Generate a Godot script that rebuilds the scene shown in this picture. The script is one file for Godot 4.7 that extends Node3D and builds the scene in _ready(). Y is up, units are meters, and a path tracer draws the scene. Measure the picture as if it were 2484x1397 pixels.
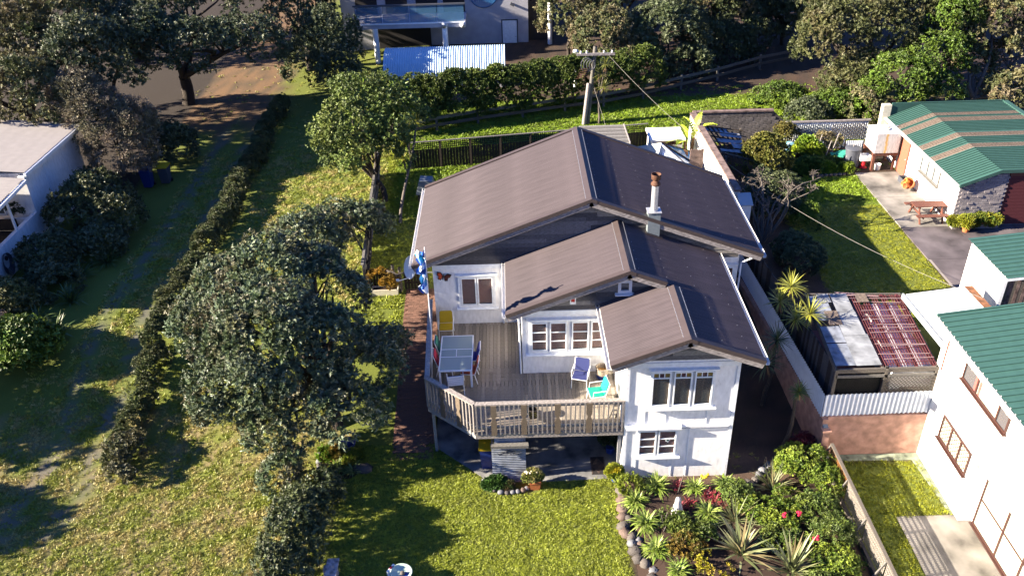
extends Node3D

const SUN := Vector3(0.9096, -0.3955, -0.1278)
var R := RandomNumberGenerator.new()
var M := {}
var T := {}
var N1 := FastNoiseLite.new()
var N2 := FastNoiseLite.new()


class MB:
	var v := PackedVector3Array()
	var n := PackedVector3Array()
	var c := PackedColorArray()
	var uv := PackedVector2Array()
	var ix := PackedInt32Array()
	var col := Color.WHITE

	func vert(p: Vector3, nn: Vector3, t := Vector2.ZERO) -> int:
		v.append(p)
		n.append(nn)
		c.append(col)
		uv.append(t)
		return v.size() - 1

	func tri(a: Vector3, b: Vector3, d: Vector3) -> void:
		var nn := (b - a).cross(d - a).normalized()
		var i := vert(a, nn)
		vert(b, nn)
		vert(d, nn)
		ix.append_array([i, i + 2, i + 1])

	func quad(a: Vector3, b: Vector3, d: Vector3, e: Vector3) -> void:
		var nn := (d - a).cross(e - b).normalized()
		var i := vert(a, nn, Vector2(0, 1))
		vert(b, nn, Vector2(1, 1))
		vert(d, nn, Vector2(1, 0))
		vert(e, nn, Vector2(0, 0))
		ix.append_array([i, i + 2, i + 1, i, i + 3, i + 2])

	# eight corners: bottom four counter-clockwise seen from above, then the top four
	func hexa(p: Array) -> void:
		quad(p[3], p[2], p[1], p[0])
		quad(p[4], p[5], p[6], p[7])
		for i in 4:
			var j := (i + 1) % 4
			quad(p[i], p[j], p[j + 4], p[i + 4])

	func box(o: Vector3, s: Vector3, b := Basis.IDENTITY) -> void:
		var h := s * 0.5
		var q := []
		for y in [-1, 1]:
			for k in [[-1, 1], [1, 1], [1, -1], [-1, -1]]:
				q.append(o + b * Vector3(k[0] * h.x, y * h.y, k[1] * h.z))
		hexa(q)

	# box from its two extreme corners
	func bx(a: Vector3, b: Vector3) -> void:
		box((a + b) * 0.5, (b - a).abs())

	# box with chamfered long edges, along an axis from a to b
	func beam(a: Vector3, b: Vector3, w: float, h: float, up := Vector3.UP) -> void:
		var f := (b - a).normalized()
		if absf(f.dot(up)) > 0.98:
			up = Vector3(0, 0, 1) if absf(f.z) < 0.9 else Vector3(1, 0, 0)
		var r := f.cross(up).normalized()
		var u := r.cross(f)
		box((a + b) * 0.5, Vector3(w, h, a.distance_to(b)), Basis(r, u, -f))

	# polygon in a plane, counter-clockwise seen from the side that d points away from; extruded by d
	func prism(pts: Array, d: Vector3) -> void:
		var k := pts.size()
		var nn := Vector3.ZERO
		for i in k:
			nn += (pts[i] as Vector3).cross(pts[(i + 1) % k])
		var poly: Array = pts.duplicate()
		if nn.dot(d) > 0.0:
			poly.reverse()
			nn = -nn
		var ax := nn.normalized()
		var ex := ((poly[1] as Vector3) - (poly[0] as Vector3)).normalized()
		var ey := ax.cross(ex)
		var flat := PackedVector2Array()
		for p in poly:
			flat.append(Vector2(ex.dot(p), ey.dot(p)))
		var t := Geometry2D.triangulate_polygon(flat)
		for i in range(0, t.size(), 3):
			var a: Vector3 = poly[t[i]]
			var b: Vector3 = poly[t[i + 1]]
			var e: Vector3 = poly[t[i + 2]]
			if (b - a).cross(e - a).dot(ax) < 0.0:
				var s := b
				b = e
				e = s
			tri(a, b, e)
			tri(a + d, e + d, b + d)
		for i in k:
			var a: Vector3 = poly[i]
			var b: Vector3 = poly[(i + 1) % k]
			quad(b, a, a + d, b + d)

	func tube(pts: Array, rad: Array, sides := 6, cap := true) -> void:
		var prev := Vector3(0.31, 0.2, 0.93)
		var rows := []
		for i in pts.size():
			var f: Vector3 = (pts[mini(i + 1, pts.size() - 1)] - pts[maxi(i - 1, 0)]).normalized()
			var r := prev - f * prev.dot(f)
			if r.length() < 0.05:
				r = f.cross(Vector3(0.7, 0.1, 0.2))
			r = r.normalized()
			prev = r
			var u := f.cross(r)
			var row := []
			for k in sides:
				var a := TAU * k / sides
				var d := r * cos(a) + u * sin(a)
				row.append(vert(pts[i] + d * rad[mini(i, rad.size() - 1)], d))
			rows.append(row)
		for i in pts.size() - 1:
			for k in sides:
				var k2 := (k + 1) % sides
				ix.append_array([rows[i][k], rows[i + 1][k2], rows[i][k2], rows[i][k], rows[i + 1][k], rows[i + 1][k2]])
		if cap:
			for e in [0, pts.size() - 1]:
				for k in range(1, sides - 1):
					var q: Array = rows[e]
					if e == 0:
						ix.append_array([q[0], q[k], q[k + 1]])
					else:
						ix.append_array([q[0], q[k + 1], q[k]])

	# profile: Vector2(radius, height) from the bottom up
	func lathe(o: Vector3, prof: Array, sides := 16, squash := Vector3.ONE) -> void:
		var rows := []
		for i in prof.size():
			var a: Vector2 = prof[maxi(i - 1, 0)]
			var b: Vector2 = prof[mini(i + 1, prof.size() - 1)]
			var d := (b - a).normalized()
			var row := []
			for k in sides:
				var t := TAU * k / sides
				var p: Vector2 = prof[i]
				row.append(vert(o + Vector3(p.x * cos(t), p.y, p.x * sin(t)) * squash, Vector3(d.y * cos(t), -d.x, d.y * sin(t)).normalized()))
			rows.append(row)
		for i in prof.size() - 1:
			for k in sides:
				var k2 := (k + 1) % sides
				ix.append_array([rows[i][k], rows[i][k2], rows[i + 1][k2], rows[i][k], rows[i + 1][k2], rows[i + 1][k]])

	# a sheet whose cross-section along u follows prof(t in metres) -> offset along nn
	func sheet(o: Vector3, u: Vector3, d: Vector3, nn: Vector3, pitch: float, amp: float, seg := 6, d2 := Vector3.INF) -> void:
		if d2 == Vector3.INF:
			d2 = d
		var lu := u.length()
		var k := int(ceil(lu / pitch * seg))
		var uh := u / lu
		var flip := u.cross(d).dot(nn) < 0.0
		var before := -1
		for i in k + 1:
			var t := lu * i / k
			var w := TAU * t / pitch
			var p := o + uh * t + nn * (sin(w) * amp)
			var m := (nn - uh * (cos(w) * amp * TAU / pitch)).normalized()
			var dd := d.lerp(d2, float(i) / k)
			var a := vert(p, m)
			vert(p + dd, m)
			if before >= 0:
				if flip:
					ix.append_array([before, a, a + 1, before, a + 1, before + 1])
				else:
					ix.append_array([before, a + 1, a, before, before + 1, a + 1])
			before = a

	# ribbed roofing: flat pans with raised ribs
	func ribbed(o: Vector3, u: Vector3, d: Vector3, nn: Vector3, pitch: float, w: float, h: float) -> void:
		var lu := u.length()
		var uh := u / lu
		var prof := [Vector2(0, 0)]
		var t := pitch * 0.5
		while t + w < lu:
			prof.append_array([Vector2(t, 0), Vector2(t + w * 0.1, h), Vector2(t + w * 0.9, h), Vector2(t + w, 0)])
			t += pitch
		prof.append(Vector2(lu, 0))
		for i in prof.size() - 1:
			var a: Vector3 = o + uh * prof[i].x + nn * prof[i].y
			var b: Vector3 = o + uh * prof[i + 1].x + nn * prof[i + 1].y
			if u.cross(d).dot(nn) > 0.0:
				quad(a, b, b + d, a + d)
			else:
				quad(a, a + d, b + d, b)

	# a lump: noisy ellipsoid
	func lump(o: Vector3, r: Vector3, amp: float, noise: FastNoiseLite, sd: float, rows := 7, cols := 10) -> void:
		var g := []
		for i in rows + 1:
			var th := PI * i / rows
			var row := []
			for k in cols:
				var ph := TAU * k / cols
				var d := Vector3(sin(th) * cos(ph), cos(th), sin(th) * sin(ph))
				var q := 1.0 + amp * noise.get_noise_3d(d.x * 60.0 + sd * 91.0, d.y * 60.0, d.z * 60.0 + sd * 37.0) * 2.0
				row.append([o + d * r * q, (d / r).normalized()])
			g.append(row)
		var base := v.size()
		for i in rows + 1:
			for k in cols:
				vert(g[i][k][0], g[i][k][1])
		for i in rows:
			for k in cols:
				var k2 := (k + 1) % cols
				var a := base + i * cols + k
				var b := base + i * cols + k2
				ix.append_array([a, b + cols, b, a, a + cols, b + cols])

	func mesh(at := Vector3.ZERO, colors := false, smooth := true) -> ArrayMesh:
		var arr := []
		arr.resize(Mesh.ARRAY_MAX)
		var w := v
		if at != Vector3.ZERO:
			w = PackedVector3Array()
			w.resize(v.size())
			for i in v.size():
				w[i] = v[i] - at
		arr[Mesh.ARRAY_VERTEX] = w
		if smooth:
			arr[Mesh.ARRAY_NORMAL] = n
		arr[Mesh.ARRAY_TEX_UV] = uv
		if colors:
			arr[Mesh.ARRAY_COLOR] = c
		arr[Mesh.ARRAY_INDEX] = ix
		var am := ArrayMesh.new()
		am.add_surface_from_arrays(Mesh.PRIMITIVE_TRIANGLES, arr)
		return am


# ---------- nodes

var taken := {}


func numbered(called: String) -> String:
	var k: int = taken.get(called, 0)
	taken[called] = k + 1
	return called if k == 0 else "%s_%03d" % [called, k]


func tag(o: Node3D, label := "", category := "", group := "", kind := "") -> Node3D:
	if label != "":
		o.set_meta("label", label)
	if category != "":
		o.set_meta("category", category)
	if group != "":
		o.set_meta("group", group)
	if kind != "":
		o.set_meta("kind", kind)
	return o


func thing(called: String, label: String, category: String, at: Vector3, group := "") -> Node3D:
	var o := Node3D.new()
	o.name = numbered(called)
	o.position = at
	add_child(o, true)
	o.set_meta("org", at)
	return tag(o, label, category, group)


func org(o: Node3D) -> Vector3:
	return o.get_meta("org") if o.has_meta("org") else Vector3.ZERO


# b holds world coordinates; they become the parent's own
func part(called: String, b: MB, mat: Material, parent: Node3D, label := "") -> MeshInstance3D:
	var o := MeshInstance3D.new()
	o.name = called
	o.mesh = b.mesh(org(parent), mat is StandardMaterial3D and (mat as StandardMaterial3D).vertex_color_use_as_albedo)
	o.material_override = mat
	o.set_meta("org", org(parent))
	parent.add_child(o, true)
	if label != "":
		o.set_meta("label", label)
	return o


# a shared mesh placed at x (in the parent's own axes)
func piece(called: String, me: Mesh, mat: Material, parent: Node3D, x: Transform3D) -> MeshInstance3D:
	var o := MeshInstance3D.new()
	o.name = called
	o.mesh = me
	o.material_override = mat
	o.transform = x
	parent.add_child(o, true)
	return o


func solo(called: String, b: MB, mat: Material, label: String, category: String, group := "", at := Vector3.ZERO) -> MeshInstance3D:
	var o := MeshInstance3D.new()
	o.name = numbered(called)
	o.mesh = b.mesh(at, (mat as StandardMaterial3D).vertex_color_use_as_albedo)
	o.material_override = mat
	o.position = at
	o.set_meta("org", at)
	add_child(o, true)
	tag(o, label, category, group)
	return o


func struct(called: String, b: MB, mat: Material, label := "") -> MeshInstance3D:
	var o := solo(called, b, mat, label, "")
	o.set_meta("kind", "structure")
	return o


# ---------- materials

func lin(r: float, g: float, b: float) -> Color:
	return Color(r, g, b).linear_to_srgb()


func noise_tex(sd: int, freq: float, lo: float, hi: float, size := 512, oct := 4, mid := 0.5) -> NoiseTexture2D:
	var f := FastNoiseLite.new()
	f.seed = sd
	f.frequency = freq
	f.fractal_octaves = oct
	f.noise_type = FastNoiseLite.TYPE_SIMPLEX_SMOOTH
	var t := NoiseTexture2D.new()
	t.width = size
	t.height = size
	t.seamless = true
	t.noise = f
	var g := Gradient.new()
	g.offsets = PackedFloat32Array([0.0, mid, 1.0])
	var m := (lo + hi) * 0.5
	g.colors = PackedColorArray([Color(lo, lo, lo), Color(m, m, m), Color(hi, hi, hi)])
	t.color_ramp = g
	return t


func mat(key: String, c: Color, rough: float, tex = null, scale := Vector3.ONE, opt := {}) -> StandardMaterial3D:
	var m := StandardMaterial3D.new()
	m.resource_name = key
	m.albedo_color = c
	m.roughness = rough
	m.metallic_specular = opt.get("spec", 0.4)
	m.metallic = opt.get("metal", 0.0)
	m.cull_mode = BaseMaterial3D.CULL_DISABLED
	if tex != null:
		m.albedo_texture = tex
		m.uv1_triplanar = true
		m.uv1_world_triplanar = opt.get("world", false)
		m.uv1_scale = scale
	if opt.has("bump"):
		m.heightmap_enabled = true
		m.heightmap_texture = opt.get("bumptex", tex)
		m.heightmap_scale = opt["bump"]
	if opt.get("vc", false):
		m.vertex_color_use_as_albedo = true
	if opt.has("back"):
		m.backlight_enabled = true
		m.backlight = Color(opt["back"], opt["back"], opt["back"])
	M[key] = m
	return m


func leaf_mat(key: String, c: Color, rough := 0.5, back := 0.3, spec := 0.4) -> StandardMaterial3D:
	return mat(key, c, rough, null, Vector3.ONE, {"vc": true, "back": back, "spec": spec})


# ---------- ground

func sm(a: float) -> float:
	a = clampf(a, 0.0, 1.0)
	return a * a * (3.0 - 2.0 * a)


func th(x: float, z: float) -> float:
	var b := 2.1 * sm((-z - 0.3) / 9.5) + maxf(0.0, -z - 18.0) * 0.06
	if x > 6.85 and z < -0.97:
		b = maxf(b, 2.05)
	elif x > 6.95:
		b = 0.0
	if x > -6.4 and x < 3.7 and z > -6.4:
		b = 0.0
	elif x > 3.6 and x <= 6.75 and z > -10.0:
		b = lerpf(b, 1.5 * sm((-z - 1.5) / 10.0), 0.8)
	if x < -9.0:
		b -= 0.5 * sm((-9.0 - x) / 10.0) * sm((6.0 - z) / 10.0)
	return b


func on(x: float, z: float, up := 0.0) -> Vector3:
	return Vector3(x, th(x, z) + up, z)


# ---------- leaves

# leaf: base, two sides, tip; folded a little
func leaf(b: MB, o: Vector3, d: Vector3, up: Vector3, ln: float, w: float, fold := 0.12) -> void:
	var s := d.cross(up).normalized() * w * 0.5
	var u := s.cross(d).normalized()
	var mid := o + d * ln * 0.5
	b.tri(o, mid + s + u * fold * ln, o + d * ln)
	b.tri(o, o + d * ln, mid - s + u * fold * ln)


# a long arching leaf in k pieces
func strap(b: MB, o: Vector3, d: Vector3, ln: float, w: float, droop: float, k := 4, taper := 0.75) -> void:
	var p := o
	var f := d.normalized()
	var side := f.cross(Vector3.UP)
	if side.length() < 0.1:
		side = Vector3(1, 0, 0)
	side = side.normalized()
	var pw := w * 0.6
	for i in k:
		var t := float(i + 1) / k
		var nw := w * (1.0 if t < taper else maxf(0.0, (1.0 - t) / (1.0 - taper)))
		var q := p + f * ln / k
		if nw > 0.001:
			b.quad(p - side * pw * 0.5, p + side * pw * 0.5, q + side * nw * 0.5, q - side * nw * 0.5)
		else:
			b.tri(p - side * pw * 0.5, p + side * pw * 0.5, q)
		p = q
		pw = nw
		f = (f + Vector3(0, -droop, 0)).normalized()


func rosette(leaves: int, ln: float, w: float, spread := 1.2, rise := 0.25, vary := 0.3) -> ArrayMesh:
	var b := MB.new()
	for i in leaves:
		var a := TAU * i * 0.382 + R.randf() * 0.5
		var e := lerpf(rise, spread, float(i) / leaves) + R.randfn(0, 0.12)
		var d := Vector3(sin(e) * cos(a), cos(e), sin(e) * sin(a))
		var g := 1.0 - R.randf() * vary
		b.col = Color(g, g, g * (1.0 - 0.2 * R.randf()))
		leaf(b, d * ln * 0.12, d, Vector3.UP + d * 0.3, ln * (0.75 + 0.4 * R.randf()), w)
	return b.mesh(Vector3.ZERO, true)


# a twig with leaves along it, for looser foliage
func spray(leaves: int, ln: float, w: float, reach: float) -> ArrayMesh:
	var b := MB.new()
	for i in leaves:
		var a := R.randf() * TAU
		var y := reach * (0.15 + 0.85 * i / leaves)
		var e := 0.6 + 0.7 * R.randf()
		var d := Vector3(sin(e) * cos(a), cos(e) * 0.9, sin(e) * sin(a)).normalized()
		var g := 1.0 - R.randf() * 0.35
		b.col = Color(g, g, g)
		leaf(b, Vector3(R.randfn(0, reach * 0.16), y, R.randfn(0, reach * 0.16)), d, Vector3.UP, ln * (0.7 + 0.5 * R.randf()), w)
	return b.mesh(Vector3.ZERO, true)


func facing(d: Vector3, spin: float) -> Basis:
	var y := d.normalized()
	var x := y.cross(Vector3(0.3, 0.17, 0.9)).normalized()
	return Basis(x, y, x.cross(y)) * Basis(Vector3.UP, spin)


func scatter(called: String, me: Mesh, m: Material, where: Array, tint: Array, parent: Node3D) -> MultiMeshInstance3D:
	var mm := MultiMesh.new()
	mm.transform_format = MultiMesh.TRANSFORM_3D
	mm.use_colors = true
	mm.mesh = me
	mm.instance_count = where.size()
	for i in where.size():
		mm.set_instance_transform(i, where[i])
		mm.set_instance_color(i, tint[i])
	var o := MultiMeshInstance3D.new()
	o.name = called
	o.multimesh = mm
	o.material_override = m
	o.set_meta("kind", "stuff")
	parent.add_child(o, true)
	return o


func nth(i: int) -> String:
	return ["first", "second", "third", "fourth", "fifth", "sixth", "seventh", "eighth", "ninth", "tenth", "eleventh", "twelfth", "thirteenth", "fourteenth", "fifteenth", "sixteenth", "seventeenth", "eighteenth"][i]


# Foliage in clumps over a set of big lobes [centre, radii] (relative to the parent): each clump is a small dome of rosettes.
func foliage(parent: Node3D, lobes: Array, me: Array, m: Material, pal: Array, o := {}) -> void:
	var sub_r: float = o.get("clump", 0.5)
	var dens: float = o.get("dens", 1.1)
	var per: int = o.get("per", 26)
	var size: float = o.get("size", 1.0)
	var low: float = o.get("low", -0.35)
	var name_: String = o.get("name", "crown")
	var tr := []
	var tc := []
	for k in me.size():
		tr.append([])
		tc.append([])
	for l in lobes:
		var c: Vector3 = l[0]
		var r: Vector3 = l[1]
		var area := 4.0 * PI * pow((pow(r.x * r.y, 1.6) + pow(r.x * r.z, 1.6) + pow(r.y * r.z, 1.6)) / 3.0, 0.625)
		var cnt := int(maxf(3.0, dens * area / (sub_r * sub_r * PI) * 1.6))
		for i in cnt:
			var d := Vector3(R.randfn(), R.randfn(), R.randfn()).normalized()
			if d.y < low:
				d.y = -d.y
			var gap := N2.get_noise_3d((c.x + d.x * r.x) * 1.3 + org(parent).x, (c.y + d.y * r.y) * 1.3, (c.z + d.z * r.z) * 1.3 + org(parent).z)
			var p := c + d * r * (0.8 + 0.2 * R.randf() + 0.28 * gap)
			var hid := gap < -0.30
			for l2 in lobes:
				if l2 != l:
					var q: Vector3 = (p - l2[0]) / (l2[1] as Vector3)
					if q.length() < 0.8:
						hid = true
						break
			if hid:
				continue
			var out := (d / r).normalized()
			var sr := sub_r * (0.5 + 0.95 * R.randf())
			var tone: Color = (pal[R.randi() % pal.size()] as Color).lerp(pal[R.randi() % pal.size()], R.randf() * 0.6)
			var bright := 0.65 + 0.65 * R.randf()
			var cnt2 := int(per * (0.7 + 0.6 * R.randf()))
			for j in cnt2:
				var e := Vector3(R.randfn(), R.randfn(), R.randfn()).normalized()
				if e.dot(out) < -0.15:
					e = e - out * 2.0 * e.dot(out)
				var f := p + e * sr * Vector3(1, 0.75, 1) * (0.75 + 0.3 * R.randf())
				var dirn := (e + out * 0.5 + Vector3(0, 0.35, 0)).normalized()
				var s := size * (0.7 + 0.6 * R.randf())
				var w := R.randi() % me.size()
				tr[w].append(Transform3D(facing(dirn, R.randf() * TAU).scaled(Vector3(s, s, s)), f))
				var g := bright * (0.8 + 0.4 * R.randf())
				tc[w].append(Color(tone.r * g, tone.g * g, tone.b * g))
	for k in me.size():
		if tr[k].size() > 0:
			scatter(name_, me[k], m, tr[k], tc[k], parent)


func limb(b: MB, a: Vector3, e: Vector3, r0: float, r1: float, bend := 0.15, k := 5) -> void:
	var pts := []
	var rad := []
	var off := Vector3(R.randfn(), R.randfn() * 0.4, R.randfn()) * bend * a.distance_to(e) * 0.5
	for i in k + 1:
		var t := float(i) / k
		pts.append(a.lerp(e, t) + off * sin(t * PI) + Vector3(0, 0.12 * a.distance_to(e) * sin(t * PI), 0))
		rad.append(lerpf(r0, r1, t))
	b.tube(pts, rad, 7)


# A whole tree: trunk and limbs reaching each lobe, foliage over the lobes. Lobes are in the tree's own axes.
func tree(called: String, label: String, cat: String, at: Vector3, lobes: Array, me: Array, m: Material, pal: Array, o := {}, group := "") -> Node3D:
	var t := thing(called, label, cat, at, group)
	var b := MB.new()
	var tr: float = o.get("trunk", 0.18)
	var fork: Vector3 = at + (o.get("fork", Vector3(0, 1.2, 0)) as Vector3)
	if tr > 0.0:
		limb(b, at + Vector3(0, -0.15, 0), fork, tr, tr * 0.75, 0.1, 4)
		for l in lobes:
			var c: Vector3 = at + l[0]
			limb(b, fork, c, tr * 0.6, tr * 0.15, 0.25)
			for j in int(o.get("twigs", 3)):
				var d := Vector3(R.randfn(), absf(R.randfn()), R.randfn()).normalized() * (l[1] as Vector3) * 0.85
				limb(b, fork.lerp(c, 0.7), c + d, tr * 0.2, 0.012, 0.2, 4)
		part("trunk", b, M[o.get("bark", "bark")], t)
	foliage(t, lobes, me, m, pal, o)
	return t


func _ready() -> void:
	R.seed = 7
	N1.seed = 11
	N1.frequency = 0.12
	N1.fractal_octaves = 3
	N2.seed = 23
	N2.frequency = 0.55
	N2.fractal_octaves = 3
	var cam := Camera3D.new()
	cam.name = "camera"
	cam.transform = Transform3D(Basis(Vector3(0.99958, -0.02601, 0.01291), Vector3(0.02891, 0.84966, -0.52653), Vector3(0.00273, 0.52668, 0.85006)), Vector3(-3.42, 20.794, 21.209))
	cam.fov = 37.04
	cam.near = 0.2
	cam.far = 1500.0
	add_child(cam)
	cam.current = true
	var sky_m := ProceduralSkyMaterial.new()
	sky_m.sky_top_color = Color(0.26, 0.42, 0.74)
	sky_m.sky_horizon_color = Color(0.58, 0.68, 0.84)
	sky_m.sky_curve = 0.12
	sky_m.ground_bottom_color = Color(0.10, 0.12, 0.08)
	sky_m.ground_horizon_color = Color(0.45, 0.55, 0.68)
	sky_m.sun_angle_max = 12.0
	sky_m.sun_curve = 0.1
	var sky := Sky.new()
	sky.sky_material = sky_m
	var env := Environment.new()
	env.background_mode = Environment.BG_SKY
	env.sky = sky
	env.background_energy_multiplier = 0.30
	env.tonemap_mode = Environment.TONE_MAPPER_LINEAR
	env.tonemap_exposure = 5.8
	env.sdfgi_enabled = true
	env.ssao_enabled = true
	env.ssil_enabled = true
	var we := WorldEnvironment.new()
	we.name = "environment"
	we.environment = env
	add_child(we)
	var sun := DirectionalLight3D.new()
	sun.name = "sun"
	sun.light_color = Color(1.0, 0.94, 0.85)
	sun.light_energy = 1.6
	sun.light_angular_distance = 0.5
	sun.shadow_enabled = true
	sun.look_at_from_position(Vector3.ZERO, SUN, Vector3.UP)
	add_child(sun)
	make_materials()
	make_ground()
	make_house()
	make_deck()
	make_deck_things()
	make_house_surrounds()
	make_right()
	make_garage_yard()
	make_back()
	make_left()
	make_trees()
	make_garden()
	make_grass()


func make_materials() -> void:
	T.fine = noise_tex(1, 0.05, 0.72, 1.0, 512, 5)
	T.soft = noise_tex(2, 0.012, 0.9, 1.0, 512, 5)
	T.mottle = noise_tex(12, 0.01, 0.72, 1.0, 512, 6)
	T.rough = noise_tex(3, 0.03, 0.35, 1.0, 512, 5)
	T.stain = noise_tex(4, 0.008, 0.45, 1.0, 512, 6, 0.35)
	T.ground = noise_tex(5, 0.06, 0.55, 1.0, 1024, 6)
	T.gravel = noise_tex(6, 0.16, 0.3, 1.0, 512, 3)
	T.wood = noise_tex(8, 0.035, 0.45, 1.0, 512, 5, 0.4)
	T.grainy = noise_tex(9, 0.25, 0.78, 1.0, 512, 2)
	var v1 := Vector3.ONE
	T.dirt = noise_tex(14, 0.02, 0.84, 1.0, 512, 6, 0.25)
	mat("white", lin(0.80, 0.80, 0.80), 0.6, T.dirt, Vector3(0.5, 0.22, 0.5))
	mat("white_trim", lin(0.76, 0.79, 0.82), 0.5, T.soft, v1 * 0.7)
	mat("white_stain", lin(0.78, 0.77, 0.75), 0.6, T.soft, v1 * 0.8)
	mat("roof", lin(0.082, 0.066, 0.072), 0.5, T.mottle, Vector3(0.12, 0.12, 1.1), {"spec": 0.35})
	mat("flashing", lin(0.062, 0.048, 0.047), 0.45, T.soft, v1 * 0.5)
	mat("barge", lin(0.42, 0.38, 0.37), 0.7, T.wood, Vector3(0.25, 1.5, 1.5))
	mat("gutter", lin(0.72, 0.71, 0.69), 0.5, T.soft, v1)
	for i in 5:
		var g: float = [0.20, 0.13, 0.28, 0.10, 0.34][i]
		mat("board%d" % i, lin(g, g * 0.96, g * [0.98, 1.0, 0.95, 1.05, 0.9][i]), 0.85, T.wood, Vector3(0.35, 4.0, 4.0), {"bump": 0.5})
	for i in 5:
		var g: float = [0.36, 0.29, 0.42, 0.32, 0.25][i]
		mat("deck%d" % i, lin(g, g * 0.86, g * 0.70), 0.8, T.wood, Vector3(4.5, 1.0, 0.5), {"bump": 0.3, "world": true})
	mat("rail", lin(0.40, 0.36, 0.33), 0.8, T.wood, Vector3(0.6, 1.2, 1.5), {"bump": 0.3, "world": true})
	mat("rail_side", lin(0.36, 0.37, 0.38), 0.8, T.wood, Vector3(2, 1.2, 0.5), {"bump": 0.3, "world": true})
	mat("baluster", lin(0.34, 0.31, 0.29), 0.8, T.wood, Vector3(3, 0.7, 3), {"world": true})
	mat("fret", lin(0.20, 0.155, 0.11), 0.85, T.wood, Vector3(4, 0.7, 4), {"bump": 0.4, "world": true})
	mat("old_wood", lin(0.16, 0.14, 0.12), 0.9, T.wood, Vector3(3, 0.5, 3), {"bump": 0.4, "world": true})
	mat("grey_wood", lin(0.20, 0.19, 0.175), 0.9, T.wood, Vector3(0.5, 4, 3), {"bump": 0.5, "world": true})
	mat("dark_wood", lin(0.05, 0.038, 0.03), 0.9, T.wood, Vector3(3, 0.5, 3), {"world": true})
	mat("red_wood", lin(0.20, 0.075, 0.05), 0.65, T.wood, Vector3(0.6, 3, 3), {"world": true})
	mat("glass", Color(0.6, 0.7, 0.75, 0.06), 0.05, null, v1, {"spec": 0.3})
	M.glass.transparency = BaseMaterial3D.TRANSPARENCY_ALPHA
	mat("frost", Color(0.56, 0.62, 0.62, 0.7), 0.4, null, v1, {"spec": 0.5})
	M.frost.transparency = BaseMaterial3D.TRANSPARENCY_ALPHA
	mat("blind", lin(0.155, 0.068, 0.05), 0.6, T.fine, Vector3(0.3, 3, 1))
	mat("blind_olive", lin(0.13, 0.075, 0.032), 0.6, T.rough, Vector3(0.7, 1.5, 1))
	mat("dark_in", lin(0.02, 0.018, 0.018), 0.8)
	mat("amber", lin(0.20, 0.12, 0.006), 0.3)
	mat("plum", lin(0.06, 0.01, 0.012), 0.3)
	mat("steel", lin(0.46, 0.47, 0.50), 0.4, T.soft, v1, {"metal": 0.5})
	mat("box_grey", lin(0.16, 0.19, 0.21), 0.5, T.soft, v1)
	mat("rust", lin(0.19, 0.085, 0.05), 0.8, T.rough, v1 * 2.0)
	mat("galv", lin(0.33, 0.36, 0.41), 0.45, T.stain, v1 * 0.5, {"metal": 0.25})
	mat("galv_old", lin(0.36, 0.38, 0.40), 0.55, T.stain, v1 * 0.3, {"metal": 0.15})
	mat("zinc_white", lin(0.62, 0.66, 0.72), 0.5, T.soft, v1 * 0.5)
	mat("concrete", lin(0.22, 0.22, 0.22), 0.85, T.stain, v1 * 0.22, {"bump": 0.2, "bumptex": T.grainy})
	mat("drive_light", lin(0.27, 0.25, 0.225), 0.85, T.stain, v1 * 0.16, {"world": true})
	mat("drive_dark", lin(0.135, 0.115, 0.122), 0.85, T.stain, v1 * 0.14, {"world": true})
	mat("joint", lin(0.30, 0.27, 0.25), 0.9, T.fine, v1)
	mat("brick_path", lin(0.27, 0.14, 0.10), 0.9, T.rough, v1 * 0.8)
	mat("stone0", lin(0.20, 0.175, 0.155), 0.8, T.rough, v1 * 2.5, {"bump": 1.0})
	mat("stone1", lin(0.145, 0.13, 0.12), 0.85, T.rough, v1 * 2.5, {"bump": 1.0})
	mat("stone2", lin(0.17, 0.175, 0.19), 0.7, T.fine, v1 * 2.5)
	mat("stone3", lin(0.24, 0.17, 0.14), 0.8, T.rough, v1 * 2.5, {"bump": 1.0})
	mat("bark", lin(0.10, 0.08, 0.065), 0.95, T.rough, Vector3(2, 0.7, 2), {"bump": 3.0})
	mat("bark_pale", lin(0.22, 0.19, 0.165), 0.9, T.rough, Vector3(3, 1.5, 3), {"bump": 1.5})
	mat("bark_dark", lin(0.045, 0.04, 0.038), 0.95, T.rough, Vector3(2, 0.7, 2), {"bump": 3.0})
	mat("black", lin(0.012, 0.012, 0.014), 0.5)
	mat("alu", lin(0.68, 0.69, 0.72), 0.35)
	mat("soil", lin(0.085, 0.05, 0.034), 0.95, T.gravel, v1 * 0.9)
	mat("tan", lin(0.21, 0.15, 0.135), 0.85, T.stain, v1 * 0.6)
	mat("maroon", lin(0.10, 0.022, 0.028), 0.7, T.fine, v1)
	mat("green_roof", lin(0.035, 0.088, 0.075), 0.5, T.soft, v1 * 0.4)
	mat("skylight", lin(0.30, 0.235, 0.19), 0.8, T.rough, Vector3(0.6, 1, 2.2))
	mat("pink", lin(0.46, 0.26, 0.195), 0.8, T.mottle, v1 * 0.4)
	mat("cream", lin(0.55, 0.52, 0.42), 0.8, T.soft, v1)
	mat("terracotta", lin(0.42, 0.135, 0.05), 0.75, T.soft, v1 * 2.0)
	mat("blue_glaze", lin(0.015, 0.035, 0.17), 0.3)
	mat("pale_blue", lin(0.30, 0.34, 0.38), 0.7, T.soft, v1 * 0.2)
	mat("leaf", Color.WHITE, 0.5)
	leaf_mat("leaf", Color.WHITE, 0.5, 0.35, 0.35)
	leaf_mat("leaf_shiny", Color.WHITE, 0.45, 0.25, 0.4)
	leaf_mat("strap", Color.WHITE, 0.45, 0.4, 0.4)
	mat("paint", Color.WHITE, 0.6, null, v1, {"vc": true})


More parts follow.
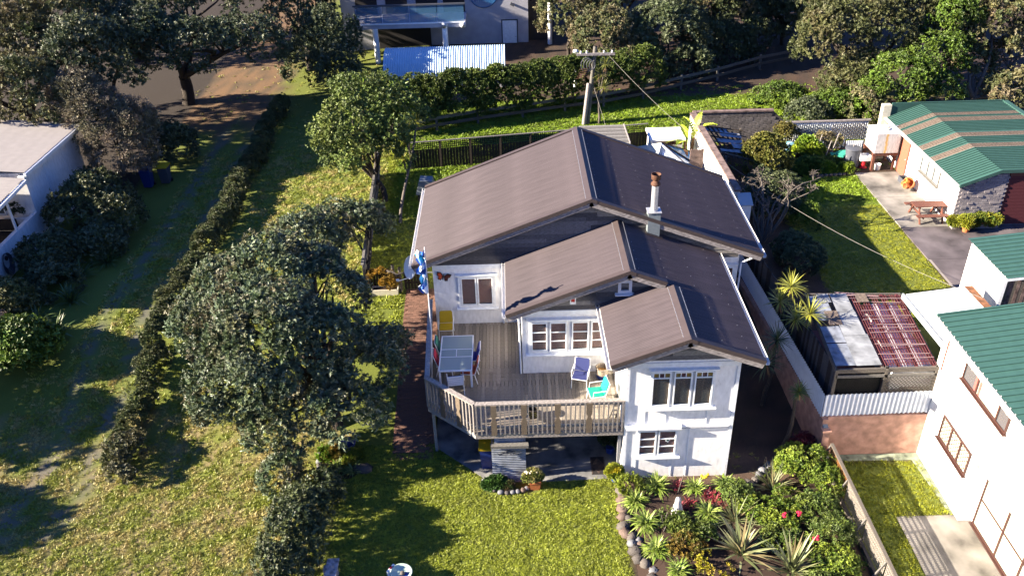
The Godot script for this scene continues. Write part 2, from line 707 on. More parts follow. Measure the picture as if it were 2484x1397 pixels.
func make_ground() -> void:
	var xs := []
	var x := -46.0
	while x < 32.0:
		xs.append(x)
		x += 0.4 if x > -27.0 and x < 18.0 else 1.0
	xs.append_array([-6.41, -6.39, 3.6, 3.72, 6.84, 6.86, 6.94, 6.96, -420.0, -200.0, -110.0, -70.0, 46.0, 80.0, 160.0, 420.0])
	var zs := []
	var z := -62.0
	while z < 9.0:
		zs.append(z)
		z += 0.4 if z > -24.0 else 1.0
	zs.append_array([-6.41, -6.39, -0.96, -0.98, -100.0, -170.0, -420.0, 14.0, 30.0, 60.0])
	xs.sort()
	zs.sort()
	var b := MB.new()
	for q in zs:
		for p in xs:
			var e := 0.25
			var nn := Vector3(th(p - e, q) - th(p + e, q), 2.0 * e, th(p, q - e) - th(p, q + e)).normalized()
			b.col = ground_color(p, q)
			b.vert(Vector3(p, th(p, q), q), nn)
	var w := xs.size()
	for j in zs.size() - 1:
		for i in w - 1:
			var a := j * w + i
			b.ix.append_array([a, a + 1, a + w, a + 1, a + w + 1, a + w])
	mat("ground", Color.WHITE, 0.95, T.ground, Vector3.ONE * 0.45, {"vc": true, "bump": 2.5, "world": true})
	struct("ground", b, M.ground, "grassy and bare ground of the plots, sloping up to the back")


# 0 no grass .. 1 full lawn; what kind of ground is where
func grassy(x: float, z: float) -> float:
	var g := 1.0
	var n := N1.get_noise_2d(x * 9.0, z * 9.0)
	if x > -6.4 and x < -4.4 and z < 0.0 and z > -1.78 + (x + 6.4) * 0.937:
		return 1.0
	if x > -6.4 and x < 3.8 and z < 0.0 and z > -13.0:
		return 0.0
	if x > -0.15 and x < 6.9 and z > 0.15:
		return 0.0
	if x >= -0.4 and x < 6.9 and z > -0.9 and z <= 0.15:
		return 0.25 if n > 0.1 else 0.0
	if x >= 3.7 and x < 6.8 and z <= -0.9 and z > -16.0:
		return 0.08
	if x > 6.8 and z < -0.85:
		if x > 14.2 and z > -19.3:
			return 0.0
		if x < 10.6 and z > -5.6:
			return 0.0
		if z < -18.7 and z > -23.0:
			return 0.1
		if x < 9.3 and z > -23.5:
			return 0.15
	if x >= 6.9 and z > -0.85 and (x > 10.2 or (x > 8.45 and z > 2.1) or z < -0.45):
		return 0.0
	# driveway
	if x < -9.0 and x > -26.0:
		var trk := minf(absf(x + 18.6 + 0.25 * n), absf(x + 20.3 + 0.25 * n))
		if trk < 0.38 and z < 2.0:
			g = 0.22
		if absf(x + 12.0) < 3.2 and absf(z + 5.0) < 4.2:
			g = minf(g, 0.6)
		if z < -25.0:
			g = minf(g, 0.06 if x < -17.5 else 0.4)
		if x < -20.9 and z < -4.0:
			g = minf(g, 0.35)
		if x < -16.6 and x > -18.2 and z < -1.5:
			g = minf(g, 0.3)
		g *= 0.75 + 0.5 * n if z > -3.0 else 1.0
	if z < -29.5 and x > -18.0:
		g = minf(g, 0.1)
	if x > 5.0 and z < -24.5 and z > -29.0 and x > 17.0:
		g = 0.1
	return clampf(g, 0.0, 1.0)


func ground_color(x: float, z: float) -> Color:
	var n := N1.get_noise_2d(x * 7.0, z * 7.0)
	var m := N2.get_noise_2d(x * 4.0, z * 4.0)
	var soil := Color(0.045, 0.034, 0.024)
	var lawn := Color(0.17, 0.20, 0.028)
	var dry := Color(0.29, 0.22, 0.11)
	var g := grassy(x, z)
	var c := lawn.lerp(Color(0.13, 0.165, 0.022), clampf(0.5 + n, 0, 1))
	if x < -9.5 and z > -4.0:
		c = c.lerp(dry, clampf(0.35 + 1.6 * n + 0.8 * m, 0.0, 0.85))
	elif x < 7.0 and z > -1.0:
		c = c.lerp(Color(0.15, 0.11, 0.055), clampf(1.3 * m - 0.35, 0.0, 0.7))
	if x < -9.0 and x > -26.0:
		var trk := minf(absf(x + 18.6 + 0.25 * n), absf(x + 20.3 + 0.25 * n))
		if trk < 0.5 and z < 2.0:
			c = c.lerp(Color(0.15, 0.14, 0.125), clampf(0.8 - trk * 2.4 + 1.4 * m, 0.0, 0.8))
		var lit := clampf((-z - 27.0 + 3.0 * n) * 0.6, 0.0, 1.0) * clampf((-x - 17.6 + 1.5 * m) * 0.8, 0.0, 1.0)
		c = c.lerp(Color(0.23, 0.135, 0.07).lerp(Color(0.12, 0.085, 0.05), clampf(m * 1.6 + 0.35, 0, 1)), lit)
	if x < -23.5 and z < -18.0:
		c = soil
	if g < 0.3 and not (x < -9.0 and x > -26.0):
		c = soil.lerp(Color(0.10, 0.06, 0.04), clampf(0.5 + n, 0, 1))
	if x >= -0.4 and x < 6.9 and z > -1.2 and z < 0.4:
		c = Color(0.16, 0.10, 0.07).lerp(c, clampf(0.4 + m, 0, 0.6))
	return c


func make_grass() -> void:
	var tufts := []
	for k in 3:
		var b := MB.new()
		for i in 11:
			var a := R.randf() * TAU
			var lean := 0.15 + R.randf() * 0.75
			var d := Vector3(sin(lean) * cos(a), cos(lean), sin(lean) * sin(a))
			var g := 0.75 + 0.4 * R.randf()
			b.col = Color(g, g, g * 0.9)
			var o := Vector3(R.randfn(0, 0.04), -0.01, R.randfn(0, 0.04))
			var s := d.cross(Vector3(cos(a * 3.0), 0.2, sin(a * 3.0))).normalized() * 0.006
			var h := 0.045 + 0.05 * R.randf()
			b.tri(o - s, o + s, o + d * h)
			b.tri(o - s * 1.5 + d * h * 0.3, o + s * 1.5 + d * h * 0.3, o + (d + Vector3(cos(a), -0.1, sin(a)) * 0.4) * h)
		tufts.append(b.mesh(Vector3.ZERO, true))
	var areas := [
		# x0, x1, z0, z1, per square metre, height
		[-10.0, 0.0, -1.8, 6.0, 330, 0.62], [-22.5, -10.0, -6.0, 6.0, 170, 0.85], [-21.0, -6.8, -24.0, -6.0, 45, 1.2],
		[9.2, 14.25, -18.8, -5.4, 190, 0.5], [6.9, 10.3, -0.9, 6.0, 150, 0.7], [-10.0, 18.0, -31.0, -16.0, 60, 1.3], [-0.4, 6.9, -1.0, 0.2, 120, 0.7],
		[-24.0, -10.0, -38.0, -24.0, 20, 1.2]]
	var tr := [[], [], []]
	var tc := [[], [], []]
	for a in areas:
		var cnt := int((a[1] - a[0]) * (a[3] - a[2]) * a[4])
		for i in cnt:
			var x: float = R.randf_range(a[0], a[1])
			var z: float = R.randf_range(a[2], a[3])
			if R.randf() > grassy(x, z):
				continue
			if z > -13.0 and z < 0.2 and x > -6.5 and x < 5.0 and a[0] < -8.0 and grassy(x, z) < 0.9:
				continue
			if x > -4.6 and x < -2.8 and z > 0.0 and z < 0.62:
				continue
			if x > -8.0 and x < -6.4 and z < -2.0 and z > -9.6:
				continue
			var n := N1.get_noise_2d(x * 8.0, z * 8.0)
			var m := N2.get_noise_2d(x * 5.0, z * 5.0)
			var c := Color(0.26, 0.30, 0.035)
			if z < -15.5 and x > -9.5:
				c = Color(0.16, 0.24, 0.018)
			elif x > 7.0:
				c = Color(0.23, 0.25, 0.02)
			elif x < -10.0:
				c = Color(0.26, 0.30, 0.04).lerp(Color(0.36, 0.28, 0.13), clampf(0.3 + 1.4 * n + 0.6 * m, 0.0, 0.8))
			c = c * (0.8 + 0.45 * R.randf() + 0.35 * n)
			var s: float = a[5] * (0.7 + 0.6 * R.randf()) * (1.0 + 0.4 * m)
			var k := R.randi() % 3
			tr[k].append(Transform3D(Basis(Vector3.UP, R.randf() * TAU).scaled(Vector3(s * 1.2, s, s * 1.2)), on(x, z)))
			tc[k].append(Color(c.r, c.g, c.b))
	for k in 3:
		var o := scatter(numbered("grass"), tufts[k], M.strap, tr[k], tc[k], self)
		tag(o, "short green grass growing over the lawns and verges", "grass", "", "stuff")


# a window on a wall: o is the lower left corner on the wall's face, r to the right, f outward
func window(parent: Node3D, o: Vector3, r: Vector3, f: Vector3, w: float, h: float, casements: Array, bars: int, blind: Material, opt := {}) -> void:
	var u := Vector3.UP
	var fm: Material = opt.get("frame", M.white_trim)
	var fw: float = opt.get("fw", 0.09)
	var d: float = opt.get("d", 0.07)
	var b := MB.new()
	var bs := Basis(r, u, f)
	var bxx := func(b: MB, x0: float, x1: float, y0: float, y1: float, z0: float, z1: float) -> void:
		b.box(o + r * (x0 + x1) * 0.5 + u * (y0 + y1) * 0.5 + f * (z0 + z1) * 0.5, Vector3(absf(x1 - x0), absf(y1 - y0), absf(z1 - z0)), bs)
	bxx.call(b, 0, w, h - fw, h, 0, d)
	bxx.call(b, 0, w, 0, fw, 0, d)
	bxx.call(b, 0, fw, fw, h - fw, 0, d)
	bxx.call(b, w - fw, w, fw, h - fw, 0, d)
	var win := part("window", b, fm, parent)
	if opt.get("sill", true):
		b = MB.new()
		b.prism([o + r * -0.1 + u * 0.0 + f * 0.003, o + r * -0.1 + u * -0.05 + f * 0.003, o + r * -0.1 + u * -0.055 + f * 0.16, o + r * -0.1 + u * -0.02 + f * 0.16], r * (w + 0.2))
		part("sill", b, opt.get("sillmat", fm), win)
	if opt.get("hood", true):
		b = MB.new()
		b.prism([o + r * -0.08 + u * (h + 0.003) + f * 0.003, o + r * -0.08 + u * (h + 0.003) + f * 0.12, o + r * -0.08 + u * (h + 0.03) + f * 0.12, o + r * -0.08 + u * (h + 0.055) + f * 0.003], r * (w + 0.16))
		part("hood", b, fm, win)
	for c in casements:
		var x0: float = c[0]
		var x1: float = c[1]
		var y0 := fw + 0.004
		var y1 := h - fw - 0.004
		b = MB.new()
		var s := 0.045
		bxx.call(b, x0, x1, y0, y0 + s * 1.3, 0.03, d + 0.015)
		bxx.call(b, x0, x1, y1 - s, y1, 0.03, d + 0.015)
		bxx.call(b, x0, x0 + s, y0 + s * 1.3, y1 - s, 0.03, d + 0.015)
		bxx.call(b, x1 - s, x1, y0 + s * 1.3, y1 - s, 0.03, d + 0.015)
		for k in bars:
			var yy := lerpf(y0 + s * 1.3, y1 - s, float(k + 1) / (bars + 1))
			bxx.call(b, x0 + s, x1 - s, yy - 0.014, yy + 0.014, 0.045, d + 0.008)
		if opt.has("lights"):
			var yl: float = y1 - 0.24
			bxx.call(b, x0 + s, x1 - s, yl - 0.018, yl + 0.018, 0.04, d + 0.011)
			for k in 2:
				var xx := lerpf(x0 + s, x1 - s, float(k + 1) / 3)
				bxx.call(b, xx - 0.012, xx + 0.012, yl + 0.018, y1 - s, 0.042, d + 0.009)
		part("sash", b, fm, win)
		b = MB.new()
		if opt.has("lights"):
			var yl: float = y1 - 0.24
			for k in 3:
				b = MB.new()
				bxx.call(b, lerpf(x0 + s, x1 - s, k / 3.0) + 0.005, lerpf(x0 + s, x1 - s, (k + 1) / 3.0) - 0.005, yl + 0.01, y1 - s + 0.01, 0.046, 0.05)
				part("pane", b, M.plum if k == 1 else M.amber, win)
			b = MB.new()
		var p := [o + r * (x0 + s * 0.5) + f * 0.055 + u * (y0 + s), o + r * (x1 - s * 0.5) + f * 0.055 + u * (y0 + s), o + r * (x1 - s * 0.5) + f * 0.055 + u * (y1 - s * 0.5), o + r * (x0 + s * 0.5) + f * 0.055 + u * (y1 - s * 0.5)]
		b.quad(p[0], p[1], p[2], p[3])
		part("pane", b, M.glass, win)
		# a slatted blind behind the glass
		b = MB.new()
		var nsl := int((y1 - y0) / 0.045)
		for k in nsl:
			var yy := y0 + 0.1 + (y1 - y0 - 0.1) * k / nsl
			b.quad(o + r * (x0 + 0.02) + u * (yy) + f * 0.03, o + r * (x1 - 0.02) + u * (yy) + f * 0.03, o + r * (x1 - 0.02) + u * (yy + 0.046) + f * 0.012, o + r * (x0 + 0.02) + u * (yy + 0.046) + f * 0.012)
		part("blind", b, blind, win)
		b = MB.new()
		bxx.call(b, x0, x1, y0, y1, 0.002, 0.006)
		part("room_behind", b, M.dark_in, win)


# boards one above the other in a gable: the polygon is x -> top height, cut into courses
func gable_boards(parent: Node3D, zf: float, x0: float, x1: float, y0: float, topf: Callable, course := 0.17) -> void:
	var y := y0
	var k := 0
	while true:
		# span of the course where its lower edge lies under the roof
		var a := x0
		var e := x1
		while a < e and (topf.call(a) as float) < y + 0.02:
			a += 0.02
		while e > a and (topf.call(e) as float) < y + 0.02:
			e -= 0.02
		if e - a < 0.15:
			break
		var cuts := [a, e]
		if e - a > 2.6:
			cuts = [a, lerpf(a, e, 0.3 + 0.4 * R.randf()), e]
		for i in cuts.size() - 1:
			var xa: float = cuts[i] + (0.002 if i > 0 else 0.0)
			var xb: float = cuts[i + 1] - 0.002
			var y1 := y + course
			var pts := [Vector2(xa, y), Vector2(xb, y)]
			var top := []
			var m := 14
			for j in m + 1:
				var x := lerpf(xb, xa, float(j) / m)
				top.append(Vector2(x, clampf(topf.call(x), y + 0.004, y1)))
			var lp := []
			for q in pts + top:
				var t: float = (q.y - y) / course
				lp.append(Vector3(q.x, q.y, zf + 0.030 - 0.024 * t))
			var b := MB.new()
			b.prism(lp, Vector3(0, 0, -0.02))
			part("weatherboard", b, M["board%d" % (R.randi() % 5)], parent)
		y += course - 0.003
		k += 1


func barge(parent: Node3D, a: Vector3, e: Vector3, up: Vector3) -> void:
	var b := MB.new()
	b.beam(a + up * -0.17 + Vector3(0, 0, 0.0), e + up * -0.17, 0.035, 0.17, up)
	part("barge_board", b, M.barge, parent)
	b = MB.new()
	b.beam(a + up * -0.02 + Vector3(0, 0, 0.022), e + up * -0.02 + Vector3(0, 0, 0.022), 0.05, 0.13, up)
	b.beam(a + up * 0.047 + Vector3(0, 0, -0.06), e + up * 0.047 + Vector3(0, 0, -0.06), 0.2, 0.012, up)
	part("barge_flashing", b, M.flashing, parent)


func roof_slope(parent: Node3D, ridge0: Vector3, len_z: float, down: Vector3, called := "roof_sheet") -> MeshInstance3D:
	var b := MB.new()
	var u := Vector3(0, 0, len_z)
	var nn := u.cross(down).normalized()
	if nn.y < 0.0:
		nn = -nn
	b.sheet(ridge0, u, down, nn, 0.0762, 0.011, 6)
	var o := part(called, b, M.roof, parent)
	var c := MB.new()
	c.quad(ridge0 - nn * 0.07, ridge0 - nn * 0.07 + u, ridge0 - nn * 0.07 + u + down * 0.995, ridge0 - nn * 0.07 + down * 0.995)
	part("soffit", c, M.white, parent)
	if down.x < 0.0:
		return o
	# rows of screw heads
	c = MB.new()
	var rows := maxi(3, int(down.length() / 0.9))
	for i in rows:
		var t := (i + 0.35) / rows
		var zz := 0.2
		while zz < len_z - 0.1:
			c.box(ridge0 + Vector3(0, 0, zz) + down * t + nn * 0.016, Vector3(0.015, 0.01, 0.015))
			zz += 0.61
	var s := part("roof_screws", c, M.steel, o)
	s.set_meta("kind", "stuff")
	return o


func ridge_cap(parent: Node3D, a: Vector3, e: Vector3, sl: float) -> void:
	var b := MB.new()
	var w := 0.21
	var up := Vector3(0, 0.03, 0)
	var l := Vector3(-w, -w * sl, 0)
	var r := Vector3(w, -w * sl, 0)
	var t := Vector3(0, 0.012, 0)
	b.prism([a + up, a + up + l, a + up + l + t, a + up + t * 2.0, a + up + r + t, a + up + r], e - a)
	var o := part("ridge_cap", b, M.flashing, parent)
	b = MB.new()
	var k := int(a.distance_to(e) / 0.075)
	for i in k:
		for s in [l, r]:
			b.box(a.lerp(e, (i + 0.5) / k) + up + s * 0.92 + t * 1.2, Vector3(0.022, 0.012, 0.034))
	part("cap_screws", b, M.steel, o).set_meta("kind", "stuff")


func gutter(parent: Node3D, a: Vector3, e: Vector3, outw: float) -> void:
	var b := MB.new()
	var s := Vector3(outw, 0, 0)
	b.prism([a, a + Vector3(0, -0.10, 0), a + s * 0.11 + Vector3(0, -0.10, 0), a + s * 0.12, a + s * 0.105, a + s * 0.098 + Vector3(0, -0.088, 0), a + s * 0.012 + Vector3(0, -0.088, 0), a + s * 0.012], e - a)
	part("gutter", b, M.gutter, parent)


func make_house() -> void:
	var h := thing("house", "white two-storey gabled house with a brown corrugated roof and three stepped gables", "house", Vector3(0, 0, -3))
	# roof numbers: ridge (x, y), eaves, front and back
	var sl := 0.383
	var mx := -0.61
	var my := 7.44
	var ml := -7.17
	var mr := 5.74
	var mzf := -6.06
	var mzb := -12.85
	var nx := 0.35
	var ny := 6.47
	var nl := -3.74
	var nzf := -2.69
	var fx := 1.785
	var fy := 5.925
	var fl := -0.576
	var fzf := 0.421
	var sr := 4.13
	var sy := 5.035
	var main_top := func(x: float) -> float: return my - absf(x - mx) * sl - 0.10
	var mid_top := func(x: float) -> float: return ny - absf(x - nx) * sl - 0.10
	var front_top := func(x: float) -> float: return fy - absf(x - fx) * sl - 0.10
	# walls: one solid shell for each of the three blocks
	var b := MB.new()
	b.prism([Vector3(-6.45, 0, -6.35), Vector3(4.95, 0, -6.35), Vector3(4.95, main_top.call(4.95), -6.35), Vector3(mx, main_top.call(mx), -6.35), Vector3(-6.45, main_top.call(-6.45), -6.35)], Vector3(0, 0, -6.2))
	part("rear_wall", b, M.white, h)
	b = MB.new()
	b.prism([Vector3(-3.2, 0, -3.09), Vector3(3.52, 0, -3.09), Vector3(3.52, mid_top.call(3.52), -3.09), Vector3(nx, mid_top.call(nx), -3.09), Vector3(-3.2, mid_top.call(-3.2), -3.09)], Vector3(0, 0, -3.25))
	part("middle_wall", b, M.white, h)
	b = MB.new()
	b.prism([Vector3(0, -0.1, 0), Vector3(3.52, -0.1, 0), Vector3(3.52, front_top.call(3.52), 0), Vector3(fx, front_top.call(fx), 0), Vector3(0, front_top.call(0.0), 0)], Vector3(0, 0, -3.08))
	part("front_wall", b, M.white, h)
	# corner boards, belt and battens over the sheet joints of the front wall
	for x in [[0.0, 0.1], [3.42, 3.52]]:
		b = MB.new()
		b.bx(Vector3(x[0], 0.0, 0.002), Vector3(x[1], 4.88, 0.028))
		part("corner_board", b, M.white_trim, h)
	for s in [[0.62, 2.3, 2.93], [1.3, 2.3, 2.93], [2.62, 2.3, 2.93], [0.42, 0.05, 0.9], [1.62, 0.05, 0.9], [2.12, 0.05, 2.18]]:
		b = MB.new()
		b.bx(Vector3(s[0], s[1], 0.002), Vector3(s[0] + 0.035, s[2], 0.014))
		part("batten", b, M.white_trim, h)
	b = MB.new()
	b.prism([Vector3(0.02, 2.2, 0.003), Vector3(0.02, 2.2, 0.05), Vector3(0.02, 2.235, 0.05), Vector3(0.02, 2.26, 0.003)], Vector3(3.38, 0, 0))
	part("belt_board", b, M.white_trim, h)
	b = MB.new()
	b.tube([Vector3(1.85, 2.17, 0.06), Vector3(3.36, 2.19, 0.06), Vector3(3.4, 2.19, 0.02)], [0.014], 6)
	part("conduit", b, M.steel, h)
	for s in [[-6.35, -6.45, -3.86], [-3.09, -3.2, -0.55], [0.0, 0.12, 3.42]]:
		b = MB.new()
		b.bx(Vector3(s[1], 4.62, s[0] + 0.002), Vector3(s[2], 4.80, s[0] + 0.03))
		part("frieze_board", b, M.white_trim, h)
	# gables
	gable_boards(h, -6.345, -6.4, 4.9, 4.81, main_top)
	gable_boards(h, -3.085, -3.15, 3.5, 4.83, mid_top)
	gable_boards(h, 0.005, 0.02, 3.5, 4.90, front_top)
	# roofs
	var ra := [
		[Vector3(mx, my, mzb), mzf - mzb, Vector3(ml - mx, (ml - mx) * sl, 0)], [Vector3(mx, my, mzb), mzf - mzb, Vector3(mr - mx, -(mr - mx) * sl, 0)],
		[Vector3(nx, ny, -6.33), nzf + 6.33, Vector3(nl - nx, (nl - nx) * sl, 0)], [Vector3(nx, ny, -6.33), nzf + 6.33, Vector3(sr - nx, -(sr - nx) * sl, 0)],
		[Vector3(fx, fy, -3.06), fzf + 3.06, Vector3(fl - fx, (fl - fx) * sl, 0)], [Vector3(fx, ny - (fx - nx) * sl, nzf), fzf - nzf, Vector3(sr - fx, -(sr - fx) * sl, 0)]]
	for r in ra:
		roof_slope(h, r[0], r[1], r[2])
	ridge_cap(h, Vector3(mx, my, mzb), Vector3(mx, my, mzf + 0.02), sl)
	ridge_cap(h, Vector3(nx, ny, -6.33), Vector3(nx, ny, nzf + 0.02), sl)
	ridge_cap(h, Vector3(fx, fy, -2.62), Vector3(fx, fy, fzf + 0.02), sl)
	var up := Vector3(sl, 1, 0).normalized()
	var up2 := Vector3(-sl, 1, 0).normalized()
	for q in [[mx, my, mzf], [nx, ny, nzf], [fx, fy, fzf]]:
		b = MB.new()
		b.prism([Vector3(q[0], q[1] + 0.035, q[2] - 0.02), Vector3(q[0] - 0.12, q[1] - 0.02, q[2] - 0.02), Vector3(q[0] - 0.12, q[1] - 0.28, q[2] - 0.02), Vector3(q[0], q[1] - 0.25, q[2] - 0.02), Vector3(q[0] + 0.12, q[1] - 0.28, q[2] - 0.02), Vector3(q[0] + 0.12, q[1] - 0.02, q[2] - 0.02)], Vector3(0, 0, 0.03))
		b.prism([Vector3(q[0], q[1] + 0.062, q[2] + 0.025), Vector3(q[0] - 0.2, q[1] - 0.015, q[2] + 0.025), Vector3(q[0] - 0.2, q[1] - 0.13, q[2] + 0.025), Vector3(q[0], q[1] - 0.07, q[2] + 0.025), Vector3(q[0] + 0.2, q[1] - 0.13, q[2] + 0.025), Vector3(q[0] + 0.2, q[1] - 0.015, q[2] + 0.025)], Vector3(0, 0, 0.03))
		part("apex_block", b, M.flashing, h)
	barge(h, Vector3(mx, my, mzf), Vector3(ml, my + (ml - mx) * sl, mzf), up2)
	barge(h, Vector3(mx, my, mzf), Vector3(mr, my - (mr - mx) * sl, mzf), up)
	barge(h, Vector3(mx, my, mzb), Vector3(ml, my + (ml - mx) * sl, mzb), up2)
	barge(h, Vector3(mx, my, mzb), Vector3(mr, my - (mr - mx) * sl, mzb), up)
	barge(h, Vector3(nx, ny, nzf), Vector3(nl, ny + (nl - nx) * sl, nzf), up2)
	barge(h, Vector3(nx, ny, nzf), Vector3(fx - 0.2, ny - (fx - 0.2 - nx) * sl, nzf), up)
	barge(h, Vector3(fx, fy, fzf), Vector3(fl, fy + (fl - fx) * sl, fzf), up2)
	barge(h, Vector3(fx, fy, fzf), Vector3(sr, fy - (sr - fx) * sl, fzf), up)
	gutter(h, Vector3(ml - 0.005, my + (ml - mx) * sl - 0.02, mzb), Vector3(ml - 0.005, my + (ml - mx) * sl - 0.02, mzf), -1)
	gutter(h, Vector3(mr + 0.005, my - (mr - mx) * sl - 0.02, mzb), Vector3(mr + 0.005, my - (mr - mx) * sl - 0.02, mzf), 1)
	gutter(h, Vector3(nl - 0.005, ny + (nl - nx) * sl - 0.02, -6.3), Vector3(nl - 0.005, ny + (nl - nx) * sl - 0.02, nzf), -1)
	gutter(h, Vector3(fl - 0.005, fy + (fl - fx) * sl - 0.02, -3.05), Vector3(fl - 0.005, fy + (fl - fx) * sl - 0.02, fzf), -1)
	gutter(h, Vector3(sr + 0.005, sy - 0.03, -6.3), Vector3(sr + 0.005, sy - 0.03, fzf), 1)
	# downpipes
	for p in [[Vector3(-3.74, 4.82, -3.0), Vector3(-3.3, 4.5, -3.05), Vector3(-3.27, 2.2, -3.05)], [Vector3(-0.6, 4.95, -0.1), Vector3(-0.12, 4.5, -0.12), Vector3(-0.08, 2.2, -0.12)], [Vector3(5.7, 4.95, -6.2), Vector3(5.02, 4.6, -6.25), Vector3(5.02, 1.0, -6.25)], [Vector3(-3.86, 4.75, -6.28), Vector3(-3.86, 2.2, -6.28)]]:
		b = MB.new()
		b.tube(p, [0.035], 8)
		part("downpipe", b, M.white_trim, h)
	# windows
	var rx := Vector3(1, 0, 0)
	var fz := Vector3(0, 0, 1)
	window(h, Vector3(-5.53, 2.93, -6.35), rx, fz, 1.4, 1.42, [[0.1, 0.68], [0.72, 1.30]], 0, M.blind)
	window(h, Vector3(-2.99, 3.05, -3.09), rx, fz, 2.75, 1.40, [[0.1, 0.66], [0.74, 1.33], [1.5, 2.08], [2.16, 2.72]], 2, M.blind)
	window(h, Vector3(0.74, 3.05, 0.0), rx, fz, 2.03, 1.48, [[0.05, 0.64], [0.73, 1.30], [1.38, 1.97]], 0, M.blind_olive, {"lights": true, "fw": 0.05})
	window(h, Vector3(0.45, 1.0, 0.0), rx, fz, 1.32, 1.16, [[0.04, 0.62], [0.68, 1.27]], 2, M.blind, {"fw": 0.045})
	window(h, Vector3(0.03, 5.46, -3.06), rx, fz, 0.46, 0.5, [], 0, M.pale_blue, {"fw": 0.1, "hood": false})
	window(h, Vector3(4.25, 3.1, -6.35), rx, fz, 0.6, 1.4, [[0.06, 0.54]], 1, M.blind)
	# hood slab above the lower front window
	b = MB.new()
	b.bx(Vector3(0.06, 2.21, 0.003), Vector3(1.84, 2.32, 0.17))
	part("window_canopy", b, M.white_trim, h)
	# small paper sticker in the lower right casement
	b = MB.new()
	b.prism([Vector3(1.36, 1.66, 0.064), Vector3(1.46, 1.6, 0.064), Vector3(1.52, 1.7, 0.064), Vector3(1.42, 1.77, 0.064)], Vector3(0, 0, 0.004))
	part("sticker", b, M.white_trim, h)
	b = MB.new()
	b.lathe(Vector3.ZERO, [Vector2(0.0, 0.0), Vector2(0.045, 0.0), Vector2(0.045, 0.004), Vector2(0.0, 0.004)], 12)
	piece("sticker_ring", b.mesh(), M.green_roof, h, Transform3D(Basis(Vector3.RIGHT, PI / 2), Vector3(1.44, 1.685, 0.069) - org(h)))
	# siren box under the middle gable
	b = MB.new()
	b.bx(Vector3(-1.57, 5.1, -3.05), Vector3(-1.37, 5.34, -2.97))
	var sb := part("alarm_box", b, M.white_trim, h)
	b = MB.new()
	b.bx(Vector3(-1.53, 5.2, -2.968), Vector3(-1.41, 5.32, -2.95))
	mat("red_plastic", lin(0.35, 0.02, 0.02), 0.4)
	part("lamp_cover", b, M.red_plastic, sb)
	# chimney on the right slope of the middle roof
	b = MB.new()
	b.bx(Vector3(1.42, 5.7, -6.42), Vector3(1.86, 6.86, -6.02))
	var ch := part("chimney", b, M.box_grey, h)
	b = MB.new()
	b.box(Vector3(1.64, 6.875, -6.22), Vector3(0.5, 0.03, 0.46))
	part("flashing", b, M.steel, ch)
	b = MB.new()
	b.lathe(Vector3(1.64, 6.88, -6.22), [Vector2(0.15, 0), Vector2(0.15, 0.07), Vector2(0.125, 0.08), Vector2(0.125, 0.98)], 18)
	part("flue", b, M.steel, ch)
	b = MB.new()
	b.lathe(Vector3(1.64, 7.86, -6.22), [Vector2(0.125, 0), Vector2(0.165, 0.02), Vector2(0.17, 0.08), Vector2(0.09, 0.17), Vector2(0.085, 0.2)], 18)
	part("collar", b, M.rust, ch)
	b = MB.new()
	b.lathe(Vector3(1.64, 8.05, -6.22), [Vector2(0.085, 0), Vector2(0.165, 0.06), Vector2(0.175, 0.24), Vector2(0.16, 0.24), Vector2(0.15, 0.08), Vector2(0.0, 0.06)], 18)
	part("cowl", b, M.rust, ch)
	b = MB.new()
	b.bx(Vector3(1.2, 5.78, -6.3), Vector3(2.1, 5.8, -5.88))
	var fl_o := MB.new()
	fl_o.prism([Vector3(1.36, 6.11, -6.1), Vector3(1.98, 5.875, -6.1), Vector3(1.98, 5.89, -6.1), Vector3(1.36, 6.125, -6.1)], Vector3(0, 0, 0.2))
	part("apron", fl_o, M.flashing, ch)
	# side wall ironwork by the deck
	b = MB.new()
	b.tube([Vector3(-0.03, 3.9, -0.5), Vector3(-0.05, 3.75, -0.46), Vector3(-0.03, 3.55, -0.52), Vector3(-0.06, 3.38, -0.47), Vector3(-0.04, 3.25, -0.5)], [0.02, 0.028, 0.018], 6)
	solo("wall_hook", b, M.black, "wavy black iron hook on the white side wall by the deck", "hook")
	# butterfly on the wall by the left window
	var bt := thing("butterfly_ornament", "orange and black metal butterfly fixed to the white wall above the yellow chair", "ornament", Vector3(-6.05, 4.35, -6.33))
	mat("orange", lin(0.62, 0.09, 0.03), 0.5, T.fine, Vector3.ONE * 3.0)
	mat("rust_orange", lin(0.22, 0.05, 0.03), 0.6, T.rough, Vector3.ONE * 4.0)
	for s in [[-1, M.orange], [1, M.rust_orange]]:
		var sg: float = s[0]
		var o := Vector3(-6.05, 4.35, -6.33)
		var outl := [Vector2(0.02, 0.0), Vector2(0.12, 0.14), Vector2(0.28, 0.13), Vector2(0.25, -0.01), Vector2(0.18, -0.05), Vector2(0.19, -0.17), Vector2(0.08, -0.2), Vector2(0.03, -0.06)]
		var pts := []
		var inn := []
		var rot := 0.25
		for q in outl:
			var w := Vector2(q.x * sg, q.y).rotated(-rot)
			var wi := (Vector2((q.x - 0.12) * 0.78 + 0.12, q.y * 0.78) * Vector2(sg, 1)).rotated(-rot)
			pts.append(o + Vector3(w.x, w.y, 0.02))
			inn.append(o + Vector3(wi.x, wi.y, 0.032))
		b = MB.new()
		b.prism(pts, Vector3(0, 0, 0.01))
		var wg := part("wing", b, M.black, bt)
		b = MB.new()
		b.prism(inn, Vector3(0, 0, 0.006))
		part("wing_panel", b, s[1], wg)
	b = MB.new()
	b.tube([Vector3(-6.03, 4.46, -6.3), Vector3(-6.06, 4.33, -6.29), Vector3(-6.1, 4.2, -6.3)], [0.012, 0.025, 0.01], 6)
	part("body", b, M.black, bt)


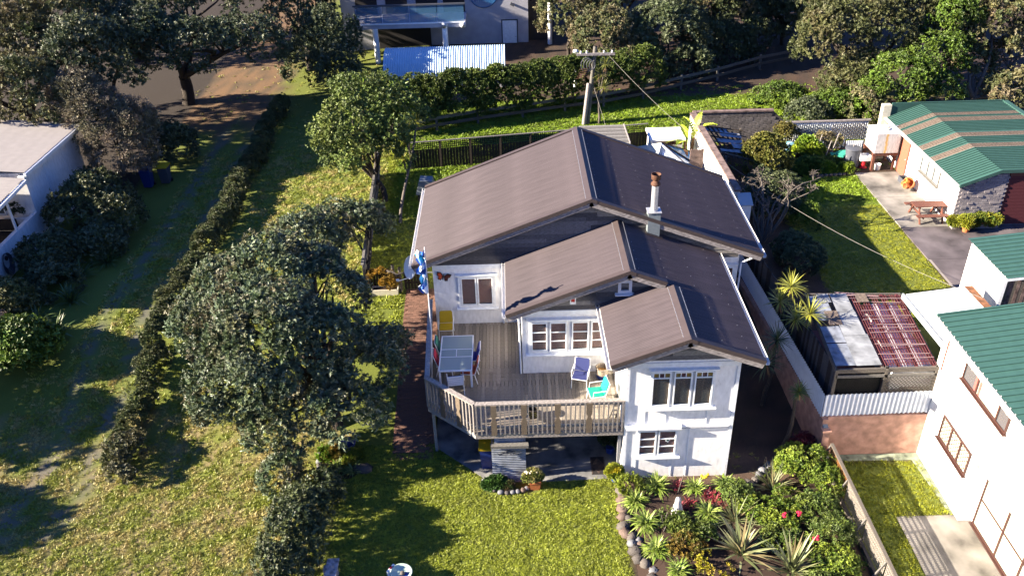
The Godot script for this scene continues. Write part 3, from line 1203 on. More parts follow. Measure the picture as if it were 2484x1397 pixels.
func make_deck() -> void:
	var d := thing("deck", "raised weathered timber deck with baluster railing in front of the house", "deck", Vector3(-3.2, 0, -3))
	var top := 2.18
	# front edge of the deck at x
	var front := func(x: float) -> float: return 0.0 if x > -4.8 else -(-4.8 - x) / 1.65 * 1.45
	var x := -6.42
	var w := 0.135
	while x < -0.02:
		var x1 := minf(x + w, -0.01)
		var back := -6.33 if x1 < -3.2 else -3.07
		if x < -3.2 and x1 > -3.2:
			back = -3.07
		var za: float = front.call(x + 0.004)
		var zb: float = front.call(x1 - 0.004)
		var cuts := [back, za, zb]
		var cut := lerpf(back, minf(za, zb), 0.35 + 0.4 * R.randf())
		for i in 2:
			var b := MB.new()
			var z0: float = back if i == 0 else cut + 0.004
			var e0: float = cut if i == 0 else za
			var e1: float = cut if i == 0 else zb
			var t := top + R.randfn(0, 0.0015)
			b.hexa([Vector3(x + 0.004, t - 0.03, e0), Vector3(x1 - 0.004, t - 0.03, e1), Vector3(x1 - 0.004, t - 0.03, z0), Vector3(x + 0.004, t - 0.03, z0), Vector3(x + 0.004, t, e0), Vector3(x1 - 0.004, t, e1), Vector3(x1 - 0.004, t, z0), Vector3(x + 0.004, t, z0)])
			part("deck_board", b, M["deck%d" % (R.randi() % 5)], d)
		x += w
	# joists and fascia
	var b := MB.new()
	for z in [-0.35, -1.5, -2.7, -3.9, -5.1, -6.2]:
		b.bx(Vector3(-6.38 if z < -1.4 else -5.0, 1.95, z - 0.025), Vector3(-0.03 if z > -3.0 else -3.25, 2.145, z + 0.025))
	part("joist", b, M.dark_wood, d)
	var cor := [Vector3(-6.66, 0, -6.3), Vector3(-6.45, 0, -1.45), Vector3(-4.8, 0, 0.02), Vector3(-0.03, 0, 0.02)]
	for i in 3:
		b = MB.new()
		b.beam(cor[i] + Vector3(0, 2.05, 0), cor[i + 1] + Vector3(0, 2.05, 0), 0.04, 0.22)
		part("fascia", b, M.rail_side if i < 2 else M.rail, d)
	for p in [Vector3(-6.32, 0, -1.62), Vector3(-4.2, 0, -0.25), Vector3(-0.12, 0, -0.1), Vector3(-3.3, 0, -0.25), Vector3(-6.3, 0, -4.2)]:
		b = MB.new()
		b.bx(p + Vector3(-0.05, 0, -0.05), p + Vector3(0.05, 2.14, 0.05))
		part("post", b, M.rail_side, d)
	# railing
	for i in 3:
		var a: Vector3 = cor[i] + Vector3(0, 3.33, 0)
		var e: Vector3 = cor[i + 1] + Vector3(0, 3.33, 0)
		var inw := Vector3(0.05, 0, 0) if i == 0 else Vector3(0, 0, -0.06)
		b = MB.new()
		b.beam(a + inw, e + inw, 0.17, 0.045)
		part("top_rail", b, M.rail if i > 0 else M.rail_side, d)
		b = MB.new()
		b.beam(a + Vector3(0, -0.09, 0) + inw * 0.6, e + Vector3(0, -0.09, 0) + inw * 0.6, 0.04, 0.09)
		b.beam(a + Vector3(0, -0.96, 0) + inw * 0.6, e + Vector3(0, -0.96, 0) + inw * 0.6, 0.04, 0.09)
		part("bottom_rail", b, M.rail_side, d)
		var ln := a.distance_to(e)
		var f := (e - a) / ln
		var outw := f.cross(Vector3.UP) * 1.0
		if outw.dot(inw) > 0.0:
			outw = -outw
		var k := int(ln / 0.152)
		var bb := MB.new()
		bb.box(Vector3.ZERO, Vector3(0.045, 1.2, 0.04))
		var bm := bb.mesh()
		var fr := MB.new()
		var ol := [Vector2(-0.095, -0.62), Vector2(0.095, -0.62), Vector2(0.095, -0.24), Vector2(0.105, -0.1), Vector2(0.055, 0.03), Vector2(0.055, 0.1), Vector2(0.095, 0.18), Vector2(0.095, 0.6), Vector2(-0.095, 0.6), Vector2(-0.095, 0.18), Vector2(-0.055, 0.1), Vector2(-0.055, 0.03), Vector2(-0.105, -0.1), Vector2(-0.095, -0.24)]
		var o3 := []
		for q in ol:
			o3.append(Vector3(q.x, q.y, -0.015))
		fr.prism(o3, Vector3(0, 0, 0.03))
		var fm := fr.mesh()
		var bas := Basis(f, Vector3.UP, f.cross(Vector3.UP))
		var frets := [0.6, 1.57, 2.65, 3.66] if i == 2 else [0.75, 1.5] if i == 1 else [1.2, 2.4, 3.6]
		for j in k + 1:
			var t := ln * (j + 0.3) / (k + 0.6)
			var skip := false
			for q in frets:
				if absf(t - q) < 0.13:
					skip = true
			if skip:
				continue
			piece("baluster", bm, M.baluster if i > 0 else M.rail_side, d, Transform3D(bas * Basis(Vector3.BACK, R.randfn(0, 0.006)), a + f * t + Vector3(0, -0.62, 0) + outw * 0.025 - org(d)))
		for q in frets:
			piece("fretwork_post", fm, M.fret, d, Transform3D(bas, a + f * q + Vector3(0, -0.62, 0) + outw * 0.035 - org(d)))
	# patio slab under the deck
	b = MB.new()
	b.prism([Vector3(-6.4, 0.03, -6.3), Vector3(-6.4, 0.03, -1.8), Vector3(-4.5, 0.03, -0.02), Vector3(-4.3, 0.03, 0.0), Vector3(-2.8, 0.03, 0.1), Vector3(-0.02, 0.03, 0.02), Vector3(-0.02, 0.03, -6.3)], Vector3(0, -0.1, 0))
	struct("patio", b, M.concrete, "grey concrete patio under the raised deck")
	b = MB.new()
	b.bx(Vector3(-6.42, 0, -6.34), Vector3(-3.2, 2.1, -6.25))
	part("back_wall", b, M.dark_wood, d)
	b = MB.new()
	b.bx(Vector3(-0.62, 0.03, -2.5), Vector3(-0.06, 0.2, -2.0))
	solo("concrete_step", b, M.concrete, "grey concrete step at the back of the patio beside the front block", "step")


# an outdoor chair: white tube frame, fabric seat and backrest; it faces +z before it is turned
func chair(at: Vector3, yaw: float, fabric: Material, label: String, slats := false, arms := true) -> Node3D:
	var t := thing("garden_chair", label, "chair", at, "chairs on the deck")
	t.rotation.y = yaw
	t.remove_meta("org")
	var b := MB.new()
	var w := 0.26
	if slats:
		for k in 5:
			b.box(Vector3(0, 0.45 + 0.095 * k, -0.24 - 0.025 * k), Vector3(0.5, 0.055, 0.018))
		part("backrest", b, M.alu, t)
		b = MB.new()
		b.box(Vector3(0, 0.425, 0.02), Vector3(0.5, 0.04, 0.5))
		part("seat", b, fabric, t)
	else:
		b.prism([Vector3(-w + 0.01, 0.455, -0.22), Vector3(w - 0.01, 0.455, -0.22), Vector3(w - 0.02, 0.86, -0.34), Vector3(w - 0.06, 0.9, -0.352), Vector3(-w + 0.06, 0.9, -0.352), Vector3(-w + 0.02, 0.86, -0.34)], Vector3(0, 0.01, 0.035))
		part("backrest", b, fabric, t)
		b = MB.new()
		b.prism([Vector3(-w + 0.01, 0.405, -0.2), Vector3(w - 0.01, 0.405, -0.2), Vector3(w - 0.01, 0.43, 0.25), Vector3(w - 0.03, 0.425, 0.28), Vector3(-w + 0.03, 0.425, 0.28), Vector3(-w + 0.01, 0.43, 0.25)], Vector3(0, 0.03, 0))
		part("seat", b, fabric, t)
	b = MB.new()
	for s in [-1, 1]:
		b.tube([Vector3(s * w, 0.41, 0.27), Vector3(s * w, 0.4, -0.22), Vector3(s * w, 0.88, -0.36)], [0.016], 6)
		if arms:
			b.tube([Vector3(s * (w + 0.02), 0.42, 0.2), Vector3(s * (w + 0.02), 0.63, 0.19), Vector3(s * (w + 0.02), 0.64, -0.28)], [0.014], 6)
	b.tube([Vector3(-w, 0.88, -0.36), Vector3(w, 0.88, -0.36)], [0.016], 6)
	b.tube([Vector3(-w, 0.4, -0.21), Vector3(w, 0.4, -0.21)], [0.014], 6)
	b.tube([Vector3(-w, 0.405, 0.27), Vector3(w, 0.405, 0.27)], [0.014], 6)
	part("frame", b, M.alu, t)
	for s in [-1, 1]:
		for e in [[0.24, 0.28], [-0.2, -0.3]]:
			b = MB.new()
			b.tube([Vector3(s * w, 0.41, e[0]), Vector3(s * (w + 0.01), 0.0, e[1])], [0.016], 6)
			part("leg", b, M.alu, t)
	return t


func pot(called: String, label: String, at: Vector3, prof: Array, m: Material, cat := "plant pot", group := "") -> Node3D:
	var t := thing(called, label, cat, at, group)
	var b := MB.new()
	b.lathe(at, prof, 20)
	part("body", b, m, t)
	return t


func small_plant(t: Node3D, at: Vector3, r: Vector3, me: Array, pal: Array, size := 1.0, per := 22, dens := 1.2, m: Material = M.leaf) -> void:
	foliage(t, [[at - org(t), r]], me, m, pal, {"clump": minf(r.x, r.y) * 0.5, "per": per, "dens": dens, "size": size, "name": "foliage", "low": -0.2})


func make_deck_things() -> void:
	var dk := 2.18
	M.yellow = mat("yellow", lin(0.62, 0.40, 0.012), 0.6, T.fine, Vector3.ONE * 4.0)
	mat("navy", lin(0.03, 0.04, 0.15), 0.7, T.fine, Vector3.ONE * 4.0)
	mat("teal", lin(0.008, 0.34, 0.25), 0.6, T.fine, Vector3.ONE * 4.0)
	mat("green_cloth", lin(0.03, 0.22, 0.16), 0.6, T.fine, Vector3.ONE * 4.0)
	mat("red_cloth", lin(0.45, 0.01, 0.05), 0.6, T.fine, Vector3.ONE * 4.0)
	mat("purple", lin(0.05, 0.05, 0.30), 0.6, T.fine, Vector3.ONE * 4.0)
	mat("orange_cloth", lin(0.55, 0.09, 0.03), 0.6, T.fine, Vector3.ONE * 4.0)
	mat("royal", lin(0.01, 0.11, 0.42), 0.6, T.fine, Vector3.ONE * 4.0)
	chair(Vector3(-6.03, dk, -5.55), 0.02, M.yellow, "yellow garden chair against the white wall under the butterfly")
	chair(Vector3(-1.22, dk, -2.35), -0.28, M.navy, "navy blue garden chair under the long window of the middle block")
	chair(Vector3(-0.75, dk, -1.38), -PI / 2 + 0.15, M.teal, "bright turquoise garden chair by the front railing beside the white corner")
	chair(Vector3(-5.97, dk, -4.1), PI / 2, M.green_cloth, "green garden chair on the railing side of the dining table", false, false)
	chair(Vector3(-5.98, dk, -3.3), PI / 2 + 0.05, M.red_cloth, "red garden chair on the railing side of the dining table", false, false)
	chair(Vector3(-5.05, dk, -3.62), -PI / 2, M.purple, "purple-blue garden chair on the house side of the dining table", false, false)
	chair(Vector3(-5.08, dk, -2.82), -PI / 2 - 0.05, M.orange_cloth, "orange garden chair on the house side of the dining table", false, false)
	chair(Vector3(-5.53, dk, -2.2), PI + 0.12, M.royal, "blue garden chair with a white slatted back at the table's near end", true)
	# dining table
	var t := thing("dining_table", "rectangular patio table with a frosted glass top on the deck", "table", Vector3(-5.53, dk, -3.41))
	var x0 := -6.11
	var x1 := -4.95
	var z0 := -4.46
	var z1 := -2.36
	var y := dk + 0.74
	var b := MB.new()
	b.bx(Vector3(x0, y - 0.045, z0), Vector3(x1, y + 0.004, z0 + 0.035))
	b.bx(Vector3(x0, y - 0.045, z1 - 0.035), Vector3(x1, y + 0.004, z1))
	b.bx(Vector3(x0, y - 0.045, z0 + 0.035), Vector3(x0 + 0.035, y + 0.004, z1 - 0.035))
	b.bx(Vector3(x1 - 0.035, y - 0.045, z0 + 0.035), Vector3(x1, y + 0.004, z1 - 0.035))
	for z in [-3.62, -3.17]:
		b.bx(Vector3(x0 + 0.035, y - 0.04, z - 0.012), Vector3(x1 - 0.035, y + 0.002, z + 0.012))
	b.bx(Vector3(-5.54, y - 0.04, -3.6), Vector3(-5.52, y + 0.002, -3.19))
	part("frame", b, M.alu, t)
	for q in [[x0 + 0.04, x1 - 0.04, z0 + 0.04, -3.635], [x0 + 0.04, -5.545, -3.605, -3.185], [-5.515, x1 - 0.04, -3.605, -3.185], [x0 + 0.04, x1 - 0.04, -3.155, z1 - 0.04]]:
		b = MB.new()
		b.bx(Vector3(q[0], y - 0.012, q[2]), Vector3(q[1], y - 0.004, q[3]))
		part("glass_panel", b, M.frost, t)
	for xx in [x0 + 0.04, x1 - 0.04]:
		for zz in [z0 + 0.04, z1 - 0.04]:
			b = MB.new()
			b.bx(Vector3(xx - 0.035, dk, zz - 0.035), Vector3(xx + 0.035, y - 0.046, zz + 0.035))
			part("leg", b, M.alu, t)
	# glazed pot, bucket, leaning frame
	mat("glaze", lin(0.60, 0.50, 0.38), 0.35, T.rough, Vector3.ONE * 2.0)
	t = pot("glazed_pot", "large empty glazed pot with a cream band and blue base by the navy chair", Vector3(-0.45, dk, -2.66), [Vector2(0.15, 0), Vector2(0.21, 0.14), Vector2(0.225, 0.24)], M.blue_glaze)
	b = MB.new()
	b.lathe(Vector3(-0.45, dk, -2.66), [Vector2(0.226, 0.24), Vector2(0.225, 0.36), Vector2(0.21, 0.46), Vector2(0.235, 0.5), Vector2(0.2, 0.505), Vector2(0.19, 0.44), Vector2(0.19, 0.3)], 20)
	part("rim", b, M.glaze, t)
	b = MB.new()
	b.lathe(Vector3(-0.45, dk, -2.66), [Vector2(0.0, 0.3), Vector2(0.19, 0.31)], 20)
	mat("ochre", lin(0.42, 0.22, 0.06), 0.8)
	part("fill", b, M.ochre, t)
	t = pot("bucket", "dark brown bucket with yellow rings standing behind the deck railing", Vector3(-2.92, dk, -0.72), [Vector2(0.14, 0), Vector2(0.19, 0.36), Vector2(0.2, 0.38), Vector2(0.17, 0.37), Vector2(0.125, 0.03), Vector2(0.0, 0.03)], M.dark_wood, "bucket")
	mat("yellow_band", lin(0.30, 0.26, 0.05), 0.6)
	for q in [0.1, 0.19, 0.27]:
		b = MB.new()
		b.lathe(Vector3(-2.92, dk, -0.72), [Vector2(0.142 + q * 0.14, q), Vector2(0.152 + q * 0.14, q + 0.012), Vector2(0.145 + q * 0.14, q + 0.025)], 20)
		part("ring", b, M.yellow_band, t)
	t = thing("folded_frame", "folded wooden frame leaning in the corner of the deck by the front block", "wooden frame", Vector3(-0.3, dk, -0.35))
	for q in [[-0.42, -0.28], [-0.2, -0.12]]:
		b = MB.new()
		b.beam(Vector3(q[0], dk, -0.55), Vector3(q[1], dk + 0.95, -0.2), 0.04, 0.03)
		part("rail", b, M.grey_wood, t)
	for k in 3:
		b = MB.new()
		b.beam(Vector3(-0.4 + 0.045 * k, dk + 0.2 + 0.27 * k, -0.47 + 0.1 * k), Vector3(-0.17 + 0.02 * k, dk + 0.2 + 0.27 * k, -0.47 + 0.1 * k), 0.06, 0.018)
		part("slat", b, M.grey_wood, t)
	# flag on its pole at the back corner of the deck
	t = thing("flag", "ragged blue and white flag hanging from a thin pole on the deck's left rail", "flag", Vector3(-6.4, dk, -2.9))
	b = MB.new()
	b.tube([Vector3(-6.42, 2.2, -2.95), Vector3(-6.29, 4.16, -2.9), Vector3(-6.24, 7.6, -2.7)], [0.025, 0.022, 0.016], 6)
	part("pole", b, M.alu, t)
	b = MB.new()
	var cols := [Color(0.02, 0.10, 0.42), Color(0.7, 0.74, 0.8), Color(0.03, 0.3, 0.5), Color(0.06, 0.16, 0.5), Color(0.66, 0.7, 0.78), Color(0.01, 0.05, 0.25)]
	var g := []
	for i in 15:
		var row := []
		for j in 7:
			var v := i / 14.0
			var u := j / 6.0
			row.append(Vector3(-6.26 - u * (0.26 + 0.08 * sin(v * 17.0)) , 7.5 - v * 1.6 - u * 0.12, -2.74 + 0.13 * sin(v * 14.0 + u * 5.0) + 0.07 * sin(u * 11.0 + v * 4.0)))
		g.append(row)
	for i in 14:
		for j in 6:
			b.col = cols[(i / 2 + (j + i) / 3) % 6]
			if j == 5 and i % 2 == 1:
				b.tri(g[i][j], g[i + 1][j], g[i][j + 1])
			else:
				b.quad(g[i][j], g[i + 1][j], g[i + 1][j + 1], g[i][j + 1])
	part("cloth", b, M.paint, t)
	# satellite dish on the left eave
	t = thing("satellite_dish", "white satellite dish on a bracket beside the left eave of the house", "satellite dish", Vector3(-7.05, 3.4, -8.0))
	b = MB.new()
	b.lathe(Vector3.ZERO, [Vector2(0.0, 0.0), Vector2(0.16, 0.012), Vector2(0.32, 0.05), Vector2(0.46, 0.105), Vector2(0.465, 0.095), Vector2(0.32, 0.035), Vector2(0.0, -0.012)], 22)
	var df := Vector3(-0.78, 0.36, 0.5).normalized()
	piece("dish", b.mesh(), M.white_trim, t, Transform3D(facing(df, 0.0), Vector3(-7.42, 3.78, -8.0) - org(t)))
	b = MB.new()
	b.tube([Vector3(-7.4, 3.42, -7.9), Vector3(-7.95, 3.42, -7.6)], [0.018], 6)
	part("arm", b, M.alu, t)
	b = MB.new()
	b.box(Vector3(-7.98, 3.46, -7.58), Vector3(0.12, 0.08, 0.08))
	part("receiver", b, M.white_trim, t)
	b = MB.new()
	b.tube([Vector3(-7.38, 3.7, -8.0), Vector3(-7.0, 3.5, -8.05), Vector3(-6.46, 3.5, -8.05)], [0.025], 6)
	b.tube([Vector3(-7.2, 3.6, -8.02), Vector3(-6.46, 3.9, -8.05)], [0.018], 6)
	part("bracket", b, M.steel, t)


func make_house_surrounds() -> void:
	# corrugated screen below the deck, with its driftwood plank and wire ornament
	var t := thing("iron_screen", "corrugated iron screen standing upright below the deck's front edge", "iron screen", Vector3(-3.76, 0, -0.1))
	var b := MB.new()
	b.sheet(Vector3(-4.33, 0.02, -0.06), Vector3(0, 1.6, 0), Vector3(1.13, 0, 0), Vector3(0, 0, 1), 0.078, 0.012, 8)
	b.sheet(Vector3(-4.22, 1.6, -0.10), Vector3(0, 0.48, 0), Vector3(1.02, 0, 0), Vector3(0, 0, 1), 0.078, 0.012, 8)
	part("sheet", b, M.galv, t)
	b = MB.new()
	for x in [-4.3, -3.24]:
		b.bx(Vector3(x - 0.03, 0, -0.16), Vector3(x + 0.03, 2.05, -0.1))
	part("post", b, M.old_wood, t)
	t = thing("driftwood_plank", "grey driftwood plank fixed across the top of the iron screen", "plank", Vector3(-3.72, 1.62, -0.02))
	b = MB.new()
	b.prism([Vector3(-4.36, 1.58, -0.06), Vector3(-4.3, 1.58, 0.1), Vector3(-3.1, 1.6, 0.12), Vector3(-3.12, 1.6, -0.06)], Vector3(0, 0.07, 0))
	part("plank", b, M.grey_wood, t)
	b = MB.new()
	b.bx(Vector3(-4.34, 1.56, 0.085), Vector3(-3.11, 1.67, 0.13))
	part("edge", b, M.grey_wood, t)
	b = MB.new()
	for k in 7:
		var p := []
		for i in 9:
			var a := TAU * i / 8.0 + k
			p.append(Vector3(-3.75 + (0.12 + 0.05 * k) * cos(a) , 1.32 + 0.07 * sin(a * (1.0 + 0.2 * k)) - 0.008 * k, 0.0 + 0.012 * k))
		b.tube(p, [0.008], 5)
	mat("wire", lin(0.06, 0.065, 0.08), 0.5)
	solo("wire_ornament", b, M.wire, "tangled dark wire ornament hung on the corrugated iron screen", "ornament")
	# wheelie bin behind the screen
	t = thing("wheelie_bin", "blue wheelie bin with a yellow lid beside the corrugated iron screen", "bin", Vector3(-4.5, 0.03, -0.75))
	bin(t, Vector3(-4.5, 0.03, -0.75), M.blue_glaze, M.yellow)
	# door mat
	t = thing("door_mat", "dark door mat with a diamond pattern on the patio by the front block", "mat", Vector3(-0.73, 0.03, -0.58))
	b = MB.new()
	b.bx(Vector3(-0.97, 0.034, -1.0), Vector3(-0.49, 0.05, -0.16))
	mat("mat_black", lin(0.018, 0.015, 0.015), 0.8)
	part("base", b, M.mat_black, t)
	mat("mat_line", lin(0.085, 0.06, 0.05), 0.8)
	b = MB.new()
	for k in 6:
		var q := 0.03 + 0.035 * k
		for sx in [-1, 1]:
			for sz in [-1, 1]:
				b.beam(Vector3(-0.73 + sx * q, 0.053, -0.58), Vector3(-0.73, 0.053, -0.58 + sz * q * 1.85), 0.012, 0.006)
	b.bx(Vector3(-0.96, 0.0505, -0.99), Vector3(-0.94, 0.056, -0.17))
	b.bx(Vector3(-0.52, 0.0505, -0.99), Vector3(-0.5, 0.056, -0.17))
	part("pattern", b, M.mat_line, t)
	# potted plants
	var ros := [rosette(9, 0.09, 0.045), rosette(8, 0.1, 0.05)]
	var gold := [Color(0.30, 0.26, 0.015), Color(0.22, 0.24, 0.02), Color(0.14, 0.18, 0.02)]
	t = pot("plant_pot", "small blue pot of yellow-green leaves at the foot of the front wall corner", Vector3(-0.24, 0.02, 0.14), [Vector2(0.1, 0), Vector2(0.14, 0.24), Vector2(0.15, 0.25), Vector2(0.13, 0.22), Vector2(0.0, 0.2)], M.blue_glaze, "potted plant")
	small_plant(t, Vector3(-0.24, 0.42, 0.14), Vector3(0.19, 0.2, 0.19), ros, gold, 0.8, 24)
	t = pot("plant_pot", "blue pot of dark leaves in the shade against the patio's side wall", Vector3(-0.24, 0.03, -1.25), [Vector2(0.13, 0), Vector2(0.17, 0.26), Vector2(0.18, 0.28), Vector2(0.15, 0.25), Vector2(0.0, 0.22)], M.blue_glaze, "potted plant")
	small_plant(t, Vector3(-0.26, 0.6, -1.25), Vector3(0.27, 0.3, 0.27), ros, [Color(0.05, 0.08, 0.03), Color(0.04, 0.055, 0.03)], 0.8, 24)
	t = thing("planter", "square terracotta planter with white and yellow flowers beside the iron screen", "potted plant", Vector3(-2.92, 0.0, 0.3))
	b = MB.new()
	b.hexa([Vector3(-3.07, 0, 0.46), Vector3(-2.77, 0, 0.46), Vector3(-2.77, 0, 0.16), Vector3(-3.07, 0, 0.16), Vector3(-3.11, 0.34, 0.5), Vector3(-2.73, 0.34, 0.5), Vector3(-2.73, 0.34, 0.12), Vector3(-3.11, 0.34, 0.12)])
	part("box", b, M.terracotta, t)
	b = MB.new()
	b.bx(Vector3(-3.12, 0.3, 0.11), Vector3(-2.72, 0.345, 0.51))
	part("rim", b, M.terracotta, t)
	small_plant(t, Vector3(-3.0, 0.48, 0.32), Vector3(0.27, 0.18, 0.2), ros, [Color(0.10, 0.13, 0.025), Color(0.16, 0.17, 0.04), Color(0.28, 0.26, 0.10)], 0.75, 22)
	b = MB.new()
	for i in 14:
		b.lump(Vector3(-3.25 + R.randf() * 0.45, 0.6 + R.randf() * 0.2, 0.25 + R.randf() * 0.25), Vector3(0.03, 0.02, 0.03), 0.2, N2, i, 4, 6)
	mat("petal_white", lin(0.7, 0.66, 0.55), 0.7)
	part("blossom", b, M.petal_white, t).set_meta("kind", "stuff")
	# stones round the little bed under the screen
	var k := 0
	for p in [[-4.55, 0.18], [-4.45, 0.33], [-4.28, 0.45], [-4.07, 0.56], [-3.86, 0.6], [-3.67, 0.58], [-3.5, 0.55], [-3.32, 0.5], [-3.2, 0.42], [-4.62, 0.02], [-3.75, 0.46]]:
		var o := Vector3(p[0], 0.06, p[1])
		b = MB.new()
		b.lump(Vector3.ZERO, Vector3(0.105, 0.075, 0.09) * (0.85 + 0.3 * R.randf()), 0.12, N2, k, 8, 12)
		var s := solo("bed_stone", b, M["stone%d" % [2, 2, 0, 2, 1, 2, 2, 3, 2, 2, 0][k]], "smooth rounded stone, %s from the left in the arc below the iron screen" % nth([1, 2, 3, 4, 6, 7, 8, 9, 10, 0, 5][k]), "stone", "stones edging the bed below the screen")
		s.position = o
		s.rotation.y = R.randf() * TAU
		k += 1
	t = thing("bed_plants", "low leafy green plants in the stone-edged bed below the iron screen", "plant", Vector3(-3.95, 0, 0.25))
	small_plant(t, Vector3(-4.2, 0.1, 0.22), Vector3(0.36, 0.18, 0.16), ros, [Color(0.05, 0.11, 0.02), Color(0.03, 0.07, 0.02)], 0.95, 20)
	small_plant(t, Vector3(-3.75, 0.08, 0.28), Vector3(0.34, 0.13, 0.14), ros, [Color(0.06, 0.10, 0.03), Color(0.08, 0.05, 0.03)], 0.8, 20)
	# brick path along the left of the deck and house
	b = MB.new()
	var cols := []
	for i in 8:
		var g := MB.new()
		g.box(Vector3.ZERO, Vector3(0.222, 0.06, 0.107))
		cols.append(g.mesh())
	for i in 4:
		var v: float = [1.0, 0.8, 1.15, 0.9][i]
		mat("paver%d" % i, lin(0.28 * v, 0.15 * v, 0.11 * v), 0.9, T.rough, Vector3.ONE * 3.0)
	var path := struct("path", path_base(), M.brick_path, "red brick path beside the deck, running up to the picket gate")
	var row := 0
	var z := -9.05
	while z < -5.6:
		var x := -7.74 + (0.11 if row % 2 == 1 else 0.0)
		while x < -6.85:
			var y := th(x, z)
			var sl := (th(x, z - 0.2) - th(x, z + 0.2)) / 0.4
			piece("brick", cols[0], M["paver%d" % (R.randi() % 4)], path, Transform3D(Basis(Vector3.RIGHT, atan(sl)) * Basis(Vector3.UP, R.randfn(0, 0.02)), Vector3(x, y + 0.012 + R.randfn(0, 0.003), z)))
			x += 0.23
		z += 0.115
		row += 1
	b = MB.new()
	while z < -1.4:
		var x := -7.74 + (0.11 if row % 2 == 1 else 0.0)
		while x < -6.6:
			b.box(Vector3(x, th(x, z) + 0.012, z), Vector3(0.222, 0.06, 0.107), Basis(Vector3.RIGHT, atan((th(x, z - 0.2) - th(x, z + 0.2)) / 0.4)))
			x += 0.23
		z += 0.115
		row += 1
	part("paving", b, M.paver0, path).set_meta("kind", "stuff")
	# picket gate and posts
	t = thing("picket_gate", "low dark picket gate closing the brick path beside the house", "gate", Vector3(-7.5, 2.07, -9.12))
	for i in 8:
		b = MB.new()
		var x := -7.95 + 0.128 * i
		b.prism([Vector3(x, 2.1, -9.13), Vector3(x + 0.105, 2.1, -9.13), Vector3(x + 0.105, 3.0, -9.13), Vector3(x + 0.052, 3.07, -9.13), Vector3(x, 3.0, -9.13)], Vector3(0, 0, 0.022))
		part("picket", b, M.dark_wood, t)
	for y in [2.35, 2.8]:
		b = MB.new()
		b.bx(Vector3(-7.95, y, -9.18), Vector3(-6.9, y + 0.08, -9.135))
		part("rail", b, M.dark_wood, t)
	for q in [[Vector3(-8.1, 2.0, -9.0), 1.22], [Vector3(-8.38, 2.0, -9.08), 1.3]]:
		b = MB.new()
		b.tube([q[0], q[0] + Vector3(0.01, q[1], 0)], [0.075, 0.065], 9)
		solo("gate_post", b, M.old_wood, "round weathered gate post " + ("nearest the gate" if q[1] < 1.25 else "between the gate and the golden shrub"), "post", "posts beside the picket gate")
	b = MB.new()
	for k2 in 3:
		b.tube([Vector3(-8.62, 3.0 + 0.05 * k2, -8.98), Vector3(-8.4, 3.1, -8.9), Vector3(-8.2, 2.95 - 0.05 * k2, -8.9), Vector3(-7.85, 3.05, -8.92)], [0.022, 0.03, 0.028, 0.015], 6)
	b.tube([Vector3(-8.3, 3.1, -8.95), Vector3(-8.25, 2.8, -8.88)], [0.02], 6)
	solo("driftwood", b, M.bark_pale, "pale driftwood branches tied round the two gate posts", "driftwood")
	t = thing("picket_fence", "low dark picket fence behind the golden shrub", "fence", Vector3(-8.9, 2.05, -9.25))
	for i in 9:
		b = MB.new()
		var x := -9.5 + 0.125 * i
		b.prism([Vector3(x, 2.0, -9.25), Vector3(x + 0.1, 2.0, -9.25), Vector3(x + 0.1, 3.0, -9.25), Vector3(x + 0.05, 3.08, -9.25), Vector3(x, 3.0, -9.25)], Vector3(0, 0, 0.022))
		part("picket", b, M.dark_wood, t)
	b = MB.new()
	b.bx(Vector3(-9.5, 2.7, -9.3), Vector3(-8.4, 2.78, -9.255))
	part("rail", b, M.dark_wood, t)
	# cream trough with a golden shrub
	t = thing("planter_trough", "long cream planter trough on the lawn edge beside the gate", "planter", Vector3(-8.75, 2.02, -8.85))
	b = MB.new()
	b.bx(Vector3(-9.3, 2.0, -8.78), Vector3(-8.2, 2.3, -8.74))
	b.bx(Vector3(-9.3, 2.0, -9.12), Vector3(-8.2, 2.3, -9.08))
	b.bx(Vector3(-9.3, 2.0, -9.08), Vector3(-9.26, 2.3, -8.78))
	b.bx(Vector3(-8.24, 2.0, -9.08), Vector3(-8.2, 2.3, -8.78))
	part("box", b, M.cream, t)
	b = MB.new()
	b.bx(Vector3(-9.25, 2.0, -9.07), Vector3(-8.25, 2.24, -8.79))
	part("earth", b, M.soil, t)
	t = thing("golden_shrub", "rounded golden yellow shrub growing in the cream trough", "shrub", Vector3(-8.85, 2.2, -8.95))
	small_plant(t, Vector3(-8.85, 2.62, -8.95), Vector3(0.55, 0.42, 0.36), ros, [Color(0.36, 0.21, 0.03), Color(0.42, 0.26, 0.03), Color(0.26, 0.17, 0.04)], 0.7, 30, 1.4)
	# board fence on the left of the garden
	t = thing("board_fence", "weathered vertical board fence on the left side of the back garden", "fence", Vector3(-9.95, 2.05, -14))
	var a := Vector3(-9.58, 0, -9.0)
	var e := Vector3(-10.32, 0, -20.4)
	var n := 74
	for i in n:
		var p := a.lerp(e, (i + 0.5) / n)
		if i == 22 or i == 23 or i == 40:
			continue
		var hh := 1.25 + 0.06 * R.randf() + (0.12 if i > 34 else 0.0)
		b = MB.new()
		b.box(p + Vector3(0, th(p.x, p.z) + hh * 0.5 - 0.05, 0), Vector3(0.022, hh, 0.145), Basis(Vector3.UP, 0.065))
		part("board", b, M.old_wood if R.randf() < 0.6 else M.grey_wood, t)
	b = MB.new()
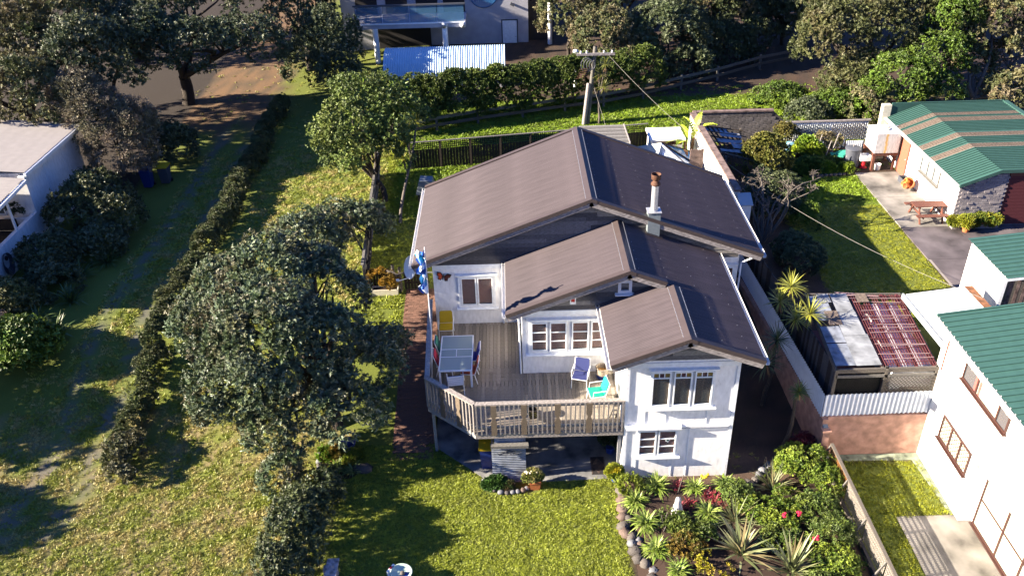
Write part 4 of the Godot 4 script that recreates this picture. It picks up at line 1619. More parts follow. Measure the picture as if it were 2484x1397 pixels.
	for s in 4:
		var p := a.lerp(e, s / 4.0)
		var q := a.lerp(e, (s + 1) / 4.0)
		p.y = th(p.x, p.z) + 1.15 + (0.12 if s > 1 else 0.0)
		q.y = th(q.x, q.z) + 1.15 + (0.12 if s > 1 else 0.0)
		b.beam(p + Vector3(0.05, 0, 0), q + Vector3(0.05, 0, 0), 0.09, 0.05)
		b.beam(p + Vector3(0.05, -0.75, 0), q + Vector3(0.05, -0.75, 0), 0.05, 0.09)
		b.beam(p + Vector3(0.0, 0.17, 0), q + Vector3(0.0, 0.17, 0), 0.11, 0.03)
	part("rail", b, M.grey_wood, t)


func path_base() -> MB:
	var b := MB.new()
	var z := -9.15
	while z < -1.4:
		var z1 := z + 0.35
		b.quad(Vector3(-7.9, th(-7.9, z1) + 0.006, z1), Vector3(-6.43, th(-6.43, z1) + 0.006, z1), Vector3(-6.43, th(-6.43, z) + 0.006, z), Vector3(-7.9, th(-7.9, z) + 0.006, z))
		z = z1
	return b


func bin(t: Node3D, at: Vector3, body: Material, lid: Material) -> void:
	var b := MB.new()
	b.hexa([at + Vector3(-0.2, 0.06, 0.22), at + Vector3(0.2, 0.06, 0.22), at + Vector3(0.2, 0.06, -0.22), at + Vector3(-0.2, 0.06, -0.22), at + Vector3(-0.26, 0.95, 0.3), at + Vector3(0.26, 0.95, 0.3), at + Vector3(0.26, 0.95, -0.3), at + Vector3(-0.26, 0.95, -0.3)])
	part("body", b, body, t)
	b = MB.new()
	b.prism([at + Vector3(-0.28, 0.955, 0.34), at + Vector3(-0.28, 1.0, 0.33), at + Vector3(-0.28, 1.07, 0.0), at + Vector3(-0.28, 1.06, -0.3), at + Vector3(-0.28, 0.955, -0.34)], Vector3(0.56, 0, 0))
	part("lid", b, lid, t)
	b = MB.new()
	b.tube([at + Vector3(-0.22, 0.98, -0.37), at + Vector3(0.22, 0.98, -0.37)], [0.018], 6)
	part("handle", b, M.black, t)
	for s in [-1, 1]:
		b = MB.new()
		b.tube([at + Vector3(s * 0.2, 0.1, -0.22), at + Vector3(s * 0.25, 0.1, -0.22)], [0.1], 12)
		part("wheel", b, M.black, t)


# lattice of thin laths between two corners of a parallelogram: o, along u, up v; two families of laths
func lattice(o: Vector3, u: Vector3, v: Vector3, gap: float, w: float, diagonal := true) -> Array:
	var fam := [MB.new(), MB.new()]
	var lu := u.length()
	var lv := v.length()
	var uh := u / lu
	var vh := v / lv
	var nn := uh.cross(vh).normalized()
	for f in 2:
		var b: MB = fam[f]
		var oo := o + nn * (0.006 if f == 0 else -0.006)
		if diagonal:
			var t := -lv
			while t < lu:
				# the line x = t + y or, mirrored, x = lu - (t + y)
				var y0 := maxf(0.0, -t)
				var y1 := minf(lv, lu - t)
				if y1 - y0 > 0.03:
					var xa := t + y0
					var xb := t + y1
					if f == 1:
						xa = lu - xa
						xb = lu - xb
					b.beam(oo + uh * xa + vh * y0, oo + uh * xb + vh * y1, 0.008, w, nn.cross(vh))
				t += gap * 1.414
		elif f == 0:
			var t := gap * 0.5
			while t < lu:
				b.beam(oo + uh * t, oo + uh * t + v, w, 0.008, nn)
				t += gap
		else:
			var t := gap * 0.5
			while t < lv:
				b.beam(oo + vh * t, oo + vh * t + u, w, 0.008, nn)
				t += gap
	return fam


func laths(parent: Node3D, fam: Array, m: Material) -> void:
	for b in fam:
		part("lath_panel", b, m, parent).set_meta("kind", "stuff")


func cabbage_head(b: MB, o: Vector3, r: float, cnt: int, w := 0.035) -> void:
	for i in cnt:
		var a := i * 2.39996 + R.randf() * 0.4
		var e := 0.15 + 1.75 * pow(float(i) / cnt, 0.8)
		var d := Vector3(sin(e) * cos(a), cos(e), sin(e) * sin(a)).normalized()
		var g := 0.65 + 0.5 * R.randf()
		b.col = Color(g, g, g * 0.8) if R.randf() < 0.9 else Color(1.5, 1.1, 0.6)
		strap(b, o + d * 0.04, d, r * (0.8 + 0.35 * R.randf()), w, 0.10 + 0.12 * R.randf(), 3, 0.5)


func cabbage_tree(label: String, base: Vector3, heads: Array, tone: Color, group := "cabbage trees", r := 0.6, bark := "bark_pale") -> Node3D:
	var t := thing("cabbage_tree", label, "cabbage tree", base, group)
	var b := MB.new()
	var top: Vector3 = heads[0]
	var pts := [base + Vector3(0, -0.1, 0)]
	for i in range(1, 6):
		var f := i / 6.0
		pts.append(base.lerp(top, f) + Vector3(sin(f * 5.0 + base.x) * 0.07, 0, cos(f * 4.0 + base.z) * 0.06))
	pts.append(top)
	b.tube(pts, [0.085, 0.08, 0.07, 0.065, 0.06, 0.055, 0.05], 7)
	for i in range(1, heads.size()):
		var fk: Vector3 = pts[3 if i % 2 == 1 else 4]
		var hp: Vector3 = heads[i]
		b.tube([fk, fk.lerp(hp, 0.5) + Vector3(0, -0.12, 0), hp], [0.05, 0.045, 0.04], 6)
	part("trunk", b, M[bark], t)
	var hm := leaf_mat("cabbage_%d" % taken["cabbage_tree"], tone.linear_to_srgb(), 0.42, 0.35, 0.5)
	for hp in heads:
		b = MB.new()
		cabbage_head(b, hp, r * (0.85 + 0.25 * R.randf()), 62)
		part("leaf_head", b, hm, t)
		b = MB.new()
		for i in 14:
			var a := R.randf() * TAU
			strap(b, hp + Vector3(0, -0.05, 0), Vector3(cos(a) * 0.5, -0.8, sin(a) * 0.5), r * 0.7, 0.03, 0.3, 3, 0.5)
		part("dead_leaves", b, M.straw, t)
	return t


func make_right() -> void:
	mat("straw", lin(0.20, 0.12, 0.06), 0.9, T.fine, Vector3.ONE * 3.0)
	# pink retaining walls and the corrugated fence on them
	var t := thing("pink_wall", "pink plastered retaining wall below the white corrugated fence", "wall", Vector3(8.6, 0, -0.85))
	var b := MB.new()
	b.bx(Vector3(6.97, -0.3, -1.0), Vector3(10.34, 1.70, -0.82))
	part("front_face", b, M.pink, t)
	b = MB.new()
	b.prism([Vector3(6.76, -0.3, -0.7), Vector3(6.95, -0.3, -0.7), Vector3(6.22, -0.3, -10.0), Vector3(6.03, -0.3, -10.0)], Vector3(0, 2.0, 0))
	part("side_face", b, M.pink, t)
	b = MB.new()
	b.bx(Vector3(6.74, -0.2, -0.68), Vector3(6.97, 1.36, -0.44))
	b.bx(Vector3(6.71, 1.36, -0.71), Vector3(7.0, 1.42, -0.41))
	part("pillar", b, M.pink, t)
	b = MB.new()
	b.beam(Vector3(6.86, 1.55, -0.9), Vector3(6.86, 1.4, -0.6), 0.16, 0.1)
	part("capping", b, M.box_grey, t)
	t = thing("corrugated_fence", "white corrugated iron fence standing on the pink wall", "fence", Vector3(6.74, 1.7, -0.9))
	b = MB.new()
	b.sheet(Vector3(6.76, 1.705, -0.88), Vector3(3.56, 0.05, 0), Vector3(0, 0.9, 0), Vector3(0, 0, 1), 0.15, 0.022, 6)
	part("sheet", b, M.zinc_white, t)
	b = MB.new()
	b.sheet(Vector3(6.74, 1.68, -0.88), Vector3(-0.68, 0.35, -9.2), Vector3(0, 0.9, 0), Vector3(-1, 0, 0.07).normalized(), 0.13, 0.02, 6)
	part("sheet", b, M.zinc_white, t)
	# dark board fence just behind, on the upper terrace
	t = thing("terrace_fence", "dark grey vertical board fence behind the corrugated fence", "fence", Vector3(6.7, 2.05, -6))
	for i in 62:
		var p := Vector3(7.05, 0, -1.3).lerp(Vector3(6.36, 0, -10.4), (i + 0.5) / 62.0)
		b = MB.new()
		var hh := 1.45 + 0.05 * R.randf()
		b.box(p + Vector3(0, 2.0 + hh * 0.5, 0), Vector3(0.02, hh, 0.138), Basis(Vector3.UP, 0.075))
		part("board", b, M.dark_wood if R.randf() < 0.5 else M.board3, t)
	b = MB.new()
	b.beam(Vector3(7.09, 3.38, -1.3), Vector3(6.4, 3.38, -10.4), 0.04, 0.09)
	part("rail", b, M.dark_wood, t)
	# derelict pergola
	t = thing("pergola", "half-ruined pergola with patched iron sheets and red battens on its roof", "pergola", Vector3(8.6, 2.05, -3.2))
	var y := 3.6
	var nl := Vector3(6.98, y, -0.97)
	var nr := Vector3(10.26, y, -0.97)
	var fl := Vector3(7.36, y, -5.55)
	var fr := Vector3(10.75, y, -5.4)
	for p in [nl, nr, fl, fr, nl.lerp(nr, 0.5), fl.lerp(fr, 0.5)]:
		b = MB.new()
		b.bx(Vector3(p.x - 0.05, 2.0, p.z - 0.05), Vector3(p.x + 0.05, y - 0.01, p.z + 0.05))
		part("post", b, M.old_wood, t)
	for e in [[nl, nr], [fl, fr], [nl, fl], [nr, fr], [nl.lerp(nr, 0.5), fl.lerp(fr, 0.5)]]:
		b = MB.new()
		b.beam(e[0] + Vector3(0, -0.09, 0), e[1] + Vector3(0, -0.09, 0), 0.07, 0.16)
		part("beam", b, M.old_wood, t)
	b = MB.new()
	b.beam(nl + Vector3(0, -0.3, 0.03), nr + Vector3(0, -0.3, 0.03), 0.04, 0.1)
	part("beam", b, M.grey_wood, t)
	# iron sheets: [u0, u1, v0, v1, material] over the roof; u to the right, v away
	var at := func(u: float, v: float, up: float) -> Vector3: return nl.lerp(nr, u).lerp(fl.lerp(fr, u), v) + Vector3(0, up, 0)
	var sheets := [[0.0, 0.22, 0.03, 0.3, 0], [0.0, 0.2, 0.31, 0.52, 0], [0.01, 0.19, 0.60, 0.95, 0], [0.2, 0.45, 0.02, 0.40, 1], [0.2, 0.43, 0.39, 0.72, 1], [0.24, 0.42, 0.71, 0.97, 1], [0.1, 0.24, 0.53, 0.72, 2], [0.09, 0.22, 0.84, 0.97, 1], [0.5, 0.62, 0.84, 0.97, 2]]
	for i in sheets.size():
		var s: Array = sheets[i]
		var o: Vector3 = at.call(s[0], s[2], 0.02 + 0.008 * i)
		var uu: Vector3 = (at.call(s[0], s[3], 0.02 + 0.008 * i) as Vector3) - o
		var dd: Vector3 = (at.call(s[1], s[2], 0.03 + 0.008 * i) as Vector3) - o
		b = MB.new()
		b.sheet(o, uu, dd, Vector3.UP, 0.078, 0.008, 6)
		part("iron_sheet", b, [M.galv, M.galv_old, M.skylight][s[4]], t)
	mat("batten_red", lin(0.12, 0.032, 0.036), 0.7, T.fine, Vector3.ONE * 2.0)
	mat("batten_pale", lin(0.36, 0.24, 0.24), 0.7, T.fine, Vector3.ONE * 2.0)
	for i in 22:
		var u := 0.44 + 0.55 * i / 21.0
		b = MB.new()
		b.beam(at.call(u, 0.02, 0.012), at.call(u, 0.97 if i % 4 else 0.8, 0.012), 0.028, 0.02)
		part("batten", b, M.batten_red, t)
	for i in 4:
		var u := 0.46 + 0.17 * i
		b = MB.new()
		b.beam(at.call(u, 0.0, -0.06), at.call(u, 1.0, -0.06), 0.07, 0.09)
		part("rafter", b, M.maroon if i != 0 else M.old_wood, t)
	for i in 19:
		var v := 0.05 + 0.9 * i / 18.0 + 0.02 * R.randfn()
		b = MB.new()
		var u0 := 0.42 + 0.12 * R.randf()
		b.beam(at.call(u0, v, 0.045), at.call(1.02 - 0.08 * R.randf(), v + 0.015 * R.randfn(), 0.045), 0.022, 0.02)
		part("batten", b, M.batten_pale if i % 3 else M.batten_red, t)
	for q in [[0.42, 0.95, 0.75, 0.93], [0.3, 0.99, 0.62, 0.96]]:
		b = MB.new()
		b.beam(at.call(q[0], q[1], 0.07), at.call(q[2], q[3], 0.07), 0.05, 0.02)
		part("batten", b, M.batten_pale, t)
	b = MB.new()
	b.hexa([Vector3(7.1, 2.05, -1.0), Vector3(10.2, 2.05, -1.0), Vector3(10.7, 2.05, -5.3), Vector3(7.5, 2.05, -5.3), Vector3(7.1, 2.1, -1.0), Vector3(10.2, 2.1, -1.0), Vector3(10.7, 2.1, -5.3), Vector3(7.5, 2.1, -5.3)])
	part("floor", b, M.maroon, t)
	b = MB.new()
	for q in [[9.5, -5.2, 10.6, -3.5], [9.3, -3.3, 10.35, -1.2], [8.9, -2.3, 9.25, -1.1], [9.2, -4.0, 9.6, -3.4]]:
		b.bx(Vector3(q[0], 2.6, q[1]), Vector3(q[2], 3.3, q[3]))
	part("white_tarp", b, M.white, t)
	laths(t, lattice(Vector3(8.55, 2.55, -0.93), Vector3(1.7, 0, 0), Vector3(0, 0.72, 0), 0.085, 0.03), M.old_wood)
	b = MB.new()
	b.bx(Vector3(7.0, 2.3, -1.06), Vector3(8.55, 3.35, -1.03))
	mat("netting", Color(0.02, 0.02, 0.022, 0.85), 0.9).transparency = BaseMaterial3D.TRANSPARENCY_ALPHA
	part("shade_net", b, M.netting, t)
	# flat white carport roof behind
	t = thing("carport", "flat white carport roof between the pergola and the white house", "carport", Vector3(12, 2.05, -3.6))
	b = MB.new()
	b.prism([Vector3(10.72, 3.9, -4.85), Vector3(10.84, 3.9, -1.4), Vector3(13.4, 3.9, -1.4), Vector3(13.32, 3.9, -5.3)], Vector3(0, -0.14, 0))
	part("roof_sheet", b, M.white, t)
	b = MB.new()
	b.prism([Vector3(13.0, 3.905, -5.25), Vector3(13.05, 3.905, -3.5), Vector3(13.33, 3.905, -3.5), Vector3(13.31, 3.905, -5.29)], Vector3(0, 0.01, 0))
	mat("rust_stain", lin(0.26, 0.11, 0.05), 0.8, T.stain, Vector3.ONE * 1.2)
	part("rusty_edge", b, M.rust_stain, t)
	b = MB.new()
	b.prism([Vector3(10.66, 3.7, -4.9), Vector3(10.78, 3.7, -1.35), Vector3(10.72, 3.7, -1.35), Vector3(10.6, 3.7, -4.9)], Vector3(0, 0.21, 0))
	part("gutter", b, M.pale_blue, t)
	for p in [Vector3(10.9, 2.0, -4.7), Vector3(13.2, 2.0, -5.1), Vector3(13.2, 2.0, -2.0)]:
		b = MB.new()
		b.bx(p + Vector3(-0.06, 0, -0.06), p + Vector3(0.06, 1.75, 0.06))
		part("post", b, M.white_trim, t)
	# the white house on the right
	t = thing("white_house", "white plastered house with a green ribbed metal roof at the right edge", "house", Vector3(11.5, 0, 2))
	var wx := 10.3
	b = MB.new()
	b.bx(Vector3(wx, -0.3, -1.15), Vector3(17.0, 5.18, 2.3))
	part("rear_wall", b, M.white, t)
	b = MB.new()
	b.bx(Vector3(wx, 2.42, 2.303), Vector3(17.0, 5.18, 9.0))
	part("upper_wall", b, M.white, t)
	b = MB.new()
	b.bx(Vector3(10.72, -0.3, 2.303), Vector3(17.0, 2.417, 9.0))
	part("lower_wall", b, M.white, t)
	b = MB.new()
	b.bx(Vector3(wx - 0.004, 2.30, 1.98), Vector3(10.75, 2.42, 2.32))
	part("lintel", b, M.cream, t)
	b = MB.new()
	b.ribbed(Vector3(10.08, 5.24, -1.5), Vector3(0, 0, 10.5), Vector3(7.0, 0.9, 0), Vector3(-0.13, 0.99, 0), 0.262, 0.07, 0.035)
	part("roof_sheet", b, M.green_roof, t)
	b = MB.new()
	b.quad(Vector3(10.08, 5.2, -1.5), Vector3(10.08, 5.2, 9), Vector3(17.0, 6.1, 9), Vector3(17.0, 6.1, -1.5))
	part("soffit", b, M.white, t)
	b = MB.new()
	b.prism([Vector3(10.08, 5.19, -1.53), Vector3(17.0, 6.09, -1.53), Vector3(17.0, 6.16, -1.53), Vector3(10.08, 5.28, -1.53)], Vector3(0, 0, 0.07))
	part("roof_edge", b, M.green_roof, t)
	b = MB.new()
	b.bx(Vector3(9.97, 5.12, -1.5), Vector3(10.075, 5.22, 9.0))
	for k in 20:
		b.bx(Vector3(9.955, 5.11, -1.3 + 0.5 * k), Vector3(9.968, 5.225, -1.27 + 0.5 * k))
	part("gutter", b, M.gutter, t)
	b = MB.new()
	b.tube([Vector3(10.25, 5.1, -0.75), Vector3(10.24, 3.6, -0.72)], [0.025], 6)
	part("downpipe", b, M.red_wood, t)
	mat("brown_frame", lin(0.05, 0.022, 0.018), 0.5)
	mat("room_warm", lin(0.05, 0.025, 0.02), 0.8)
	mat("curtain", lin(0.62, 0.58, 0.42), 0.8, T.soft, Vector3(2, 0.3, 2))
	mat("curtain_red", lin(0.5, 0.05, 0.02), 0.8)
	var rz := Vector3(0, 0, 1)
	var fx := Vector3(-1, 0, 0)
	# seen from outside, right is +z
	wall_window(t, Vector3(wx, 4.2, 0.4), rz, fx, 2.62, 0.93, [0.31, 0.78], M.brown_frame, M.room_warm, 1)
	wall_window(t, Vector3(wx, 1.57, 0.1), rz, fx, 1.85, 0.9, [0.34, 0.67], M.brown_frame, M.curtain, 2)
	wall_window(t, Vector3(10.72, 0.05, 2.42), rz, fx, 4.5, 2.0, [0.3, 0.55, 0.8], M.brown_frame, M.curtain, 3)
	# plinth strip and the yard
	b = MB.new()
	b.prism([Vector3(6.98, 0.012, -0.8), Vector3(10.29, 0.012, -0.8), Vector3(10.29, 0.012, 2.02), Vector3(10.18, 0.012, 2.02), Vector3(9.98, 0.012, -0.46), Vector3(6.98, 0.012, -0.5)], Vector3(0, -0.1, 0))
	mat("green_concrete", lin(0.26, 0.30, 0.22), 0.9, T.stain, Vector3.ONE * 0.5)
	struct("pavement", b, M.green_concrete, "narrow mossy concrete strip along the foot of the pink wall and white house")
	b = MB.new()
	b.prism([Vector3(8.46, 0.016, 2.06), Vector3(10.72, 0.016, 2.06), Vector3(10.72, 0.016, 9.0), Vector3(8.36, 0.016, 9.0)], Vector3(0, -0.1, 0))
	struct("concrete_yard", b, M.drive_light, "pale concrete yard in front of the white house's glass doors")
	# lattice fence between the garden bed and that yard
	t = thing("lattice_fence", "low lattice fence with a timber cap between the garden bed and the next yard", "fence", Vector3(6.95, 0, 2.2))
	mat("lattice_pale", lin(0.50, 0.45, 0.40), 0.85, T.rough, Vector3.ONE * 2.0)
	mat("lattice_rust", lin(0.38, 0.17, 0.05), 0.85, T.rough, Vector3.ONE * 2.0)
	var zc := -0.3
	for i in 4:
		var z1 := zc + 1.62
		laths(t, lattice(Vector3(7.04, 0.12, zc + 0.03), Vector3(0, 0, 1.56), Vector3(0, 0.84, 0), 0.075, 0.028, false), M.lattice_rust if i == 0 else M.lattice_pale)
		b = MB.new()
		b.beam(Vector3(7.04, 0.99, zc), Vector3(7.04, 0.99, z1 - 0.01), 0.1, 0.05)
		part("cap_rail", b, M.old_wood, t)
		b = MB.new()
		b.bx(Vector3(7.06, -0.1, zc - 0.03), Vector3(7.13, 0.96, zc + 0.03))
		part("post", b, M.old_wood, t)
		b = MB.new()
		b.beam(Vector3(6.62, 0.02, zc + 0.02), Vector3(7.02, 0.93, zc + 0.02), 0.05, 0.05)
		part("brace", b, M.grey_wood, t)
		zc = z1
	b = MB.new()
	b.bx(Vector3(6.9, -0.1, -0.4), Vector3(7.0, 0.14, 6.3))
	part("base_board", b, M.old_wood, t)
	# small wood-clad building with a green roof
	t = thing("clad_shed", "small vertical-board shed with a green roof behind the white house", "shed", Vector3(15, 2.05, -4.5))
	for i in 22:
		b = MB.new()
		b.bx(Vector3(13.95 + 0.13 * i, 2.0, -4.42), Vector3(13.95 + 0.13 * i + 0.122, 4.74 + 0.012 * i, -4.4 + 0.004 * (i % 2)))
		part("board", b, [M.old_wood, M.tan][i % 2], t)
	b = MB.new()
	b.bx(Vector3(13.9, 2.0, -7.0), Vector3(17.0, 4.7, -4.43))
	part("wall", b, M.white, t)
	b = MB.new()
	b.bx(Vector3(13.82, 2.0, -4.44), Vector3(13.945, 4.8, -4.36))
	part("corner_board", b, M.white_trim, t)
	b = MB.new()
	b.ribbed(Vector3(13.75, 4.87, -7.1), Vector3(0, 0, 2.95), Vector3(3.6, 0.35, 0), Vector3(-0.1, 0.99, 0), 0.262, 0.07, 0.035)
	part("roof_sheet", b, M.green_roof, t)
	b = MB.new()
	b.prism([Vector3(13.75, 4.75, -4.2), Vector3(17.3, 5.11, -4.2), Vector3(17.3, 5.19, -4.2), Vector3(13.75, 4.85, -4.2)], Vector3(0, 0, 0.05))
	part("barge_board", b, M.white_trim, t)
	# cabbage trees
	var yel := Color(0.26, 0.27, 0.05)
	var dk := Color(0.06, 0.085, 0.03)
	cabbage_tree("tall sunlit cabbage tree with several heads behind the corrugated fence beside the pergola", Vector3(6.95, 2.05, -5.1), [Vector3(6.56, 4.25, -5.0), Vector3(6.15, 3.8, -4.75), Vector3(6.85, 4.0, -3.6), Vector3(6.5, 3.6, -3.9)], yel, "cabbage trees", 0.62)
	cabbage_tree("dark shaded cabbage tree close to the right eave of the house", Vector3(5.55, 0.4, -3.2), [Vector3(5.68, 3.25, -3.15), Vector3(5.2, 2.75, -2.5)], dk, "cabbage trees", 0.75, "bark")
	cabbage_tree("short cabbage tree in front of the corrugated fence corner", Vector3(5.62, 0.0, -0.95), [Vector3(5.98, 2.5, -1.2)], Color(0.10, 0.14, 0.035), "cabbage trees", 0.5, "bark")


# a plain framed window let into a wall; kind 1 curtains, 2 leaded diamonds, 3 glass doors
func wall_window(parent: Node3D, o: Vector3, r: Vector3, f: Vector3, w: float, h: float, mull: Array, fm: Material, behind: Material, kind: int) -> void:
	var b := MB.new()
	var u := Vector3.UP
	var bs := Basis(r, u, r.cross(u))
	var s := 0.055
	for q in [[0.0, w, h - s, h], [0.0, w, 0.0, s], [0.0, s, s, h - s], [w - s, w, s, h - s]]:
		b.box(o + r * (q[0] + q[1]) * 0.5 + u * (q[2] + q[3]) * 0.5 + f * 0.02, Vector3(q[1] - q[0], q[3] - q[2], 0.07), bs)
	for m in mull:
		b.box(o + r * w * m + u * h * 0.5 + f * 0.018, Vector3(s * 1.2, h - 2 * s, 0.06), bs)
	if kind == 3:
		b.box(o + r * w * 0.5 + u * h * 0.52 + f * 0.016, Vector3(w - 2 * s, 0.04, 0.05), bs)
	var win := part("door" if kind == 3 else "window", b, fm, parent)
	b = MB.new()
	b.box(o + r * w * 0.5 + u * -0.02 + f * 0.05, Vector3(w + 0.08, 0.04, 0.14), bs)
	part("sill", b, fm, win)
	var xs := [0.0] + mull + [1.0]
	for i in xs.size() - 1:
		var x0: float = xs[i] * w + s * 0.5
		var x1: float = xs[i + 1] * w - s * 0.5
		b = MB.new()
		b.box(o + r * (x0 + x1) * 0.5 + u * h * 0.5 + f * 0.022, Vector3(x1 - x0, h - s, 0.006), bs)
		part("pane", b, M.glass, win)
		b = MB.new()
		b.box(o + r * (x0 + x1) * 0.5 + u * h * 0.5 + f * 0.004, Vector3(x1 - x0, h - s, 0.004), bs)
		part("curtain", b, behind if kind != 1 else (M.curtain if i == 1 else M.room_warm), win)
		if kind == 1 and i != 2:
			b = MB.new()
			b.box(o + r * (x0 + 0.09 if i == 1 else x1 - 0.1) + u * h * 0.5 + f * 0.009, Vector3(0.12, h - s, 0.004), bs)
			part("curtain", b, M.curtain_red, win)
		if kind == 2:
			var fam := lattice(o + r * x0 + u * s + f * 0.03, r * (x1 - x0), u * (h - 2 * s), 0.11, 0.012)
			for q in fam:
				part("leading", q, M.brown_frame, win).set_meta("kind", "stuff")


func make_garage_yard() -> void:
	# concrete apron: slabs with open joints
	var slabs := [[14.2, 16.4, -19.1, -16.2, 0], [14.2, 16.4, -16.18, -13.1, 0], [14.2, 16.6, -13.08, -10.2, 1], [16.62, 19.2, -13.08, -10.2, 1], [19.22, 24.0, -13.08, -10.2, 1], [14.3, 17.2, -10.18, -7.0, 1], [17.22, 24.0, -10.18, -7.0, 1], [14.3, 24.0, -6.98, -1.0, 1]]
	var b := MB.new()
	b.quad(Vector3(14.2, 2.15, -0.9), Vector3(26, 2.15, -0.9), Vector3(26, 2.15, -19.2), Vector3(14.2, 2.15, -19.2))
	var dr := struct("driveway", b, M.joint, "concrete driveway and forecourt beside the garage")
	for s in slabs:
		b = MB.new()
		b.bx(Vector3(s[0], 2.05, s[2]), Vector3(s[1], 2.165, s[3]))
		part("slab", b, M.drive_light if s[4] == 0 else M.drive_dark, dr)
	var g := 2.165
	# garage
	var t := thing("garage", "white garage with a green ribbed roof, cream skylight strips and a grey brick end", "garage", Vector3(18.5, g, -17))
	b = MB.new()
	b.prism([Vector3(16.4, 2.0, -13.12), Vector3(22.3, 2.0, -13.12), Vector3(22.3, 4.75, -13.12), Vector3(17.95, 4.8, -13.12), Vector3(16.4, 4.2, -13.12)], Vector3(0, 0, -8.1))
	part("wall", b, M.white, t)
	# brick facing, each brick its own
	mat("brick0", lin(0.30, 0.27, 0.275), 0.85, T.fine, Vector3.ONE * 2.0)
	mat("brick1", lin(0.25, 0.23, 0.24), 0.85, T.fine, Vector3.ONE * 2.0)
	mat("brick2", lin(0.34, 0.31, 0.31), 0.85, T.fine, Vector3.ONE * 2.0)
	b = MB.new()
	b.prism([Vector3(16.39, 2.0, -13.09), Vector3(18.42, 2.0, -13.09), Vector3(18.42, 4.76, -13.09), Vector3(17.95, 4.76, -13.09), Vector3(16.39, 4.16, -13.09)], Vector3(0, 0, -0.028))
	part("mortar", b, M.brick1, t)
	var bm := MB.new()
	bm.hexa([Vector3(-0.118, -0.05, 0.03), Vector3(0.118, -0.05, 0.03), Vector3(0.118, -0.05, -0.02), Vector3(-0.118, -0.05, -0.02), Vector3(-0.116, 0.05, 0.026), Vector3(0.116, 0.05, 0.026), Vector3(0.118, 0.05, -0.02), Vector3(-0.118, 0.05, -0.02)])
	var brick := bm.mesh()
	var row := 0
	var y := 2.22
	while y < 4.75:
		var x := 16.51 + (0.12 if row % 2 == 1 else 0.0)
		while x < 18.36:
			if y < 4.12 + minf(x - 16.45, 1.5) * 0.38:
				var z := -13.085 + (0.03 if R.randf() < 0.14 else R.randf() * 0.012)
				piece("brick", brick, M["brick%d" % (R.randi() % 3)], t, Transform3D(Basis(Vector3.BACK, R.randfn(0, 0.012)), Vector3(x, y, z) - org(t)))
			x += 0.246
		y += 0.109
		row += 1
	# garage door of horizontal boards
	for k in 15:
		b = MB.new()
		b.bx(Vector3(18.46, 2.18 + 0.16 * k, -13.118), Vector3(22.0, 2.18 + 0.16 * k + 0.15, -13.085))
		part("door_board", b, M.maroon, t)
	b = MB.new()
	b.bx(Vector3(18.44, 4.59, -13.118), Vector3(22.2, 4.78, -13.03))
	part("lintel", b, M.red_wood, t)
	# roof
	var cuts := [[-21.35, -20.05, 0], [-20.05, -19.65, 1], [-19.65, -19.42, 0], [-19.42, -18.87, 1], [-18.87, -17.39, 0], [-17.39, -16.9, 1], [-16.9, -16.06, 0], [-16.06, -15.59, 1], [-15.59, -12.98, 0]]
	for c in cuts:
		var ln: float = c[1] - c[0]
		for side in 2:
			b = MB.new()
			var dn := Vector3(-1.66, -0.66, 0) if side == 0 else Vector3(4.2, 0.0, 0)
			b.ribbed(Vector3(17.95, 4.9, c[0]), Vector3(0, 0, ln), dn, Vector3(-0.37, 0.93, 0) if side == 0 else Vector3(0, 1, 0), 0.19 if c[2] == 0 else 0.13, 0.06 if c[2] == 0 else 0.04, 0.05 if c[2] == 0 else 0.03)
			part("skylight_sheet" if c[2] else "roof_sheet", b, M.skylight if c[2] else M.green_roof, t)
	b = MB.new()
	b.prism([Vector3(16.28, 4.12, -12.98), Vector3(17.95, 4.78, -12.98), Vector3(22.2, 4.78, -12.98), Vector3(22.2, 4.94, -12.98), Vector3(17.95, 4.94, -12.98), Vector3(16.28, 4.28, -12.98)], Vector3(0, 0, 0.05))
	part("barge_board", b, M.green_roof, t)
	b = MB.new()
	b.prism([Vector3(16.28, 4.14, -21.35), Vector3(16.45, 5.0, -21.35), Vector3(22.2, 5.0, -21.35), Vector3(22.2, 4.5, -21.35)], Vector3(0, 0, -0.06))
	part("parapet", b, M.green_roof, t)
	b = MB.new()
	b.bx(Vector3(16.0, 2.1, -21.62), Vector3(16.42, 4.9, -21.3))
	part("end_pier", b, M.cream, t)
	b = MB.new()
	b.bx(Vector3(22.15, 4.85, -21.35), Vector3(22.4, 4.98, -12.9))
	part("edge_flashing", b, M.green_roof, t)
	b = MB.new()
	b.bx(Vector3(16.18, 4.14, -21.3), Vector3(16.275, 4.24, -12.98))
	part("gutter", b, M.gutter, t)
	wall_window(t, Vector3(16.4, 3.22, -16.9), Vector3(0, 0, 1), Vector3(-1, 0, 0), 2.0, 0.93, [0.36, 0.68], M.grey_wood, M.pale_blue, 0)
	mat("door_red", lin(0.27, 0.095, 0.06), 0.6, T.soft, Vector3.ONE)
	b = MB.new()
	b.bx(Vector3(16.37, 2.17, -19.2), Vector3(16.397, 4.14, -18.35))
	var dd := part("door", b, M.door_red, t)
	b = MB.new()
	b.bx(Vector3(16.355, 2.165, -19.29), Vector3(16.398, 4.2, -19.21))
	b.bx(Vector3(16.355, 2.165, -18.34), Vector3(16.398, 4.2, -18.28))
	part("frame", b, M.red_wood, dd)
	b = MB.new()
	b.lump(Vector3(16.34, 3.1, -18.43), Vector3(0.035, 0.035, 0.035), 0.0, N2, 0, 5, 8)
	part("handle", b, M.steel, dd)
	# picnic table
	t = thing("picnic_table", "red-brown wooden picnic table with two fixed benches on the concrete", "picnic table", Vector3(15.66, g, -13.93))
